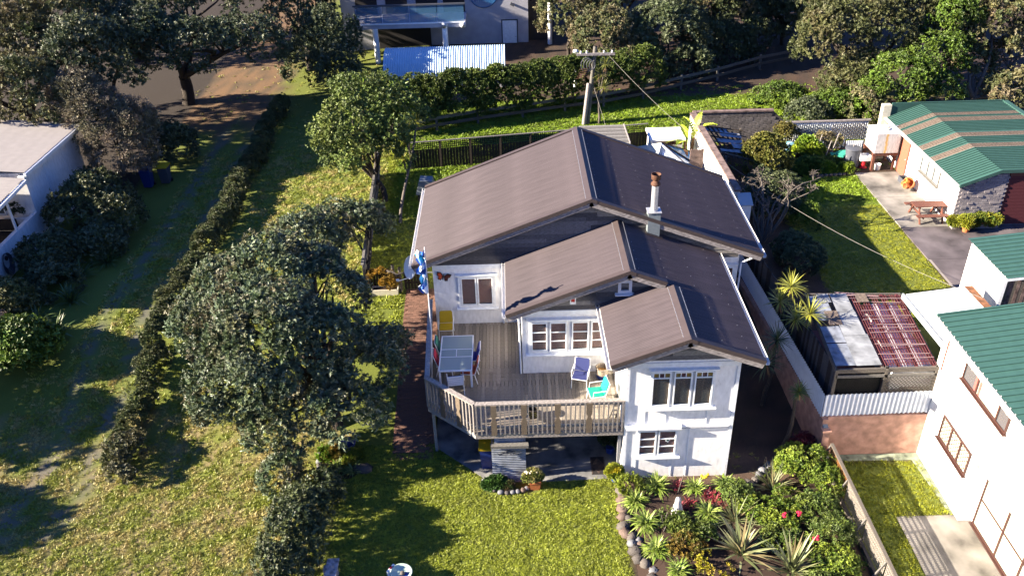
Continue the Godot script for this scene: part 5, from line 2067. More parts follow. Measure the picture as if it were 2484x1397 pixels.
	for k in 5:
		b = MB.new()
		b.bx(Vector3(14.93, g + 0.70, -14.22 + 0.118 * k), Vector3(16.38, g + 0.735, -14.22 + 0.118 * k + 0.108))
		part("table_board", b, M.red_wood, t)
	for z in [-14.73, -14.6, -13.4, -13.27]:
		b = MB.new()
		b.bx(Vector3(14.88, g + 0.42, z), Vector3(16.36, g + 0.455, z + 0.118))
		part("bench_board", b, M.red_wood, t)
	for x in [15.12, 16.15]:
		for s in [-1, 1]:
			b = MB.new()
			b.beam(Vector3(x, g, -13.93 + s * 0.62), Vector3(x, g + 0.69, -13.93 + s * 0.22), 0.045, 0.1)
			part("leg", b, M.red_wood, t)
		b = MB.new()
		b.bx(Vector3(x + 0.024, g + 0.33, -14.68), Vector3(x + 0.064, g + 0.418, -13.18))
		b.bx(Vector3(x + 0.024, g + 0.6, -14.2), Vector3(x + 0.064, g + 0.698, -13.66))
		part("crossbar", b, M.red_wood, t)
	# trough and the stacked pots by the wall
	t = thing("trough", "dark grey plastic trough on the concrete by the garage wall", "trough", Vector3(16.18, g, -17.75))
	b = MB.new()
	b.bx(Vector3(15.98, g, -18.05), Vector3(16.36, g + 0.03, -17.45))
	b.bx(Vector3(15.98, g + 0.03, -18.05), Vector3(16.01, g + 0.27, -17.45))
	b.bx(Vector3(16.33, g + 0.03, -18.05), Vector3(16.36, g + 0.27, -17.45))
	b.bx(Vector3(16.011, g + 0.03, -18.05), Vector3(16.329, g + 0.27, -18.02))
	b.bx(Vector3(16.011, g + 0.03, -17.48), Vector3(16.329, g + 0.27, -17.45))
	mat("slate", lin(0.055, 0.06, 0.075), 0.6)
	part("body", b, M.slate, t)
	mat("gold_pot", lin(0.48, 0.26, 0.06), 0.6)
	var pm := MB.new()
	pm.lathe(Vector3.ZERO, [Vector2(0.0, 0.0), Vector2(0.2, 0.01), Vector2(0.27, 0.34), Vector2(0.3, 0.36), Vector2(0.25, 0.36), Vector2(0.18, 0.05), Vector2(0.0, 0.04)], 20)
	t = thing("large_pot", "big terracotta pot lying on its side with smaller pots in it by the garage wall", "plant pot", Vector3(16.15, g + 0.27, -17.0))
	piece("body", pm.mesh(), M.terracotta, t, Transform3D(Basis(Vector3(0, 0, 1), 1.0) * Basis(Vector3(1, 0, 0), 0.5), Vector3(0.05, -0.02, 0)))
	pm = MB.new()
	pm.lathe(Vector3.ZERO, [Vector2(0.0, 0.0), Vector2(0.1, 0.0), Vector2(0.14, 0.2), Vector2(0.15, 0.21), Vector2(0.12, 0.2), Vector2(0.09, 0.03), Vector2(0, 0.02)], 16)
	var sp := pm.mesh()
	var np := 0
	for q in [[Vector3(16.02, g + 0.4, -16.95), M.gold_pot, "yellow-glazed small pot inside the overturned terracotta pot"], [Vector3(15.95, g + 0.28, -16.8), M.terracotta, "small terracotta pot in the mouth of the overturned pot"], [Vector3(16.0, g + 0.3, -17.15), M.gold_pot, "ochre small pot at the back of the overturned pot's mouth"]]:
		var o := piece(numbered("small_pot"), sp, q[1], self, Transform3D(Basis(Vector3(0, 0, 1), 1.2 + 0.2 * np) * Basis(Vector3(1, 0, 0), 0.3 * np), q[0]))
		tag(o, q[2], "plant pot", "small pots by the garage")
		np += 1
	# planter with orange flowers at the brick end, and its pot
	var ros := [rosette(10, 0.13, 0.035, 1.3, 0.2), rosette(9, 0.12, 0.04, 1.3, 0.2)]
	t = thing("brick_planter", "low brick planter with spiky green plants at the garage's brick end", "planter", Vector3(17.4, g, -12.85))
	b = MB.new()
	b.bx(Vector3(16.35, g - 0.03, -12.92), Vector3(18.4, g + 0.2, -12.78))
	b.bx(Vector3(16.35, g - 0.03, -13.03), Vector3(16.48, g + 0.2, -12.921))
	part("wall", b, M.brick0, t)
	for k in 6:
		small_plant(t, Vector3(16.55 + 0.34 * k, g + 0.32, -12.92), Vector3(0.24, 0.22, 0.2), ros, [Color(0.09, 0.15, 0.03), Color(0.14, 0.18, 0.03), Color(0.20, 0.20, 0.02)], 1.0, 20)
	t = pot("plant_pot", "orange terracotta pot with a leafy plant in front of the brick planter", Vector3(16.85, g, -12.55), [Vector2(0.13, 0), Vector2(0.19, 0.26), Vector2(0.205, 0.28), Vector2(0.16, 0.27), Vector2(0.0, 0.22)], M.terracotta, "potted plant")
	small_plant(t, Vector3(16.78, g + 0.42, -12.6), Vector3(0.28, 0.22, 0.24), ros, [Color(0.24, 0.24, 0.02), Color(0.16, 0.2, 0.03)], 1.0, 18)
	b = MB.new()
	for i in 9:
		b.lump(Vector3(17.62 + R.randfn(0, 0.09), g + 0.26 + R.randf() * 0.15, -12.72 + R.randfn(0, 0.04)), Vector3(0.05, 0.035, 0.05), 0.3, N2, i, 4, 7)
	solo("orange_flowers", b, M.orange, "cluster of bright orange flowers spilling over the brick planter", "flowers").set_meta("kind", "stuff")
	# water tank on its stand
	t = thing("tank_stand", "red-brown timber stand carrying the water tank beside the garage", "stand", Vector3(15.6, g, -19.8))
	for q in [[15.08, -19.25], [16.18, -19.35], [15.05, -20.4], [16.2, -20.4]]:
		b = MB.new()
		b.bx(Vector3(q[0] - 0.06, 2.1, q[1] - 0.06), Vector3(q[0] + 0.06, 3.02, q[1] + 0.06))
		part("leg", b, M.red_wood, t)
	b = MB.new()
	b.bx(Vector3(14.98, 3.02, -19.3), Vector3(16.26, 3.14, -19.18))
	b.bx(Vector3(14.98, 3.02, -20.5), Vector3(16.26, 3.14, -20.38))
	for k in 7:
		b.bx(Vector3(15.0 + 0.19 * k, 3.142, -20.5), Vector3(15.0 + 0.19 * k + 0.1, 3.165, -19.15))
	part("rail", b, M.red_wood, t)
	t = thing("water_tank", "square white water tank with a rust-yellow streak, standing on the timber stand", "water tank", Vector3(15.62, 3.17, -19.8))
	b = MB.new()
	b.bx(Vector3(15.02, 3.17, -20.45), Vector3(16.22, 4.2, -19.165))
	part("body", b, M.white_stain, t)
	b = MB.new()
	var p := [Vector2(15.0, 3.172), Vector2(16.24, 3.172), Vector2(16.24, 4.198), Vector2(15.0, 4.198)]
	for i in 24:
		for j in 8:
			var xa := 15.025 + 1.19 * i / 24.0
			var xb := 15.025 + 1.19 * (i + 1) / 24.0
			var ya := 3.172 + 1.026 * j / 8.0
			var yb := 3.172 + 1.026 * (j + 1) / 8.0
			var s := clampf(1.0 - absf((xa - 15.52 + 0.05 * N2.get_noise_1d(j * 9.0)) / 0.11), 0, 1)
			b.col = Color(0.47, 0.46, 0.46).lerp(Color(0.5, 0.30, 0.07), sm(s)) * (0.85 + 0.25 * N1.get_noise_2d(i * 14.0, j * 8.0))
			b.quad(Vector3(xa, ya, -19.16), Vector3(xb, ya, -19.16), Vector3(xb, yb, -19.16), Vector3(xa, yb, -19.16))
	part("front_panel", b, M.paint, t)
	b = MB.new()
	b.lathe(Vector3(15.65, 4.2, -19.85), [Vector2(0.26, 0.0), Vector2(0.26, 0.04), Vector2(0.22, 0.055), Vector2(0.0, 0.06)], 22)
	part("hatch", b, M.cream, t)
	b = MB.new()
	b.tube([Vector3(15.75, 4.3, -19.85), Vector3(16.3, 4.32, -19.9)], [0.03], 6)
	part("pipe", b, M.steel, t)
	# things in front of and beside the tank
	t = pot("bucket", "white plastic bucket under the water tank", Vector3(15.45, g, -19.4), [Vector2(0.0, 0.01), Vector2(0.13, 0.0), Vector2(0.165, 0.3), Vector2(0.175, 0.31), Vector2(0.15, 0.3), Vector2(0.12, 0.03), Vector2(0.0, 0.03)], M.white, "bucket")
	b = MB.new()
	b.tube([Vector3(15.29, g + 0.29, -19.4), Vector3(15.45, g + 0.2, -19.24), Vector3(15.61, g + 0.29, -19.4)], [0.007], 5)
	part("handle", b, M.steel, t)
	t = thing("garden_sink", "white basin on a bright red pedestal beside the water tank", "sink", Vector3(14.82, g, -19.7))
	b = MB.new()
	b.lathe(Vector3(14.82, g, -19.7), [Vector2(0.2, 0.0), Vector2(0.19, 0.04), Vector2(0.1, 0.1), Vector2(0.09, 0.4), Vector2(0.14, 0.44)], 16)
	mat("bright_red", lin(0.55, 0.01, 0.02), 0.5)
	part("pedestal", b, M.bright_red, t)
	b = MB.new()
	for q in [[-0.26, 0.26, -0.22, -0.18], [-0.26, 0.26, 0.18, 0.22], [-0.26, -0.22, -0.18, 0.18], [0.22, 0.26, -0.18, 0.18]]:
		b.bx(Vector3(14.82 + q[0], g + 0.45, -19.7 + q[2]), Vector3(14.82 + q[1], g + 0.72, -19.7 + q[3]))
	b.bx(Vector3(14.6, g + 0.44, -19.88), Vector3(15.04, g + 0.5, -19.52))
	part("basin", b, M.white, t)
	t = thing("compost_bin", "tall black plastic compost bin between the garden and the sink", "compost bin", Vector3(14.28, 2.2, -20.0))
	b = MB.new()
	b.lathe(Vector3(14.28, 2.15, -20.0), [Vector2(0.42, 0.0), Vector2(0.42, 0.25), Vector2(0.40, 0.27), Vector2(0.395, 0.6), Vector2(0.375, 0.62), Vector2(0.36, 0.95)], 14)
	part("body", b, M.slate, t)
	b = MB.new()
	b.lathe(Vector3(14.28, 3.1, -20.0), [Vector2(0.4, 0.0), Vector2(0.4, 0.06), Vector2(0.2, 0.13), Vector2(0.0, 0.14)], 14)
	part("lid", b, M.slate, t)
	# trellis fence with white iron behind it
	t = thing("trellis_fence", "fence of white corrugated sheets with diamond trellis panels, at the back of the vegetable garden", "fence", Vector3(14, 2.3, -22.8))
	b = MB.new()
	b.sheet(Vector3(11.6, 2.2, -22.95), Vector3(4.5, 0, 0), Vector3(0, 1.25, 0), Vector3(0, 0, 1), 0.12, 0.018, 6)
	part("sheet", b, M.zinc_white, t)
	b = MB.new()
	b.bx(Vector3(11.55, 3.45, -23.02), Vector3(16.2, 3.53, -22.9))
	part("cap_rail", b, M.barge, t)
	mat("trellis_dark", lin(0.07, 0.085, 0.085), 0.8)
	laths(t, lattice(Vector3(11.7, 2.55, -22.86), Vector3(2.3, 0, 0), Vector3(0, 0.8, 0), 0.12, 0.03), M.trellis_dark)
	laths(t, lattice(Vector3(14.1, 2.5, -22.86), Vector3(1.9, 0, 0), Vector3(0, 0.85, 0), 0.15, 0.035), M.old_wood)
	b = MB.new()
	b.sheet(Vector3(12.2, 2.2, -22.0), Vector3(2.4, 0, 0), Vector3(0, 0.65, 0.05), Vector3(0, 0, 1), 0.12, 0.018, 6)
	part("sheet", b, M.zinc_white, t)
	b = MB.new()
	b.sheet(Vector3(14.1, 2.2, -20.6), Vector3(0.9, 0, 0), Vector3(0, 1.1, 0), Vector3(0, 0, 1), 0.1, 0.018, 6)
	solo("corrugated_iron", b, M.zinc_white, "short white corrugated panel standing behind the black compost bin", "iron panel")
	# garden stakes, net, plants
	var sti := 0
	for q in [[12.35, -20.3, 0.35, 1.9, "first"], [12.85, -20.1, 0.3, 1.6, "second"], [13.15, -20.25, 0.4, 2.0, "tallest"], [13.75, -19.6, 0.12, 0.9, "shortest"], [14.0, -19.9, 0.3, 1.5, "last"], [11.9, -20.7, 0.1, 1.0, "low leaning"]]:
		b = MB.new()
		b.tube([Vector3(q[0], 2.15, q[1]), Vector3(q[0] + q[2], 2.15 + q[3] * 0.85, q[1] - q[2] * 0.3)], [0.022, 0.02], 6)
		solo("garden_stake", b, M.barge, "%s pale leaning bean stake in the vegetable garden, counted from the left" % q[4], "stake", "stakes in the vegetable garden")
		sti += 1
	mat("shade_cloth", lin(0.012, 0.16, 0.11), 0.8)
	for q in [[Vector3(12.3, 2.45, -20.3), Vector3(0.75, 0.25, 0), "lower"], [Vector3(13.2, 2.85, -20.3), Vector3(0.95, 0.25, 0.1), "upper"]]:
		b = MB.new()
		var o: Vector3 = q[0]
		for i in 8:
			for j in 3:
				var f := func(u: float, v: float) -> Vector3: return o + (q[1] as Vector3) * u + Vector3(0, -0.22 * v - 0.1 * sin(u * PI), 0.1 * sin(u * 9.0 + v * 3.0) + 0.3 * v)
				b.quad(f.call(i / 8.0, (j + 1) / 3.0), f.call((i + 1) / 8.0, (j + 1) / 3.0), f.call((i + 1) / 8.0, j / 3.0), f.call(i / 8.0, j / 3.0))
		solo("shade_cloth", b, M.shade_cloth, "%s strip of green shade cloth strung between the garden stakes" % q[2], "cloth", "green cloths on the stakes")
	t = thing("barrel", "blue-grey barrel half hidden in the vegetable garden corner", "barrel", Vector3(11.55, 2.25, -21.4))
	b = MB.new()
	b.lathe(Vector3(11.55, 2.2, -21.4), [Vector2(0.3, 0.0), Vector2(0.34, 0.35), Vector2(0.3, 0.75), Vector2(0.0, 0.78)], 14)
	mat("barrel_blue", lin(0.10, 0.22, 0.30), 0.5)
	part("body", b, M.barrel_blue, t)
	b = MB.new()
	b.tube([Vector3(11.15, 2.2, -21.2), Vector3(11.2, 2.9, -21.2), Vector3(11.5, 3.1, -21.25)], [0.02], 6)
	part("hoop", b, M.barge, t)
	var big := [rosette(9, 0.24, 0.10, 1.3, 0.3), rosette(8, 0.2, 0.09, 1.2, 0.2)]
	var veg := [
		["banana_lily", "tall bright yellow-green ginger clump in the vegetable garden", Vector3(12.1, 2.3, -20.6), Vector3(0.55, 0.6, 0.45), [Color(0.20, 0.26, 0.02), Color(0.12, 0.2, 0.02)], 1.1],
		["leafy_shrub", "low glossy green plants at the vegetable garden's left front", Vector3(11.9, 2.2, -19.4), Vector3(0.6, 0.35, 0.45), [Color(0.09, 0.15, 0.03), Color(0.05, 0.09, 0.02)], 0.9],
		["leafy_shrub", "olive-brown bush against the end of the grey block wall", Vector3(11.5, 2.4, -22.2), Vector3(0.55, 0.75, 0.4), [Color(0.15, 0.13, 0.04), Color(0.10, 0.11, 0.04)], 0.55],
		["leafy_shrub", "pale pinkish shrub behind the green shade cloth", Vector3(13.4, 2.5, -21.4), Vector3(0.7, 0.55, 0.4), [Color(0.22, 0.18, 0.11), Color(0.15, 0.15, 0.07)], 0.45],
		["leafy_shrub", "grassy green clump at the front edge of the vegetable garden", Vector3(12.75, 2.2, -19.3), Vector3(0.35, 0.25, 0.3), [Color(0.12, 0.2, 0.02)], 0.6],
		["leafy_shrub", "round bright green plant at the corner of the lawn and concrete", Vector3(13.75, 2.2, -19.3), Vector3(0.32, 0.22, 0.28), [Color(0.16, 0.22, 0.02), Color(0.1, 0.15, 0.02)], 0.6],
		["leafy_shrub", "dark green low plants beneath the stakes", Vector3(13.1, 2.2, -19.9), Vector3(0.7, 0.25, 0.4), [Color(0.05, 0.09, 0.02), Color(0.07, 0.11, 0.03)], 0.6]]
	for q in veg:
		t = thing("garden_plant", q[1], "plant", q[2], "plants in the vegetable garden")
		small_plant(t, (q[2] as Vector3) + Vector3(0, (q[3] as Vector3).y * 0.55, 0), q[3], big, q[4], q[5], 18)
	for k in 9:
		b = MB.new()
		b.lump(Vector3.ZERO, Vector3(0.13, 0.08, 0.1), 0.2, N2, k + 3, 6, 9)
		var s := solo("edging_stone", b, M["stone%d" % [0, 3, 0][k % 3]], "pale rough stone edging the vegetable garden, %s from the left" % nth(k), "stone", "stones edging the vegetable garden")
		s.position = Vector3(11.9 + 0.24 * k, 2.2, -18.75 - 0.02 * k)


func make_back() -> void:
	# power pole
	var t := thing("power_pole", "grey timber power pole with a crossarm behind the house", "power pole", Vector3(1.0, 2.5, -26))
	var b := MB.new()
	b.tube([Vector3(1.05, 2.3, -26), Vector3(1.44, 7.05, -26)], [0.14, 0.11], 10)
	part("post", b, M.grey_wood, t)
	b = MB.new()
	b.tube([Vector3(0.84, 2.3, -25.85), Vector3(1.1, 5.0, -25.85)], [0.13, 0.12], 10)
	part("splint", b, M.barge, t)
	b = MB.new()
	b.beam(Vector3(0.4, 6.66, -25.86), Vector3(2.5, 6.64, -25.86), 0.11, 0.13)
	part("crossarm", b, M.barge, t)
	b = MB.new()
	for k in 4:
		var p := []
		for i in 10:
			var a := TAU * i / 9.0
			p.append(Vector3(0.95 + 0.1 * k + (0.32 - 0.05 * k) * cos(a), 6.1 + (0.42 - 0.06 * k) * sin(a), -25.75 + 0.03 * k))
		b.tube(p, [0.022], 5)
	part("cable_coil", b, M.wire if M.has("wire") else M.black, t)
	b = MB.new()
	for k in 5:
		b.tube([Vector3(1.2, 6.1 - 0.12 * k, -25.82), Vector3(1.0 - 0.06 * k, 5.9 - 0.12 * k, -25.7), Vector3(0.65 - 0.08 * k, 5.85 - 0.13 * k, -25.72)], [0.03, 0.025, 0.012], 5)
	part("cable_joint", b, M.rust, t)
	for x in [0.62, 0.95, 1.9, 2.35]:
		b = MB.new()
		b.lathe(Vector3(x, 6.72, -25.86), [Vector2(0.03, 0), Vector2(0.05, 0.04), Vector2(0.03, 0.08), Vector2(0.05, 0.11), Vector2(0.0, 0.14)], 8)
		part("insulator", b, M.white_trim, t)
	b = MB.new()
	var cp := []
	for i in 41:
		var u := i / 40.0
		cp.append(Vector3(2.2, 6.55, -25.8).lerp(Vector3(13.0, 4.2, -4.0), u) + Vector3(0, -5.88 * u * (1.0 - u), 0))
	b.tube(cp, [0.007], 5)
	mat("cable_grey", lin(0.2, 0.19, 0.17), 0.7)
	solo("power_cable", b, M.cable_grey, "pale overhead service cable sagging from the pole's crossarm across the neighbouring lawn", "cable")
	b = MB.new()
	b.tube([Vector3(1.35, 4.9, -25.9), Vector3(2.1, 2.6, -24.0)], [0.009], 5)
	solo("stay_wire", b, M.cable_grey, "thin stay wire running from the pole down behind the slatted shed", "wire")
	cabbage_tree("shaggy cabbage tree beside the timber power pole", Vector3(1.72, 2.5, -25.9), [Vector3(1.75, 5.5, -25.9), Vector3(2.0, 6.1, -25.8), Vector3(1.95, 4.85, -25.7)], Color(0.14, 0.15, 0.04), "cabbage trees", 0.62)
	# post and rail fence
	t = thing("rail_fence", "weathered post-and-rail fence along the back of the grass", "fence", Vector3(4, 2.8, -29))
	var fp := [[-10.2, -24.7], [-7.6, -25.6], [-5.25, -26.4], [-2.64, -27.1], [-0.1, -27.8], [2.25, -28.3], [4.76, -29.3], [7.3, -30.6], [9.8, -31.8], [12.94, -33.6], [15.34, -34.6]]
	for i in fp.size():
		b = MB.new()
		var p := on(fp[i][0], fp[i][1])
		b.box(p + Vector3(0, 0.42, 0), Vector3(0.13, 1.05, 0.11))
		part("post", b, M.grey_wood, t)
		if i > 0:
			var q := on(fp[i - 1][0], fp[i - 1][1])
			for y in [0.38, 0.80]:
				b = MB.new()
				b.beam(q + Vector3(0, y, 0.075), p + Vector3(0, y, 0.075), 0.04, 0.17)
				part("rail", b, M.grey_wood if y > 0.5 else M.old_wood, t)
	# shed with a slatted grey roof
	t = thing("slatted_shed", "small shed with a weathered grey slatted roof behind the house ridge", "shed", Vector3(1.3, 2.3, -19.7))
	b = MB.new()
	b.bx(Vector3(0.3, 2.2, -20.6), Vector3(2.3, 4.36, -18.5))
	part("wall", b, M.old_wood, t)
	for k in 16:
		b = MB.new()
		b.bx(Vector3(0.15, 4.4 + 0.004 * (k % 3), -20.85 + 0.157 * k), Vector3(2.45, 4.45 + 0.004 * (k % 3), -20.85 + 0.157 * k + 0.135))
		part("roof_slat", b, M.grey_wood if k % 3 else M.board4, t)
	b = MB.new()
	b.bx(Vector3(2.451, 4.34, -20.87), Vector3(2.5, 4.5, -18.3))
	part("edge_board", b, M.barge, t)
	# white flat-roofed hut
	t = thing("white_hut", "small flat-roofed white hut with a cracked top beside the banana plants", "hut", Vector3(4.7, 2.3, -20.9))
	b = MB.new()
	b.bx(Vector3(3.85, 2.2, -21.55), Vector3(5.45, 3.8, -20.15))
	part("wall", b, M.white, t)
	b = MB.new()
	b.bx(Vector3(3.75, 3.8, -21.7), Vector3(5.58, 3.9, -20.05))
	part("roof_slab", b, M.white_stain, t)
	b = MB.new()
	for k in 11:
		var x := 3.98 + 0.13 * k
		if k == 8:
			continue
		b.beam(Vector3(x, 3.903, -21.1 + 0.02 * R.randfn()), Vector3(x + 0.1, 3.903, -21.1 + 0.02 * R.randfn()), 0.02, 0.006)
		b.beam(Vector3(x + 0.05, 3.903, -21.1), Vector3(x + 0.05, 3.903, -21.02 + 0.05 * R.randf()), 0.018, 0.005)
	part("crack", b, M.dark_in, t).set_meta("kind", "stuff")
	b = MB.new()
	b.sheet(Vector3(4.2, 3.6, -20.04), Vector3(1.2, 0, 0), Vector3(0, 0.18, 0), Vector3(0, 0, 1), 0.1, 0.03, 6)
	part("rusty_fringe", b, M.rust, t)
	# white gazebo-like garden house with a blue glazed slope
	t = thing("garden_house", "white boarded garden house with a blue glazed roof slope behind the house", "garden house", Vector3(4.6, 2.3, -18.8))
	var ap := Vector3(4.06, 4.2, -18.9)
	var p1 := Vector3(5.84, 3.2, -20.04)
	var p2 := Vector3(5.82, 2.95, -17.4)
	var p3 := Vector3(3.3, 3.0, -17.0)
	var p4 := Vector3(2.75, 3.4, -20.3)
	b = MB.new()
	b.tri(ap, p2, p1)
	mat("blue_glass", lin(0.02, 0.10, 0.24), 0.25, null, Vector3.ONE, {"spec": 0.6})
	part("roof_glazing", b, M.blue_glass, t)
	b = MB.new()
	for q in [[ap, p1], [ap, p2], [p2, p1], [ap, p1.lerp(p2, 0.5)]]:
		b.beam((q[0] as Vector3) + Vector3(0.02, 0.03, 0), (q[1] as Vector3) + Vector3(0.02, 0.03, 0), 0.07, 0.05)
	part("glazing_bar", b, M.dark_wood, t)
	b = MB.new()
	b.tri(ap, p4, p3)
	b.tri(ap, p1, p4)
	part("roof_sheet", b, M.cream, t)
	b = MB.new()
	b.tri(ap + Vector3(0, -0.05, 0.1), p3 + Vector3(0, -0.05, 0), p2 + Vector3(0, -0.05, 0))
	part("gable", b, M.pale_blue, t)
	b = MB.new()
	for k in 13:
		var u := (k + 0.5) / 13.0
		var lo := p3.lerp(p2, u) + Vector3(0, -0.04, 0.02)
		var hi := lo.lerp(ap, 1.0 - absf(u - 0.38) / 0.62 * 1.0 if u > 0.38 else u / 0.38) + Vector3(0, -0.05, 0.06)
		b.beam(lo, hi, 0.09, 0.02, Vector3(0, 0.5, 1))
	part("slat", b, M.white_trim, t)
	b = MB.new()
	b.beam(ap + Vector3(0, 0.0, 0.08), p2 + Vector3(0, 0, 0.08), 0.12, 0.06, Vector3(0.5, 1, 0.5))
	b.beam(ap + Vector3(0, 0.0, 0.08), p3 + Vector3(0, 0, 0.08), 0.12, 0.06, Vector3(-0.5, 1, 0.5))
	part("barge_board", b, M.white_trim, t)
	b = MB.new()
	b.prism([Vector3(3.3, 2.2, -17.2), Vector3(5.6, 2.2, -17.6), Vector3(5.6, 2.2, -19.9), Vector3(3.0, 2.2, -20.1)], Vector3(0, 0.8, 0))
	part("wall", b, M.white, t)
	# bamboo screen
	t = thing("bamboo_screen", "tan bamboo screen between the garden house and the white boundary wall", "screen", Vector3(5.85, 2.2, -18.4))
	for k in 16:
		b = MB.new()
		var x := 5.52 + 0.043 * k
		b.tube([Vector3(x, 2.1, -18.45), Vector3(x, 3.98 + R.randfn(0, 0.02), -18.45)], [0.022], 6)
		part("cane", b, M.tan, t)
	# banana plants
	t = thing("banana_plant", "banana plant with long torn leaves leaning over the white boundary wall", "banana plant", Vector3(5.75, 2.3, -20.2))
	b = MB.new()
	for q in [[5.7, -20.3, 5.6, 3.7], [6.0, -20.6, 6.1, 4.0], [5.5, -19.9, 5.3, 3.3]]:
		b.tube([Vector3(q[0], 2.2, q[1]), Vector3(q[2], q[3], q[1])], [0.12, 0.07], 8)
	part("stem", b, M.straw, t)
	var lv := [[5.6, 3.6, -20.3, -0.9, 0.9, -0.6, 1.2], [5.6, 3.7, -20.3, -1.0, 0.5, 0.3, 1.5], [5.6, 3.6, -20.3, -0.6, 0.7, 0.8, 1.4], [6.1, 4.0, -20.6, 0.8, 1.0, 0.3, 1.6], [6.1, 4.0, -20.6, 0.3, 1.3, -0.3, 1.5], [6.1, 3.9, -20.6, -0.4, 1.2, -0.6, 1.4], [5.3, 3.3, -19.9, 0.3, 0.4, 1.0, 1.1], [5.3, 3.3, -19.9, -1.0, 0.4, 0.2, 1.4], [6.0, 3.7, -20.5, 0.1, 1.0, 0.5, 1.2], [5.7, 3.7, -20.3, -0.2, 1.1, -1.0, 1.5]]
	for i in lv.size():
		var q: Array = lv[i]
		b = MB.new()
		var g := 0.8 + 0.4 * R.randf()
		b.col = Color(0.24 * g, 0.30 * g, 0.03) if i != 6 else Color(0.35, 0.16, 0.05)
		var d := Vector3(q[3], q[4], q[5]).normalized()
		var o := Vector3(q[0], q[1], q[2])
		var side := d.cross(Vector3.UP).normalized()
		var pp := o
		var f := d
		for k in 9:
			var w := 0.2 * sin(PI * clampf((k + 0.7) / 9.3, 0, 1))
			var w2 := 0.2 * sin(PI * clampf((k + 1.7) / 9.3, 0, 1))
			var nx := pp + f * (q[6] as float) / 11.0
			b.quad(pp, nx, nx + side * w2 + Vector3(0, 0.06, 0), pp + f * 0.02 + side * w + Vector3(0, 0.06 + 0.04 * R.randf(), 0))
			b.quad(pp, pp + f * 0.02 - side * w + Vector3(0, 0.06 + 0.04 * R.randf(), 0), nx - side * w2 + Vector3(0, 0.06, 0), nx)
			pp = nx
			f = (f + Vector3(0, -0.13, 0)).normalized()
		part("leaf_blade", b, M.strap, t)
	# white boundary wall with a tan coping and the red arch
	t = thing("boundary_wall", "white rendered boundary wall with a tan coping, running back from the house", "wall", Vector3(6.4, 2.1, -17.6))
	b = MB.new()
	b.prism([Vector3(6.22, 2.0, -22.4), Vector3(6.38, 2.0, -12.9), Vector3(6.6, 2.0, -12.9), Vector3(6.5, 2.0, -22.4)], Vector3(0, 2.3, 0))
	part("body", b, M.white_stain, t)
	b = MB.new()
	b.prism([Vector3(6.2, 4.3, -22.45), Vector3(6.36, 4.3, -12.85), Vector3(6.66, 4.3, -12.85), Vector3(6.52, 4.3, -22.45)], Vector3(0, 0.1, 0))
	part("coping", b, M.tan, t)
	b = MB.new()
	var arch := []
	for i in 13:
		var a := PI * i / 12.0
		arch.append(Vector3(6.31, 3.0 + 1.15 * sin(a), -13.9 - 1.4 * cos(a)))
	b.prism(arch, Vector3(0.02, 0, 0))
	part("red_arch", b, M.maroon, t)
	t = thing("meter_box", "small white lean-to box at the near end of the white boundary wall", "box", Vector3(6.8, 2.1, -12.5))
	b = MB.new()
	b.prism([Vector3(6.5, 2.0, -12.83), Vector3(6.5, 2.0, -12.3), Vector3(7.0, 2.0, -12.3), Vector3(7.0, 2.0, -12.83)], Vector3(0, 1.9, 0))
	part("body", b, M.white, t)
	b = MB.new()
	b.prism([Vector3(6.46, 3.91, -12.86), Vector3(6.46, 4.25, -12.86), Vector3(6.46, 3.95, -12.22), Vector3(6.46, 3.91, -12.22)], Vector3(0.6, 0, 0))
	part("lid", b, M.pale_blue, t)
	# grey block wall
	t = thing("block_wall", "stained grey concrete block wall with a stepped right end", "wall", Vector3(9, 2.2, -23.1))
	b = MB.new()
	b.prism([Vector3(6.6, 2.0, -23.02), Vector3(11.7, 2.0, -23.02), Vector3(11.7, 3.35, -23.02), Vector3(10.85, 4.13, -23.02), Vector3(6.6, 4.13, -23.02)], Vector3(0, 0, -0.16))
	part("mortar", b, M.stone1, t)
	for i in 4:
		var v: float = [1.0, 0.85, 1.12, 0.72][i]
		mat("block%d" % i, lin(0.185 * v, 0.165 * v, 0.155 * v), 0.9, T.stain, Vector3.ONE * 1.1)
	var bm := MB.new()
	bm.box(Vector3.ZERO, Vector3(0.385, 0.19, 0.05))
	var blk := bm.mesh()
	for r in 11:
		for c in 13:
			var x := 6.8 + 0.4 * c + (0.2 if r % 2 else 0.0)
			var y := 2.12 + 0.2 * r
			if x > 11.55 or (x > 10.7 and y > 4.05 - (x - 10.75) * 0.9):
				continue
			var k := 3 if (r > 8 and R.randf() < 0.7) else R.randi() % 3
			piece("block", blk, M["block%d" % k], t, Transform3D(Basis.IDENTITY, Vector3(x, y, -23.02 + R.randf() * 0.008) - org(t)))
	b = MB.new()
	b.bx(Vector3(6.5, 4.135, -23.22), Vector3(10.85, 4.22, -22.95))
	part("coping", b, M.tan, t)
	# collapsed shade frame between the walls
	t = thing("ruined_frame", "collapsing timber frame with torn blue-grey sheets behind the boundary wall", "shade frame", Vector3(8, 2.2, -20.4))
	for k in 7:
		b = MB.new()
		b.beam(Vector3(6.9 + 0.25 * k, 3.7 - 0.04 * k, -22.5 + 0.1 * k), Vector3(7.2 + 0.25 * k, 3.55 - 0.03 * k, -18.3), 0.05, 0.07)
		part("rafter", b, M.dark_wood, t)
	for k in 6:
		b = MB.new()
		b.beam(Vector3(6.85, 3.74, -22.2 + 0.68 * k), Vector3(9.0, 3.5 - 0.05 * k, -21.9 + 0.72 * k), 0.06, 0.05)
		part("batten", b, M.old_wood if k % 2 else M.dark_wood, t)
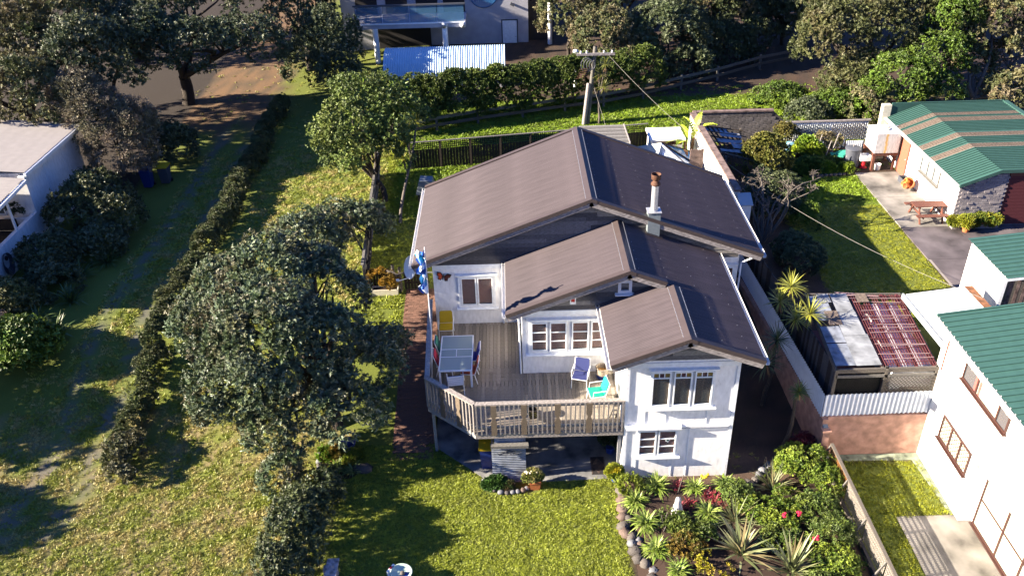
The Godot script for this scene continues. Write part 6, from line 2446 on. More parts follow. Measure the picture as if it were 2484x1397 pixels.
	for q in [[7.0, -22.3, 1.2, 0.5], [7.6, -21.6, 1.1, 0.6], [7.3, -20.7, 1.3, 0.5], [7.9, -20.0, 0.8, 0.6], [7.2, -19.4, 1.1, 0.4]]:
		b = MB.new()
		b.sheet(Vector3(q[0], 3.62, q[1]), Vector3(0, 0, q[3]), Vector3(q[2], -0.12, 0.1), Vector3.UP, 0.078, 0.01, 6)
		part("iron_sheet", b, M.galv, t)
	for q in [[7.0, -22.2], [8.9, -22.0], [7.3, -18.4], [8.9, -18.5]]:
		b = MB.new()
		b.bx(Vector3(q[0] - 0.05, 2.0, q[1] - 0.05), Vector3(q[0] + 0.05, 3.6, q[1] + 0.05))
		part("post", b, M.old_wood, t)
	# lattice-topped fence behind the house
	t = thing("lattice_topped_fence", "dark board fence with a square lattice top behind the left part of the house", "fence", Vector3(-4, 2.3, -21.4))
	var la := Vector3(-8.7, 0, -20.9)
	var lb := Vector3(4.0, 0, -22.4)
	b = MB.new()
	for i in 8:
		var p := la.lerp(lb, i / 8.0)
		var q := la.lerp(lb, (i + 1) / 8.0)
		var o := Vector3(p.x, th(p.x, p.z), p.z)
		b = MB.new()
		b.box(o + Vector3(0, 0.75, 0), Vector3(0.1, 1.5, 0.1))
		part("post", b, M.dark_wood, t)
		b = MB.new()
		b.beam(o + Vector3(0, 1.5, 0), Vector3(q.x, th(q.x, q.z) + 1.5, q.z), 0.11, 0.04)
		part("cap_rail", b, M.grey_wood, t)
		for k in 10:
			var m := p.lerp(q, (k + 0.5) / 10.0)
			b = MB.new()
			b.box(Vector3(m.x, th(m.x, m.z) + 0.54, m.z), Vector3(0.15, 1.06, 0.022))
			part("board", b, M.dark_wood, t)
		laths(t, lattice(o + Vector3(0.06, 1.1, 0), q - p, Vector3(0, 0.38, 0), 0.11, 0.035, false), M.dark_wood)
	# covered barbecue behind the left eave
	t = thing("covered_barbecue", "barbecue under a pale grey cover in the shade behind the left eave", "barbecue", Vector3(-7.6, 2.15, -17.6))
	b = MB.new()
	var o := Vector3(-7.6, 2.15, -17.6)
	b.hexa([o + Vector3(-0.55, 0.35, 0.35), o + Vector3(0.55, 0.3, 0.35), o + Vector3(0.5, 0.3, -0.3), o + Vector3(-0.5, 0.35, -0.3), o + Vector3(-0.35, 1.05, 0.25), o + Vector3(0.3, 1.0, 0.25), o + Vector3(0.3, 1.1, -0.2), o + Vector3(-0.3, 1.15, -0.2)])
	part("cover", b, M.box_grey, t)
	for x in [-0.42, 0.42]:
		b = MB.new()
		b.bx(o + Vector3(x - 0.04, 0, -0.25), o + Vector3(x + 0.04, 0.36, 0.3))
		part("leg", b, M.black, t)
	# the blue-grey house up the back
	t = thing("grey_house", "blue-grey plastered house with a glass balcony and a round window at the top edge", "house", Vector3(-8, 3, -42))
	b = MB.new()
	b.bx(Vector3(-14.95, 2.4, -47.0), Vector3(-1.9, 10.0, -40.0))
	mat("blue_plaster", lin(0.37, 0.37, 0.41), 0.8, T.soft, Vector3.ONE * 0.2)
	part("wall", b, M.blue_plaster, t)
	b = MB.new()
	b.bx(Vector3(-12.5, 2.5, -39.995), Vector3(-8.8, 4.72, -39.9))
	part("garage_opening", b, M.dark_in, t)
	b = MB.new()
	b.bx(Vector3(-3.72, 2.75, -39.99), Vector3(-2.72, 4.98, -39.94))
	var dd := part("door", b, M.white_trim, t)
	b = MB.new()
	b.bx(Vector3(-3.8, 2.75, -39.992), Vector3(-3.73, 5.06, -39.93))
	b.bx(Vector3(-2.71, 2.75, -39.992), Vector3(-2.64, 5.06, -39.93))
	b.bx(Vector3(-3.73, 4.99, -39.992), Vector3(-2.71, 5.06, -39.93))
	part("frame", b, M.slate, dd)
	b = MB.new()
	b.lump(Vector3(-2.8, 3.85, -39.91), Vector3(0.04, 0.04, 0.04), 0.0, N2, 0, 5, 8)
	part("handle", b, M.steel, dd)
	var cm := MB.new()
	cm.lathe(Vector3.ZERO, [Vector2(0.0, 0.0), Vector2(1.02, 0.0), Vector2(1.02, 0.05), Vector2(0.92, 0.06), Vector2(0.92, 0.03), Vector2(0.0, 0.03)], 32)
	piece("window", cm.mesh(), M.blue_glass, t, Transform3D(Basis(Vector3.RIGHT, PI / 2), Vector3(-4.97, 6.9, -39.99) - org(t)))
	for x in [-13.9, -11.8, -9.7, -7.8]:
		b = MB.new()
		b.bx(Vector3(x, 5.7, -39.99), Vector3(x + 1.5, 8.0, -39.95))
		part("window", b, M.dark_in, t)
	b = MB.new()
	b.bx(Vector3(-13.6, 5.42, -39.9), Vector3(-6.2, 5.68, -37.0))
	part("balcony_floor", b, M.blue_plaster, t)
	mat("balcony_glass", Color(0.32, 0.48, 0.6, 0.45), 0.08, null, Vector3.ONE, {"spec": 0.6})
	M.balcony_glass.transparency = BaseMaterial3D.TRANSPARENCY_ALPHA
	for i in 4:
		b = MB.new()
		b.bx(Vector3(-13.5 + 1.82 * i, 5.8, -37.02), Vector3(-13.5 + 1.82 * i + 1.78, 6.9, -37.0))
		part("glass_panel", b, M.balcony_glass, t)
	b = MB.new()
	b.bx(Vector3(-13.6, 6.9, -37.05), Vector3(-6.15, 7.0, -36.95))
	part("handrail", b, M.slate, t)
	b = MB.new()
	b.bx(Vector3(-13.5, 5.7, -37.03), Vector3(-6.2, 5.78, -36.97))
	part("balcony_rail", b, M.white_trim, t)
	for q in [[-12.29, 2.8], [-7.6, 2.8]]:
		b = MB.new()
		b.tube([Vector3(q[0], q[1], -37.1), Vector3(q[0], 5.45, -37.1)], [0.19], 14)
		part("column", b, M.white_trim, t)
	b = MB.new()
	b.tube([Vector3(-7.6, 5.56, -37.05), Vector3(-7.6, 5.56, -36.9)], [0.2], 16)
	b.tube([Vector3(-6.35, 5.56, -37.05), Vector3(-6.35, 5.56, -36.9)], [0.2], 16)
	part("column_cap", b, M.white_trim, t)
	b = MB.new()
	b.tube([Vector3(-0.4, 2.6, -39.5), Vector3(-0.4, 8.5, -39.5)], [0.16], 12)
	part("downpipe", b, M.white_trim, t)
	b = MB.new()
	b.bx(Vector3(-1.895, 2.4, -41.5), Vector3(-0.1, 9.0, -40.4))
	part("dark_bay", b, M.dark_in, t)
	b = MB.new()
	b.box(Vector3(-3.0, 6.1, -39.85), Vector3(0.3, 0.14, 0.25), Basis(Vector3.BACK, -0.5))
	part("wall_lamp", b, M.slate, t)
	# barrel-vaulted carport roof
	t = thing("vaulted_carport", "pale blue carport with a curved corrugated roof in front of the grey house", "carport", Vector3(-7.5, 3, -33.8))
	b = MB.new()
	var cnt := 9
	for i in cnt:
		var a0 := lerpf(2.5, 0.42, float(i) / cnt)
		var a1 := lerpf(2.5, 0.42, float(i + 1) / cnt)
		var c0 := Vector3(-11.3, 2.55 + 2.45 * sin(a0), -33.75 - 2.2 * -cos(a0))
		var c1 := Vector3(-11.3, 2.55 + 2.45 * sin(a1), -33.75 - 2.2 * -cos(a1))
		b.sheet(c0, Vector3(7.72, 0, 0), c1 - c0, Vector3(0, sin((a0 + a1) * 0.5), cos((a0 + a1) * 0.5)), 0.15, 0.025, 6)
	mat("vault_blue", lin(0.42, 0.55, 0.66), 0.5, T.soft, Vector3.ONE * 0.3)
	part("roof_sheet", b, M.vault_blue, t)
	b = MB.new()
	b.bx(Vector3(-11.2, 2.4, -31.95), Vector3(-3.7, 3.6, -31.85))
	part("front_wall", b, M.blue_plaster, t)
	for x in [-11.2, -3.7]:
		for z in [-35.2, -32.0]:
			b = MB.new()
			b.bx(Vector3(x - 0.06, 2.4, z - 0.06), Vector3(x + 0.06, 3.9, z + 0.06))
			part("post", b, M.white_trim, t)
	# little white post cap showing over the hedge
	b = MB.new()
	b.lathe(Vector3(0.8, 2.5, -31.5), [Vector2(0.12, 0.0), Vector2(0.12, 2.1), Vector2(0.2, 2.15), Vector2(0.17, 2.75), Vector2(0.0, 2.8)], 12)
	solo("vent_pipe", b, M.white_trim, "white vent pipe standing above the hedge left of the power pole", "vent pipe")


func make_left() -> void:
	var t := thing("left_house", "white house with a pale corrugated roof at the left edge, its side in shade", "house", Vector3(-28, 1.8, -16))
	var b := MB.new()
	var wx := -25.9
	b.bx(Vector3(-34, 1.0, -21.0), Vector3(wx, 5.05, -15.45))
	part("wall", b, M.white, t)
	for z in [-19.3, -17.3]:
		b = MB.new()
		b.bx(Vector3(wx + 0.002, 1.2, z), Vector3(wx + 0.016, 5.0, z + 0.03))
		part("batten", b, M.white_trim, t)
	b = MB.new()
	b.sheet(Vector3(-35.5, 6.05, -21.3), Vector3(0, 0, 6.15), Vector3(9.85, -0.85, 0), Vector3(0.086, 0.996, 0), 0.145, 0.022, 6)
	mat("pale_roof", lin(0.26, 0.24, 0.23), 0.5, T.soft, Vector3.ONE * 0.3)
	part("roof_sheet", b, M.pale_roof, t)
	b = MB.new()
	b.sheet(Vector3(-35.5, 5.72, -15.05), Vector3(0, -0.35, 7.0), Vector3(9.8, -0.75, 0), Vector3(0.07, 0.99, 0.05), 0.145, 0.022, 6)
	part("veranda_roof", b, M.pale_roof, t)
	b = MB.new()
	b.bx(Vector3(-25.68, 5.03, -21.35), Vector3(-25.56, 5.17, -15.1))
	b.beam(Vector3(-25.62, 4.85, -15.0), Vector3(-25.62, 4.5, -8.0), 0.12, 0.14)
	part("gutter", b, M.white_trim, t)
	b = MB.new()
	b.bx(Vector3(-26.0, 4.85, -21.3), Vector3(-25.69, 5.02, -15.1))
	part("fascia", b, M.white, t)
	# veranda: low wall, floor, back wall
	b = MB.new()
	b.bx(Vector3(-26.05, 0.6, -15.44), Vector3(-25.85, 3.08, -6.0))
	part("veranda_wall", b, M.white, t)
	b = MB.new()
	b.bx(Vector3(-34, 1.9, -15.44), Vector3(-26.06, 2.1, -6.0))
	part("veranda_floor", b, M.tan, t)
	b = MB.new()
	b.bx(Vector3(-25.95, 3.08, -13.6), Vector3(-25.87, 4.6, -13.5))
	part("veranda_post", b, M.white_trim, t)
	wall_window(t, Vector3(-29.5, 3.0, -15.44), Vector3(1, 0, 0), Vector3(0, 0, 1), 2.2, 1.4, [0.5], M.white_trim, M.dark_in, 0)
	# veranda furniture
	t = thing("veranda_bench", "dark wicker bench in the shade of the left house's veranda", "bench", Vector3(-27.2, 2.1, -14.3))
	b = MB.new()
	b.bx(Vector3(-28.2, 2.35, -14.6), Vector3(-26.5, 2.55, -13.9))
	part("seat", b, M.dark_wood, t)
	b = MB.new()
	b.bx(Vector3(-28.2, 2.55, -14.72), Vector3(-26.5, 3.1, -14.605))
	part("backrest", b, M.dark_wood, t)
	for x in [-28.15, -26.6]:
		for z in [-14.55, -14.0]:
			b = MB.new()
			b.bx(Vector3(x, 2.1, z), Vector3(x + 0.08, 2.35, z + 0.08))
			part("leg", b, M.dark_wood, t)
	t = thing("bonsai", "small layered bonsai in a white trough on the veranda of the left house", "potted plant", Vector3(-26.6, 2.9, -14.9))
	b = MB.new()
	b.bx(Vector3(-27.3, 2.6, -15.2), Vector3(-26.2, 2.95, -14.9))
	part("trough", b, M.white_trim, t)
	foliage(t, [[Vector3(0.1, 0.4, -0.1), Vector3(0.25, 0.08, 0.2)], [Vector3(-0.1, 0.65, -0.1), Vector3(0.2, 0.07, 0.15)]], [rosette(8, 0.07, 0.03)], M.leaf, [Color(0.04, 0.06, 0.03)], {"clump": 0.12, "per": 14})
	# hose on the veranda wall
	t = thing("garden_hose", "dark coiled hose hanging on the shaded white veranda wall", "hose", Vector3(-25.83, 2.4, -11.9))
	b = MB.new()
	for k in 6:
		var p := []
		for i in 17:
			var a := TAU * i / 16.0 + 0.3 * k
			p.append(Vector3(-25.79 + 0.012 * k, 2.42 - 0.03 * k + (0.36 + 0.035 * k) * sin(a), -11.9 + (0.24 + 0.03 * k) * cos(a)))
		b.tube(p, [0.02], 5)
	part("coil", b, M.wire, t)
	b = MB.new()
	b.lump(Vector3(-25.78, 2.55, -11.95), Vector3(0.06, 0.12, 0.1), 0.0, N2, 0, 6, 8)
	part("reel", b, M.black, t)
	# bins in the deep shade at the head of the drive
	t = thing("wheelie_bin", "yellow-lidded wheelie bin in deep shade beside the drive under the pale shrub", "bin", Vector3(-21.9, 1.9, -21.2))
	bin(t, Vector3(-21.9, th(-21.9, -21.2), -21.2), M.slate, M.yellow)
	t = thing("wheelie_bin", "blue wheelie bin in deep shade beside the drive next to the yellow-lidded one", "bin", Vector3(-22.7, 1.9, -20.8))
	bin(t, Vector3(-22.7, th(-22.7, -20.8), -20.8), M.blue_glaze, M.blue_glaze)


var L := {}


func make_trees() -> void:
	L.small = [rosette(11, 0.125, 0.05, 1.25, 0.3), rosette(10, 0.11, 0.045, 1.1, 0.2), spray(9, 0.11, 0.045, 0.16)]
	L.fine = [spray(12, 0.10, 0.032, 0.22), rosette(9, 0.10, 0.03, 1.2, 0.3)]
	L.mid = [rosette(10, 0.19, 0.085, 1.3, 0.3), spray(8, 0.16, 0.075, 0.2)]
	L.big = [rosette(10, 0.34, 0.12, 1.3, 0.35), rosette(8, 0.28, 0.11, 1.2, 0.3)]
	var pohu := [Color(0.12, 0.155, 0.088), Color(0.095, 0.132, 0.07), Color(0.15, 0.185, 0.115), Color(0.11, 0.15, 0.065), Color(0.10, 0.14, 0.08), Color(0.165, 0.15, 0.09)]
	var olive := [Color(0.175, 0.165, 0.08), Color(0.125, 0.14, 0.065), Color(0.19, 0.155, 0.095), Color(0.10, 0.125, 0.055)]
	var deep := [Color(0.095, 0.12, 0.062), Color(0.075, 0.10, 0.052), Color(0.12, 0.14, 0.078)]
	var bright := [Color(0.08, 0.14, 0.018), Color(0.11, 0.165, 0.025), Color(0.065, 0.11, 0.02)]
	var leafy := [Color(0.12, 0.17, 0.045), Color(0.10, 0.14, 0.042), Color(0.16, 0.20, 0.05)]
	var V := func(x: float, y: float, z: float) -> Vector3: return Vector3(x, y, z)
	# the big tree on the lawn
	var rel := func(at: Vector3, ls: Array) -> Array:
		var out := []
		for l in ls:
			out.append([Vector3(l[0], l[1], l[2]) - at, Vector3(l[3], l[4], l[5])])
		return out
	var at := Vector3(-9.9, 0.1, -2.6)
	tree("broad_tree", "broad grey-green tree with a dense domed crown on the lawn left of the deck", "tree", at, rel.call(at, [
		[-11.1, 5.0, -1.9, 1.6, 1.4, 1.5], [-11.9, 5.2, -5.2, 1.55, 1.3, 1.45], [-14.4, 4.0, -4.1, 1.1, 1.1, 1.1], [-13.6, 4.6, -5.2, 1.2, 1.1, 1.2], [-12.8, 2.9, -1.6, 1.4, 1.3, 1.3], [-11.1, 2.1, -0.9, 1.15, 1.1, 1.0], [-8.8, 3.7, -1.8, 1.2, 1.1, 1.1], [-9.0, 2.8, -0.6, 1.05, 1.05, 1.0], [-9.9, 4.6, -4.7, 0.9, 0.85, 0.9], [-11.5, 5.0, -8.2, 1.0, 0.9, 0.95], [-8.0, 3.4, -3.4, 0.6, 0.55, 0.6], [-11.5, 4.0, -1.3, 1.5, 1.3, 1.3], [-9.8, 4.3, -1.8, 1.4, 1.2, 1.25], [-13.0, 4.0, -2.8, 1.4, 1.3, 1.3], [-10.7, 5.1, -5.2, 1.15, 1.0, 1.1], [-12.3, 4.8, -3.4, 1.4, 1.2, 1.3]]), L.small, M.leaf_shiny, pohu, {"trunk": 0.24, "fork": Vector3(-0.7, 1.7, -0.4), "clump": 0.40, "per": 36, "dens": 1.15, "size": 1.0, "low": -0.35})
	at = Vector3(-9.55, 2.0, -8.5)
	tree("leaning_tree", "thin dark-trunked tree leaning over the board fence behind the broad tree", "tree", at, rel.call(at, [[-10.4, 3.9, -11.6, 1.3, 0.8, 0.9], [-9.6, 3.7, -11.8, 0.9, 0.7, 0.8], [-11.4, 3.8, -11.2, 0.9, 0.8, 0.9]]), L.small, M.leaf_shiny, pohu, {"trunk": 0.09, "fork": Vector3(0.1, 0.9, -1.2), "clump": 0.36, "per": 28, "size": 1.0, "bark": "bark_dark", "twigs": 5})
	# large-leaved tree behind the board fence
	at = Vector3(-9.7, 2.1, -17.3)
	tree("leafy_tree", "sunlit bright green tree with large leaves behind the board fence", "tree", at, rel.call(at, [[-10.2, 7.0, -18.6, 1.5, 1.3, 1.3], [-10.7, 6.1, -17.3, 1.75, 1.4, 1.4], [-8.9, 6.2, -17.4, 1.35, 1.2, 1.2], [-12.2, 5.4, -17.5, 0.9, 0.75, 0.9], [-9.9, 5.0, -16.5, 1.5, 1.0, 1.1], [-11.4, 4.5, -16.9, 0.7, 0.6, 0.7]]), [L.mid[0], L.small[0], L.mid[1]], M.leaf, leafy, {"trunk": 0.16, "fork": Vector3(-0.5, 0.9, -0.8), "clump": 0.42, "per": 20, "dens": 1.0, "size": 0.85})
	at = Vector3(-11.0, 2.2, -22.4)
	tree("puka_shrub", "shrub with big glossy leaves rising behind the leafy tree", "shrub", at, rel.call(at, [[-11.3, 5.4, -22.4, 1.2, 0.8, 0.9], [-9.6, 5.0, -22.6, 0.9, 0.9, 0.8]]), L.big, M.leaf_shiny, bright, {"trunk": 0.06, "clump": 0.45, "per": 9})
	cabbage_tree("slender many-headed cabbage tree with a curved pale trunk beside the left eave", Vector3(-8.75, 2.05, -15.0), [Vector3(-7.95, 5.85, -18.4), Vector3(-8.55, 4.6, -16.9), Vector3(-8.45, 5.3, -17.6)], Color(0.28, 0.29, 0.05), "cabbage trees", 0.55)
	# top left group
	at = Vector3(-32.5, 1.8, -29)
	tree("olive_tree", "large olive-brown tree filling the top left corner", "tree", at, rel.call(at, [[-30.6, 7.4, -27.4, 3.0, 2.8, 2.6], [-28.4, 8.6, -28.0, 2.3, 2.4, 2.3], [-29.8, 5.6, -24.4, 2.2, 2.0, 2.0], [-33.6, 7.2, -28.4, 2.6, 2.6, 2.6], [-28.4, 6.4, -22.4, 2.0, 1.8, 1.7]]), L.small, M.leaf, olive, {"trunk": 0.3, "clump": 0.55, "per": 30, "dens": 1.1, "size": 1.3}, "trees at the head of the drive")
	at = Vector3(-27.0, 1.9, -27.5)
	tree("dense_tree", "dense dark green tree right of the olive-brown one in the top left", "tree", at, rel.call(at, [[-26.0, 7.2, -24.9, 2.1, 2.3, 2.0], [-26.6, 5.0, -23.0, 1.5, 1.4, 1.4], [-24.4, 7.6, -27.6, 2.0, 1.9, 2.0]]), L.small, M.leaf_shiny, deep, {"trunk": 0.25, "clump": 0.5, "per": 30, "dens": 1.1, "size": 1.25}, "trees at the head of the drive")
	at = Vector3(-23.9, 2.4, -31.9)
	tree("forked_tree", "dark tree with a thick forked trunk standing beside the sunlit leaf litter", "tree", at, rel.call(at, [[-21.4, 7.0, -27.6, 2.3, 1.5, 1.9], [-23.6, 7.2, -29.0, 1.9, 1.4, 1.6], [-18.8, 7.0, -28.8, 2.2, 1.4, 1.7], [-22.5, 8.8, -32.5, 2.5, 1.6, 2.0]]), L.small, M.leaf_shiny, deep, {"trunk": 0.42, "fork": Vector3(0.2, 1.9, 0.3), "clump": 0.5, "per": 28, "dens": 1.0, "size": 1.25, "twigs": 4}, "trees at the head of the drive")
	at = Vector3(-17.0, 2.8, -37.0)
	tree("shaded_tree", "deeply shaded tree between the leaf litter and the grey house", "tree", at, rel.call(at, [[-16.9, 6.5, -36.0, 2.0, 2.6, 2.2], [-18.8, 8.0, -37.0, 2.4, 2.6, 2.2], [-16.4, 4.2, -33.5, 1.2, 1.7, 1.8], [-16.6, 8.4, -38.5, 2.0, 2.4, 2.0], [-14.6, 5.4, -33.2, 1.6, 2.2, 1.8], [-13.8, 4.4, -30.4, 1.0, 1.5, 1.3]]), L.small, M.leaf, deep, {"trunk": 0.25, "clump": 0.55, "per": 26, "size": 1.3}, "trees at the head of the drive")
	at = Vector3(-30.0, 2.5, -40.0)
	tree("back_tree", "tall dark tree at the very back of the top left", "tree", at, rel.call(at, [[-30.0, 8.5, -41.0, 4.0, 3.6, 3.4], [-24.0, 9.0, -43.0, 3.6, 3.6, 3.2], [-35.5, 8.0, -40.0, 3.5, 3.5, 3.2]]), L.small, M.leaf, deep, {"trunk": 0.4, "clump": 0.7, "per": 26, "size": 1.6}, "trees at the head of the drive")
	at = Vector3(-24.6, 1.8, -22.4)
	tree("pale_shrub", "tall pale greyish shrub with fine leaves at the corner of the left house", "shrub", at, rel.call(at, [[-24.8, 5.2, -21.6, 1.5, 1.8, 1.3], [-23.6, 3.6, -20.8, 1.5, 1.7, 1.3], [-25.6, 6.2, -22.2, 1.2, 1.3, 1.1], [-23.0, 4.7, -21.4, 1.0, 1.3, 1.0]]), L.fine, M.leaf, [Color(0.20, 0.175, 0.115), Color(0.155, 0.145, 0.085), Color(0.12, 0.12, 0.06), Color(0.22, 0.17, 0.12)], {"trunk": 0.1, "clump": 0.4, "per": 34, "dens": 1.1, "size": 1.1, "twigs": 6, "bark": "bark_pale"})
	at = Vector3(-23.8, 1.5, -16.6)
	tree("rounded_shrub", "rounded grey-green shrub with a sunlit top against the left house wall", "shrub", at, rel.call(at, [[-23.7, 3.0, -16.7, 1.5, 1.2, 1.4], [-22.6, 2.5, -15.6, 1.2, 1.1, 1.2], [-24.4, 2.6, -15.6, 1.0, 1.0, 1.0]]), L.small, M.leaf_shiny, [Color(0.12, 0.13, 0.055), Color(0.085, 0.105, 0.045)], {"trunk": 0.1, "clump": 0.4, "per": 28, "size": 1.05})
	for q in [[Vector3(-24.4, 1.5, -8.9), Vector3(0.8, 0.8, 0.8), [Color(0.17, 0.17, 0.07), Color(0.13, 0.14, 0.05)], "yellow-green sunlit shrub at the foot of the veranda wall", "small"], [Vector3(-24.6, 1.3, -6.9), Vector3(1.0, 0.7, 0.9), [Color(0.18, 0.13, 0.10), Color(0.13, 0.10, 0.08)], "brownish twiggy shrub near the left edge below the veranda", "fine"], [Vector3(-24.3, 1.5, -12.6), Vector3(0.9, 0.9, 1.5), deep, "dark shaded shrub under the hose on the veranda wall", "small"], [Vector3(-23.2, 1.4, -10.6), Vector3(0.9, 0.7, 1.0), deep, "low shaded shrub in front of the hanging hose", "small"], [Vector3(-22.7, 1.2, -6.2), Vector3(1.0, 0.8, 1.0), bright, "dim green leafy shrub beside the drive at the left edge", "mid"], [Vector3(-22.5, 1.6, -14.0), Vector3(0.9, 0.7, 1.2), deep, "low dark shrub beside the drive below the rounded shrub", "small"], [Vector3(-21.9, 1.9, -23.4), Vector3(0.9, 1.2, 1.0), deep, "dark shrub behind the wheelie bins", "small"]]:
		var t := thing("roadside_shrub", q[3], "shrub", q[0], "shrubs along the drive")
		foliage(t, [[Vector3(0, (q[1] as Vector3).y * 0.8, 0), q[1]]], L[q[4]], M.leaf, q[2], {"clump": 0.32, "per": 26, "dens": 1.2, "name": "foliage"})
	var i := 0
	for q in [[-22.6, -11.6], [-22.2, -9.6], [-22.9, -8.2], [-21.9, -12.9], [-22.0, -7.6]]:
		strap_plant("strap_plant", "shaded clump of long dark strap leaves, %s along the drive from the far end" % ["second", "third", "fourth", "first", "last"][i], on(q[0], q[1]), 56, 1.0, 0.06, 0.22, [Color(0.05, 0.085, 0.025), Color(0.07, 0.10, 0.03)], "strap plants along the drive")
		i += 1
	# hedge along the drive
	var hl := []
	var hat := Vector3(-17.6, 0.5, -12)
	var z := -2.2
	while z > -30.0:
		var k := 0.75 if z > -5.0 else 1.0
		hl.append([Vector3(-17.55 + 0.12 * sin(z), th(-17.5, z) + 0.42 * k, z) - hat, Vector3(0.34, 0.55 * k, 0.8)])
		z -= 1.15
	var hd := thing("drive_hedge", "narrow hedge running along the right side of the drive", "hedge", hat)
	foliage(hd, hl, [L.small[0], L.small[1]], M.leaf_shiny, [Color(0.10, 0.12, 0.055), Color(0.075, 0.10, 0.04), Color(0.12, 0.13, 0.06)], {"clump": 0.22, "per": 20, "dens": 1.1, "size": 0.8, "name": "foliage"})
	# bushes at the near edge
	at = Vector3(-10.4, 0, 2.4)
	var nb := thing("lawn_bush", "large rounded grey-green bush at the near left edge of the lawn", "bush", at)
	foliage(nb, rel.call(at, [[-10.1, 0.45, 0.7, 0.6, 0.5, 0.6], [-10.3, 0.7, 1.9, 0.7, 0.75, 0.8], [-10.4, 0.85, 3.2, 0.75, 0.85, 0.85], [-10.5, 0.85, 4.6, 0.75, 0.85, 0.9]]), L.small, M.leaf_shiny, [Color(0.09, 0.115, 0.05), Color(0.07, 0.095, 0.045), Color(0.115, 0.135, 0.055)], {"clump": 0.32, "per": 28, "dens": 1.25, "size": 0.9, "name": "foliage"})
	at = Vector3(-11.35, 0, 0.4)
	nb = thing("lawn_bush", "small dark bush at the foot of the broad tree, next to the large rounded bush", "bush", at)
	foliage(nb, rel.call(at, [[-11.35, 0.55, 0.1, 0.55, 0.6, 0.5]]), L.small, M.leaf_shiny, pohu, {"clump": 0.28, "per": 26, "dens": 1.2, "size": 0.9, "name": "foliage"})
	at = Vector3(-17.4, 0, -1.6)
	nb = thing("lawn_bush", "low grey shrub ending the drive hedge near the sunlit rough grass", "bush", at)
	foliage(nb, rel.call(at, [[-17.3, 0.3, -1.7, 0.7, 0.5, 0.6], [-16.9, 0.1, -0.9, 0.5, 0.35, 0.5]]), L.small, M.leaf, [Color(0.11, 0.12, 0.06), Color(0.14, 0.13, 0.07)], {"clump": 0.25, "per": 18, "dens": 0.9, "size": 0.85, "name": "foliage"})
	# trees just outside the left edge whose shade crosses the drive
	for q in [[Vector3(-28.5, 0, 2.6), "bushy tree beyond the left edge shading the near end of the drive"], [Vector3(-28.5, 0.4, -3.2), "bushy tree beyond the left edge shading the drive below the veranda"]]:
		at = q[0]
		tree("bushy_tree", q[1], "tree", at, [[Vector3(0, 1.8, 0), Vector3(2.0, 1.5, 2.2)]], [L.mid[0]], M.leaf, deep, {"trunk": 0.15, "clump": 0.6, "per": 16, "size": 1.5}, "trees beyond the left edge")
	# hedge behind the rail fence
	hl = []
	hat = Vector3(-3, 2.7, -28.5)
	var x := -11.5
	while x < 5.0:
		var zz := -26.6 - (x + 7.6) * 0.27
		hl.append([Vector3(x, th(x, zz) + 1.3, zz) - hat, Vector3(0.95, 1.5 + 0.12 * sin(x * 1.7), 1.0)])
		x += 1.25
	hd = thing("tall_hedge", "tall green hedge behind the rail fence in front of the grey house", "hedge", hat)
	foliage(hd, hl, [L.mid[0], L.small[0]], M.leaf, [Color(0.085, 0.125, 0.03), Color(0.07, 0.10, 0.025), Color(0.105, 0.14, 0.03)], {"clump": 0.4, "per": 20, "dens": 1.15, "size": 0.9, "name": "foliage"})
	# thicket right of the pole
	var th2 := [
		[Vector3(3.2, 2.9, -33), [[2.8, 5.0, -33.4, 2.0, 2.4, 1.9], [4.6, 4.2, -32.6, 1.5, 1.6, 1.4]], olive, "mid green tree behind the hedge just right of the power pole"],
		[Vector3(6.8, 3.0, -33), [[6.8, 5.2, -33.8, 2.3, 2.2, 1.9], [8.0, 4.0, -33.0, 1.5, 1.3, 1.3], [6.0, 3.8, -32.4, 1.2, 1.1, 1.1]], deep, "rounded tree behind the middle of the rail fence"],
		[Vector3(10.0, 3.2, -37), [[10.0, 6.8, -37.5, 2.8, 2.8, 2.3], [6.6, 7.6, -38.6, 2.6, 2.6, 2.2]], olive, "taller tree at the top edge behind the rounded one"],
		[Vector3(13.0, 3.2, -37), [[13.0, 5.2, -38.0, 2.2, 2.6, 2.0], [12.2, 4.4, -36.0, 1.5, 1.6, 1.3]], deep, "deeply shaded tree behind the far end of the rail fence"],
		[Vector3(0.6, 3.0, -36), [[0.6, 6.4, -36.0, 1.8, 2.6, 1.8], [2.8, 7.8, -38.5, 2.4, 2.6, 2.2]], olive, "tree with reddish tints beside the grey house's corner"],
		[Vector3(15.6, 3.2, -38), [[15.4, 5.0, -38.0, 2.2, 2.4, 1.8], [17.6, 6.5, -37.0, 2.4, 2.8, 2.0], [14.2, 7.6, -41.0, 2.6, 2.6, 2.2]], deep, "dark tree filling the gap between the fence end and the olive-green tree"],
		[Vector3(9.4, 3.0, -35), [[9.6, 4.0, -35.0, 1.5, 1.5, 1.2], [11.4, 3.9, -35.2, 1.3, 1.4, 1.1], [8.2, 3.6, -33.0, 1.0, 0.9, 0.8]], deep, "low dark bushy tree against the right half of the rail fence"],
		[Vector3(5.0, 3.4, -42), [[4.6, 8.4, -42.0, 2.8, 3.0, 2.2], [8.8, 9.4, -43.0, 2.8, 3.0, 2.2], [12.0, 9.2, -43.0, 2.6, 2.8, 2.2]], olive, "tall tree row crown cut off by the top edge right of the grey house"]]
	for q in th2:
		at = q[0]
		tree("thicket_tree", q[3], "tree", at, rel.call(at, q[1]), L.small, M.leaf, q[2], {"trunk": 0.14, "clump": 0.5, "per": 28, "dens": 1.05, "size": 1.3}, "trees behind the rail fence")
	# right top group
	at = Vector3(17.6, 2.6, -28.6)
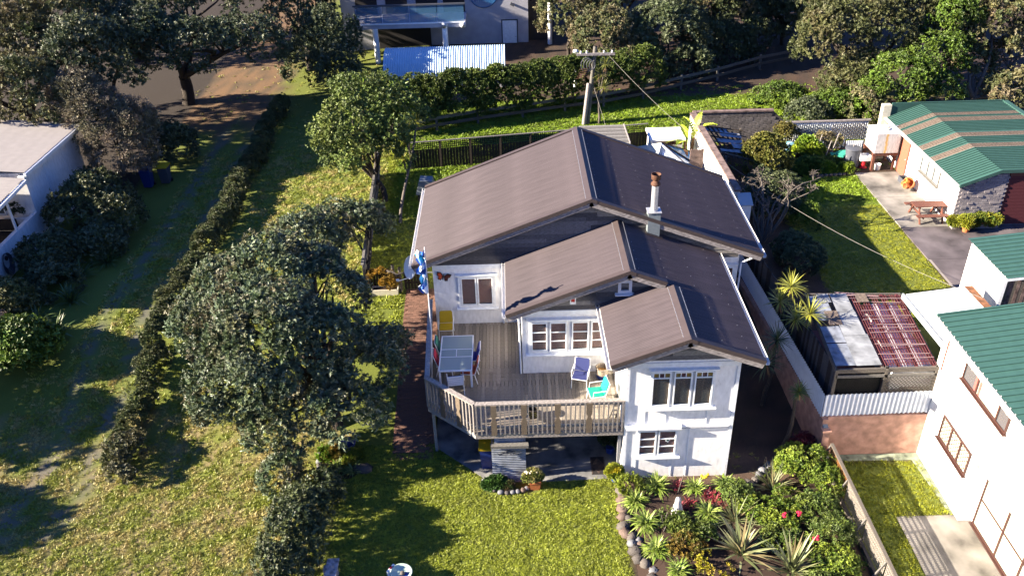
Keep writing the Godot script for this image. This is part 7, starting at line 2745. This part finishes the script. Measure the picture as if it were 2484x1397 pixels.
	tree("olive_tree", "big olive-green tree behind the garage, paler twigs on its left side", "tree", at, rel.call(at, [[15.4, 6.3, -28.2, 1.7, 2.3, 1.9], [17.7, 6.8, -29.0, 2.6, 2.5, 2.3], [16.4, 4.2, -27.2, 1.4, 1.6, 1.4], [20.2, 7.4, -29.6, 2.4, 2.3, 2.2], [17.0, 8.6, -31.5, 2.6, 2.2, 2.4]]), L.small, M.leaf, [Color(0.115, 0.125, 0.055), Color(0.09, 0.11, 0.045), Color(0.14, 0.13, 0.065)], {"trunk": 0.25, "clump": 0.5, "per": 30, "dens": 1.15, "size": 1.2}, "trees behind the garage")
	at = Vector3(18.8, 2.4, -25.0)
	tree("bright_tree", "bright green leafy tree standing right behind the garage", "tree", at, rel.call(at, [[18.6, 4.7, -25.6, 2.1, 1.4, 1.5], [20.8, 5.8, -26.6, 1.5, 1.3, 1.3], [17.2, 3.6, -25.2, 1.3, 1.1, 1.1], [20.4, 4.2, -25.2, 1.2, 0.9, 1.0], [21.6, 7.4, -27.6, 1.5, 1.4, 1.4]]), [L.mid[0], L.mid[1]], M.leaf_shiny, bright, {"trunk": 0.14, "clump": 0.4, "per": 20, "dens": 1.1, "size": 0.85}, "trees behind the garage")
	at = Vector3(23.0, 2.4, -25.0)
	tree("pale_trunk_tree", "open brownish tree with a pale forked trunk at the right edge behind the garage", "tree", at, rel.call(at, [[24.2, 7.0, -28.0, 2.4, 2.0, 2.2], [24.8, 4.0, -25.0, 1.5, 1.1, 1.3], [23.0, 5.2, -27.0, 1.2, 0.9, 1.1], [26.0, 5.5, -27.0, 1.8, 1.8, 1.8], [23.6, 9.0, -31.0, 2.6, 2.0, 2.2]]), L.small, M.leaf, olive, {"trunk": 0.22, "fork": Vector3(-0.2, 1.3, -0.3), "clump": 0.45, "per": 26, "size": 1.2, "bark": "bark_pale", "twigs": 5}, "trees behind the garage")
	for q in [[Vector3(12.4, 2.7, -27.6), Vector3(1.5, 0.75, 1.0), bright, "low bright green bush on the sunlit back grass above the block wall"], [Vector3(15.2, 2.5, -25.8), Vector3(1.5, 0.85, 0.9), bright, "low leafy bush behind the trellis fence left of the garage"], [Vector3(13.6, 2.5, -25.4), Vector3(1.2, 0.7, 0.7), deep, "dull green bush behind the end of the block wall"], [Vector3(16.6, 2.5, -25.0), Vector3(0.9, 1.2, 0.8), olive, "olive bush between the trellis fence and the garage"]]:
		var t := thing("back_bush", q[3], "bush", q[0], "bushes along the back grass")
		foliage(t, [[Vector3(0, (q[1] as Vector3).y * 0.7, 0), q[1]]], L.mid, M.leaf, q[2], {"clump": 0.34, "per": 20, "dens": 1.2, "size": 0.75, "name": "foliage"})
	# bare frangipani-like shrub by the neighbour's lawn
	at = Vector3(7.7, 2.05, -12.2)
	var bs := thing("bare_shrub", "bare pale-twigged shrub in the shade between the house and the neighbour's lawn", "shrub", at)
	var b := MB.new()
	for k in 15:
		var a := R.randf() * TAU
		var e := at + Vector3(cos(a) * (0.6 + 1.2 * R.randf()) + 0.7, 1.2 + 1.3 * R.randf(), sin(a) * (0.5 + 1.3 * R.randf()) - 1.0)
		limb(b, at, e, 0.05, 0.022, 0.3, 5)
		for j in 5:
			var d := Vector3(R.randfn(), absf(R.randfn()) + 0.6, R.randfn()).normalized() * 0.5
			limb(b, e, e + d, 0.02, 0.01, 0.1, 3)
			for m in 3:
				limb(b, e + d * 0.6, e + d * 0.6 + Vector3(R.randfn(), absf(R.randfn()), R.randfn()) * 0.16, 0.013, 0.008, 0.1, 2)
	part("branches", b, M.bark_pale, bs)
	for q in [[Vector3(8.9, 2.1, -15.4), Vector3(1.2, 0.9, 1.6), deep, "dark shrub in the shade behind the bare shrub"], [Vector3(9.4, 2.1, -18.9), Vector3(1.1, 1.2, 0.9), [Color(0.16, 0.15, 0.04), Color(0.12, 0.13, 0.03)], "sunlit olive shrub in front of the grey block wall"], [Vector3(8.6, 2.1, -10.0), Vector3(0.8, 0.6, 1.4), deep, "low dark shrub along the terrace fence"], [Vector3(10.0, 2.1, -13.6), Vector3(0.5, 0.5, 0.5), bright, "small green plant at the shaded edge of the neighbour's lawn"]]:
		var t := thing("yard_shrub", q[3], "shrub", q[0], "shrubs between the house and the neighbour's lawn")
		foliage(t, [[Vector3(0, (q[1] as Vector3).y * 0.75, 0), q[1]]], [L.mid[0], L.small[0]], M.leaf, q[2], {"clump": 0.3, "per": 20, "dens": 1.1, "size": 0.8, "name": "foliage"})


func strap_plant(called: String, label: String, at: Vector3, cnt: int, ln: float, w: float, droop: float, pal: Array, group := "", spread := 1.0) -> Node3D:
	var b := MB.new()
	for i in cnt:
		var a := R.randf() * TAU
		var e := (0.15 + 0.95 * R.randf()) * spread
		var d := Vector3(sin(e) * cos(a), cos(e), sin(e) * sin(a))
		var c: Color = (pal[R.randi() % pal.size()] as Color) * (0.75 + 0.5 * R.randf())
		b.col = Color(c.r, c.g, c.b)
		strap(b, Vector3(R.randfn(0, 0.05), 0, R.randfn(0, 0.05)), d, ln * (0.65 + 0.5 * R.randf()), w, droop * (0.7 + 0.6 * R.randf()), 5, 0.6)
	var o := MeshInstance3D.new()
	o.name = numbered(called)
	o.mesh = b.mesh(Vector3.ZERO, true)
	o.material_override = M.strap
	o.position = at
	add_child(o, true)
	tag(o, label, "plant", group)
	return o


func make_garden() -> void:
	var b := MB.new()
	# raised earth of the right-hand bed
	var rows := 14
	var cols := 16
	var pts := []
	for j in rows + 1:
		var row := []
		for i in cols + 1:
			var u := float(i) / cols
			var v := float(j) / rows
			var x := lerpf(-0.12 + 0.35 * maxf(0.0, v - 0.45), 6.9, u)
			var z := lerpf(0.35 - 0.5 * maxf(0.0, u - 0.6), 5.6, v)
			var ed := minf(minf(u * 9.0, (1.0 - u) * 20.0), v * 8.0)
			row.append(Vector3(x, -0.03 + 0.24 * sm(ed) + 0.05 * N2.get_noise_2d(x * 8, z * 8), z))
		pts.append(row)
	for j in rows:
		for i in cols:
			b.quad(pts[j + 1][i], pts[j + 1][i + 1], pts[j][i + 1], pts[j][i])
	struct("garden_soil", b, M.soil, "red-brown earth of the planted bed in front of the house")
	# agapanthus
	var aga := [Color(0.16, 0.22, 0.035), Color(0.11, 0.17, 0.025), Color(0.22, 0.27, 0.07)]
	var ap := [[1.06, 0.73, 0.66, "the largest, right in front of the house wall"], [0.29, 1.34, 0.56, "by the upper left rocks"], [0.49, 2.27, 0.64, "beside the left rock edge, below the second"], [0.67, 3.33, 0.6, "above the lowest rocks"], [2.51, 1.98, 0.66, "in the middle of the bed"], [1.19, 4.17, 0.55, "at the bottom edge of the photo"], [2.32, 0.83, 0.5, "behind the statue, near the house wall"], [3.31, 0.72, 0.52, "near the house's right corner"]]
	for q in ap:
		strap_plant("agapanthus", "bright green strap-leaved clump %s" % q[3], Vector3(q[0], 0.15, q[1]), 150, q[2], 0.042, 0.36, aga, "strap-leaved clumps in the bed")
	# flax
	var flx := [Color(0.14, 0.16, 0.07), Color(0.19, 0.20, 0.10), Color(0.10, 0.12, 0.05), Color(0.17, 0.14, 0.07)]
	for q in [[4.85, 0.88, 1.1, 0.055, "at the back right of the bed"], [3.28, 2.24, 1.1, 0.05, "with bronze tints in the middle of the bed"], [3.2, 3.5, 1.35, 0.10, "largest and greyest, with broad leaves at the front"], [4.5, 4.2, 1.4, 0.10, "with upright broad leaves at the bottom right"]]:
		strap_plant("flax", "flax with long stiff sword leaves %s" % q[4], Vector3(q[0], 0.15, q[1]), 64, (q[2] as float) * 0.92, (q[3] as float) * 0.62, 0.11, flx, "flax plants in the bed", 1.15)
	# bromeliads
	var i := 0
	for q in [[2.0, 1.5], [2.89, 1.34], [1.77, 0.71], [1.72, 1.66], [3.05, 1.68], [2.65, 1.15]]:
		strap_plant("bromeliad", "dark red spiky rosette plant, %s" % ["right of the statue", "largest in the group behind the middle clump", "behind the statue by the house", "just beside the statue's foot", "rightmost of the red rosettes", "left one of the group of three"][i], Vector3(q[0], 0.2, q[1]), 34, 0.34, 0.04, 0.12, [Color(0.16, 0.02, 0.03), Color(0.09, 0.015, 0.025), Color(0.22, 0.05, 0.05)], "red rosettes in the bed", 1.3)
		i += 1
	# shrubs
	var gr := [Color(0.14, 0.20, 0.025), Color(0.09, 0.15, 0.02), Color(0.19, 0.24, 0.03)]
	var mid := [Color(0.09, 0.13, 0.03), Color(0.06, 0.10, 0.02), Color(0.13, 0.17, 0.03)]
	for q in [
		[6.00, 0.00, 0.84, 0.54, 0.67, gr, "mid", 0.55, "tall bright green shrub at the far right corner of the bed"], [5.40, 0.70, 0.67, 0.40, 0.50, gr, "mid", 0.5, "bright green shrub below the tall corner one"], [6.40, 1.00, 0.50, 0.43, 0.67, gr, "mid", 0.5, "leafy shrub pressed against the lattice fence near the top"],
		[4.06, 2.00, 0.67, 0.32, 0.50, gr, "mid", 0.5, "bushy green shrub in the middle of the bed"], [4.80, 2.30, 0.63, 0.36, 0.50, gr, "mid", 0.5, "green shrub with red flowers right of the middle"], [5.90, 2.00, 0.67, 0.40, 0.59, mid, "mid", 0.55, "darker green shrub right of the flowering one"],
		[5.90, 3.10, 0.63, 0.32, 0.50, mid, "fine", 1.0, "fine-leaved dull green shrub beside the lattice fence"], [4.50, 3.10, 0.59, 0.29, 0.42, mid, "mid", 0.5, "low green shrub between the two big flaxes"], [5.70, 4.20, 0.67, 0.32, 0.59, gr, "mid", 0.5, "light green shrub at the bottom right of the bed"],
		[2.24, 4.00, 0.46, 0.36, 0.42, [Color(0.30, 0.26, 0.02), Color(0.34, 0.27, 0.05), Color(0.22, 0.22, 0.02)], "small", 0.8, "golden yellow shrub at the bottom of the bed"], [1.55, 3.30, 0.46, 0.25, 0.38, [Color(0.15, 0.16, 0.03), Color(0.19, 0.13, 0.03)], "small", 0.75, "low yellow-green plant left of the golden shrub"], [1.50, 2.70, 0.38, 0.22, 0.34, mid, "small", 0.8, "dark green low plant below the statue"],
		[0.20, 0.75, 0.29, 0.25, 0.25, [Color(0.15, 0.19, 0.02)], "small", 0.8, "small yellow-green bush at the top left corner of the bed"], [3.60, 1.30, 0.50, 0.29, 0.42, mid, "mid", 0.6, "leafy green plant behind the middle of the bed"], [1.35, 2.20, 0.42, 0.18, 0.29, mid, "small", 0.7, "low plants between the left clumps and the statue"],
		[2.10, 2.80, 0.42, 0.22, 0.34, mid, "small", 0.8, "green filler plant under the middle strap clump"], [5.10, 1.50, 0.50, 0.29, 0.42, gr, "mid", 0.5, "light green plant in front of the back flax"], [5.10, 5.10, 0.67, 0.32, 0.50, mid, "mid", 0.6, "leafy plant at the lower right corner of the bed"]]:
		var o := Vector3(q[0], 0.12, q[1])
		var t := thing("garden_shrub", q[8], "shrub", o, "shrubs in the bed")
		foliage(t, [[Vector3(0, (q[3] as float) * 0.7, 0), Vector3(q[2], q[3], q[4])]], L[q[6]], M.leaf, q[5], {"clump": 0.17, "per": 13, "dens": 1.0, "size": (q[7] as float) * 0.9, "name": "foliage", "low": -0.1})
	for q in [[4.6, 0.95, 2.75, "left"], [5.05, 0.98, 2.7, "right"], [5.3, 0.85, 3.6, "lowest"]]:
		b = MB.new()
		for k in 7:
			b.lump(Vector3(q[0] + R.randfn(0, 0.035), q[1] + R.randfn(0, 0.02), q[2] + R.randfn(0, 0.035)), Vector3(0.045, 0.03, 0.045), 0.3, N2, k, 4, 7)
		solo("red_flower", b, M.red_cloth, "%s of the three red flower heads on the bed's shrubs" % q[3], "flower", "red flowers")
	b = MB.new()
	for k in 8:
		b.lump(Vector3(2.62 + R.randfn(0, 0.05), 0.62 + R.randfn(0, 0.04), 0.7 + R.randfn(0, 0.04)), Vector3(0.05, 0.04, 0.05), 0.3, N2, k, 4, 7)
	solo("yellow_flower", b, M.yellow, "yellow flower head behind the red rosettes near the house wall", "flower")
	# standing stone shaped like a seabird
	b = MB.new()
	b.lathe(Vector3(1.54, 0.1, 1.85), [Vector2(0.0, 0.0), Vector2(0.19, 0.03), Vector2(0.2, 0.18), Vector2(0.15, 0.4), Vector2(0.105, 0.56), Vector2(0.1, 0.68), Vector2(0.075, 0.78), Vector2(0.0, 0.82)], 14, Vector3(1, 1, 0.85))
	mat("pale_stone", lin(0.40, 0.39, 0.40), 0.7, T.soft, Vector3.ONE * 3.0)
	solo("garden_statue", b, M.pale_stone, "smooth pale grey bird-like stone standing in the bed", "statue")
	b = MB.new()
	for q in [[1.0, 2.45, 0.15, 0.5], [1.05, 2.5, -0.1, 0.45], [0.98, 2.6, 0.2, 0.35], [1.72, 0.95, 0.2, 0.6]]:
		b.tube([Vector3(q[0], 0.15, q[1]), Vector3(q[0] + q[2], 0.15 + q[3], q[1] - 0.25)], [0.018, 0.012], 5)
	solo("bare_twigs", b, M.bark_pale, "bundle of bare white twigs left of the statue", "twigs")
	# rock edging
	var rk := [[-0.05, 1.05, 0.24, 0.16, 3], [-0.12, 1.45, 0.26, 0.15, 3], [-0.16, 1.8, 0.2, 0.14, 3], [0.02, 1.98, 0.18, 0.17, 1], [-0.17, 2.2, 0.24, 0.16, 0], [-0.16, 2.5, 0.22, 0.14, 3], [0.02, 2.66, 0.2, 0.16, 0], [-0.02, 2.9, 0.16, 0.13, 2], [0.2, 2.8, 0.14, 0.13, 2], [0.05, 3.18, 0.22, 0.16, 1], [0.32, 3.14, 0.17, 0.13, 0], [0.1, 3.52, 0.2, 0.18, 1], [0.27, 3.7, 0.21, 0.18, 0], [0.48, 3.98, 0.18, 0.14, 2], [0.24, 2.97, 0.16, 0.12, 3], [0.4, 4.25, 0.2, 0.15, 1], [-0.1, 0.72, 0.2, 0.12, 0], [5.04, -0.29, 0.2, 0.14, 2], [4.8, -0.1, 0.18, 0.13, 2], [4.45, 0.36, 0.17, 0.12, 0], [4.2, 0.5, 0.2, 0.12, 0], [4.6, 0.12, 0.16, 0.12, 2]]
	for k in rk.size():
		var q: Array = rk[k]
		b = MB.new()
		b.lump(Vector3.ZERO, Vector3(q[2], q[3], q[2] * 0.8), 0.3, N2, k * 3 + 1, 9, 12)
		var s := solo("edging_rock", b, M["stone%d" % q[4]], ("rough brown rock edging the bed's left side, %s down from the house" % nth([1, 2, 3, 4, 5, 6, 7, 9, 8, 12, 11, 13, 14, 15, 10, 16, 0][k]) if k < 17 else "grey rock edging the bed by the house's right corner, %s from the right" % nth([0, 1, 3, 4, 2][k - 17])), "rock", "rocks edging the left of the bed" if k < 17 else "rocks by the house corner")
		s.position = Vector3(q[0], 0.06, q[1])
		s.rotation.y = k * 1.7
	# dark red shrub by the pink pillar
	var t := thing("red_shrub", "dark red shrub at the foot of the pink pillar", "shrub", Vector3(6.3, 0, -0.9))
	foliage(t, [[Vector3(0, 0.35, 0), Vector3(0.42, 0.4, 0.35)]], L.small, M.leaf, [Color(0.15, 0.02, 0.03), Color(0.09, 0.02, 0.03)], {"clump": 0.2, "per": 18, "size": 0.8, "name": "foliage"})
	# garden tap by the wall
	b = MB.new()
	b.tube([Vector3(0.25, -0.05, 0.12), Vector3(0.27, 0.42, 0.12), Vector3(0.33, 0.46, 0.12), Vector3(0.36, 0.4, 0.14)], [0.016], 6)
	solo("garden_tap", b, M.steel, "thin standpipe tap at the left foot of the front wall", "tap")
	# small bed under the big tree
	b = MB.new()
	b.prism([Vector3(-10.45, 0.03, -1.2), Vector3(-10.05, 0.03, -0.35), Vector3(-9.2, 0.03, -0.3), Vector3(-8.75, 0.03, -0.8), Vector3(-8.6, 0.03, -2.1), Vector3(-10.3, 0.03, -2.2)], Vector3(0, -0.1, 0))
	struct("tree_bed_soil", b, M.soil, "small earth bed under the edge of the broad tree")
	i = 0
	for q in [[-10.47, -1.51], [-10.4, -1.17], [-10.34, -0.95], [-10.27, -0.74], [-10.2, -0.56], [-10.08, -0.39], [-10.32, -0.44]]:
		b = MB.new()
		b.lump(Vector3.ZERO, Vector3(0.13, 0.1, 0.11) * (0.85 + 0.4 * R.randf()), 0.25, N2, i + 40, 8, 11)
		var s := solo("round_stone", b, M["stone%d" % [2, 2, 1, 2, 2, 2, 0][i]], "grey stone edging the small bed under the broad tree, %s from the top" % nth([0, 1, 2, 3, 4, 6, 5][i]), "stone", "stones edging the tree bed")
		s.position = Vector3(q[0], 0.05, q[1])
		i += 1
	b = MB.new()
	b.lump(Vector3(-8.85, 0.06, -0.72), Vector3(0.36, 0.16, 0.22), 0.25, N2, 71, 9, 13)
	solo("flat_rock", b, M.stone1, "flat dark rock at the right end of the tree bed", "rock")
	b = MB.new()
	b.tube([Vector3(-9.86, 0.06, -0.2), Vector3(-9.5, 0.07, -0.3)], [0.055, 0.05], 8)
	solo("bamboo_log", b, M.barge, "short pale bamboo length at the front of the tree bed", "bamboo")
	t = pot("spiral_pot", "dark blue pot with a white spiral tipped over in the tree bed", Vector3(-9.45, 0.08, -1.62), [Vector2(0.12, 0.0), Vector2(0.24, 0.16), Vector2(0.29, 0.36), Vector2(0.31, 0.4), Vector2(0.27, 0.4), Vector2(0.22, 0.2), Vector2(0.0, 0.1)], M.blue_glaze)
	b = MB.new()
	var sp := []
	for k in 34:
		var a := k * 0.42
		var rr := 0.012 + 0.0036 * k
		var py := 0.23 + rr * sin(a)
		var r0 := 0.275 if py > 0.2 else 0.25
		sp.append(Vector3(-9.42 + rr * cos(a), py + 0.03, -1.62 + sqrt(maxf(0.0, r0 * r0 - rr * rr * cos(a) * cos(a))) + 0.012))
	b.tube(sp, [0.011], 5)
	part("spiral", b, M.white_trim, t)
	strap_plant("agapanthus", "bright green strap-leaved clump at the left front of the tree bed", Vector3(-9.75, 0.03, -0.65), 60, 0.5, 0.045, 0.28, aga, "strap-leaved clumps in the bed")
	strap_plant("agapanthus", "green strap-leaved clump beside the flat rock in the tree bed", Vector3(-9.15, 0.03, -0.62), 60, 0.45, 0.04, 0.3, [Color(0.10, 0.15, 0.05), Color(0.13, 0.18, 0.06)], "strap-leaved clumps in the bed")
	for q in [[-10.2, -1.38, 0.24, [Color(0.13, 0.22, 0.02)], "small bright green plant by the tree bed's stones"], [-9.8, -1.4, 0.25, [Color(0.36, 0.22, 0.03), Color(0.2, 0.17, 0.04)], "small yellow-orange plant before the spiral pot"], [-9.2, -1.2, 0.3, [Color(0.13, 0.17, 0.02), Color(0.18, 0.19, 0.03)], "yellow-green plant behind the right strap clump of the tree bed"]]:
		t = thing("bed_plant", q[4], "plant", Vector3(q[0], 0.02, q[1]), "small plants in the tree bed")
		foliage(t, [[Vector3(0, 0.15, 0), Vector3(q[2], 0.2, q[2])]], [L.small[0]], M.leaf, q[3], {"clump": 0.14, "per": 14, "size": 0.6, "name": "foliage"})
	# bench slab and bird bath at the bottom edge
	t = thing("stone_bench", "pale slab bench on the shaded lawn at the bottom edge", "bench", Vector3(-9.2, 0, 4.1))
	b = MB.new()
	b.hexa([Vector3(-9.30, 0.37, 4.9), Vector3(-8.92, 0.37, 4.9), Vector3(-8.92, 0.37, 3.46), Vector3(-9.27, 0.37, 3.46), Vector3(-9.30, 0.43, 4.9), Vector3(-8.92, 0.43, 4.9), Vector3(-8.92, 0.43, 3.46), Vector3(-9.27, 0.43, 3.46)])
	mat("slab", lin(0.45, 0.41, 0.42), 0.7, T.stain, Vector3.ONE * 1.5)
	part("seat", b, M.slab, t)
	for z in [3.75, 4.6]:
		b = MB.new()
		b.bx(Vector3(-9.36, -0.02, z - 0.1), Vector3(-8.95, 0.368, z + 0.1))
		part("leg", b, M.slab, t)
	mat("jade", lin(0.40, 0.50, 0.40), 0.4, T.soft, Vector3.ONE)
	t = thing("bird_bath", "pale green bowl-shaped bird bath on the lawn at the bottom edge", "bird bath", Vector3(-6.98, 0, 4.15))
	b = MB.new()
	b.lathe(Vector3(-6.98, 0.0, 4.15), [Vector2(0.2, 0.0), Vector2(0.1, 0.06), Vector2(0.09, 0.36), Vector2(0.3, 0.46), Vector2(0.34, 0.55), Vector2(0.3, 0.55), Vector2(0.2, 0.48), Vector2(0.0, 0.46)], 24)
	part("bowl", b, M.jade, t)
	b = MB.new()
	b.lump(Vector3(-6.94, 0.54, 4.18), Vector3(0.07, 0.07, 0.07), 0.0, N2, 0, 8, 12)
	part("stone_ball", b, M.stone0, t)
	b = MB.new()
	b.lathe(Vector3(-6.86, 0.485, 4.22), [Vector2(0.13, 0.0), Vector2(0.13, 0.012), Vector2(0.0, 0.013)], 16)
	part("saucer", b, M.blue_glaze, t)
	t = thing("milk_jug", "white plastic jug with a red label lying beside the bird bath", "jug", Vector3(-7.28, 0.0, 3.85))
	var jb := MB.new()
	jb.hexa([Vector3(-0.09, -0.08, 0.18), Vector3(0.09, -0.08, 0.18), Vector3(0.09, -0.08, -0.14), Vector3(-0.09, -0.08, -0.14), Vector3(-0.09, 0.08, 0.18), Vector3(0.09, 0.08, 0.18), Vector3(0.09, 0.08, -0.14), Vector3(-0.09, 0.08, -0.14)])
	jb.lathe(Vector3(0, 0, 0), [Vector2(0.0, 0.0)], 3)
	var jx := Transform3D(Basis(Vector3.UP, -0.55), Vector3(0, 0.3, 0))
	piece("body", jb.mesh(), M.white, t, jx)
	jb = MB.new()
	jb.bx(Vector3(-0.092, 0.02, -0.05), Vector3(0.092, 0.083, 0.06))
	piece("label", jb.mesh(), M.red_cloth, t, jx)
	jb = MB.new()
	jb.tube([Vector3(0.0, 0.0, 0.18), Vector3(0.02, 0.0, 0.24), Vector3(0.1, 0.0, 0.25), Vector3(0.12, 0.0, 0.1), Vector3(0.08, 0, 0.02)], [0.025, 0.025, 0.02, 0.02, 0.02], 7)
	piece("handle", jb.mesh(), M.white, t, jx)
	jb = MB.new()
	jb.bx(Vector3(-0.12, -0.3, -0.1), Vector3(0.12, -0.085, 0.12))
	piece("stand", jb.mesh(), M.stone1, t, jx)
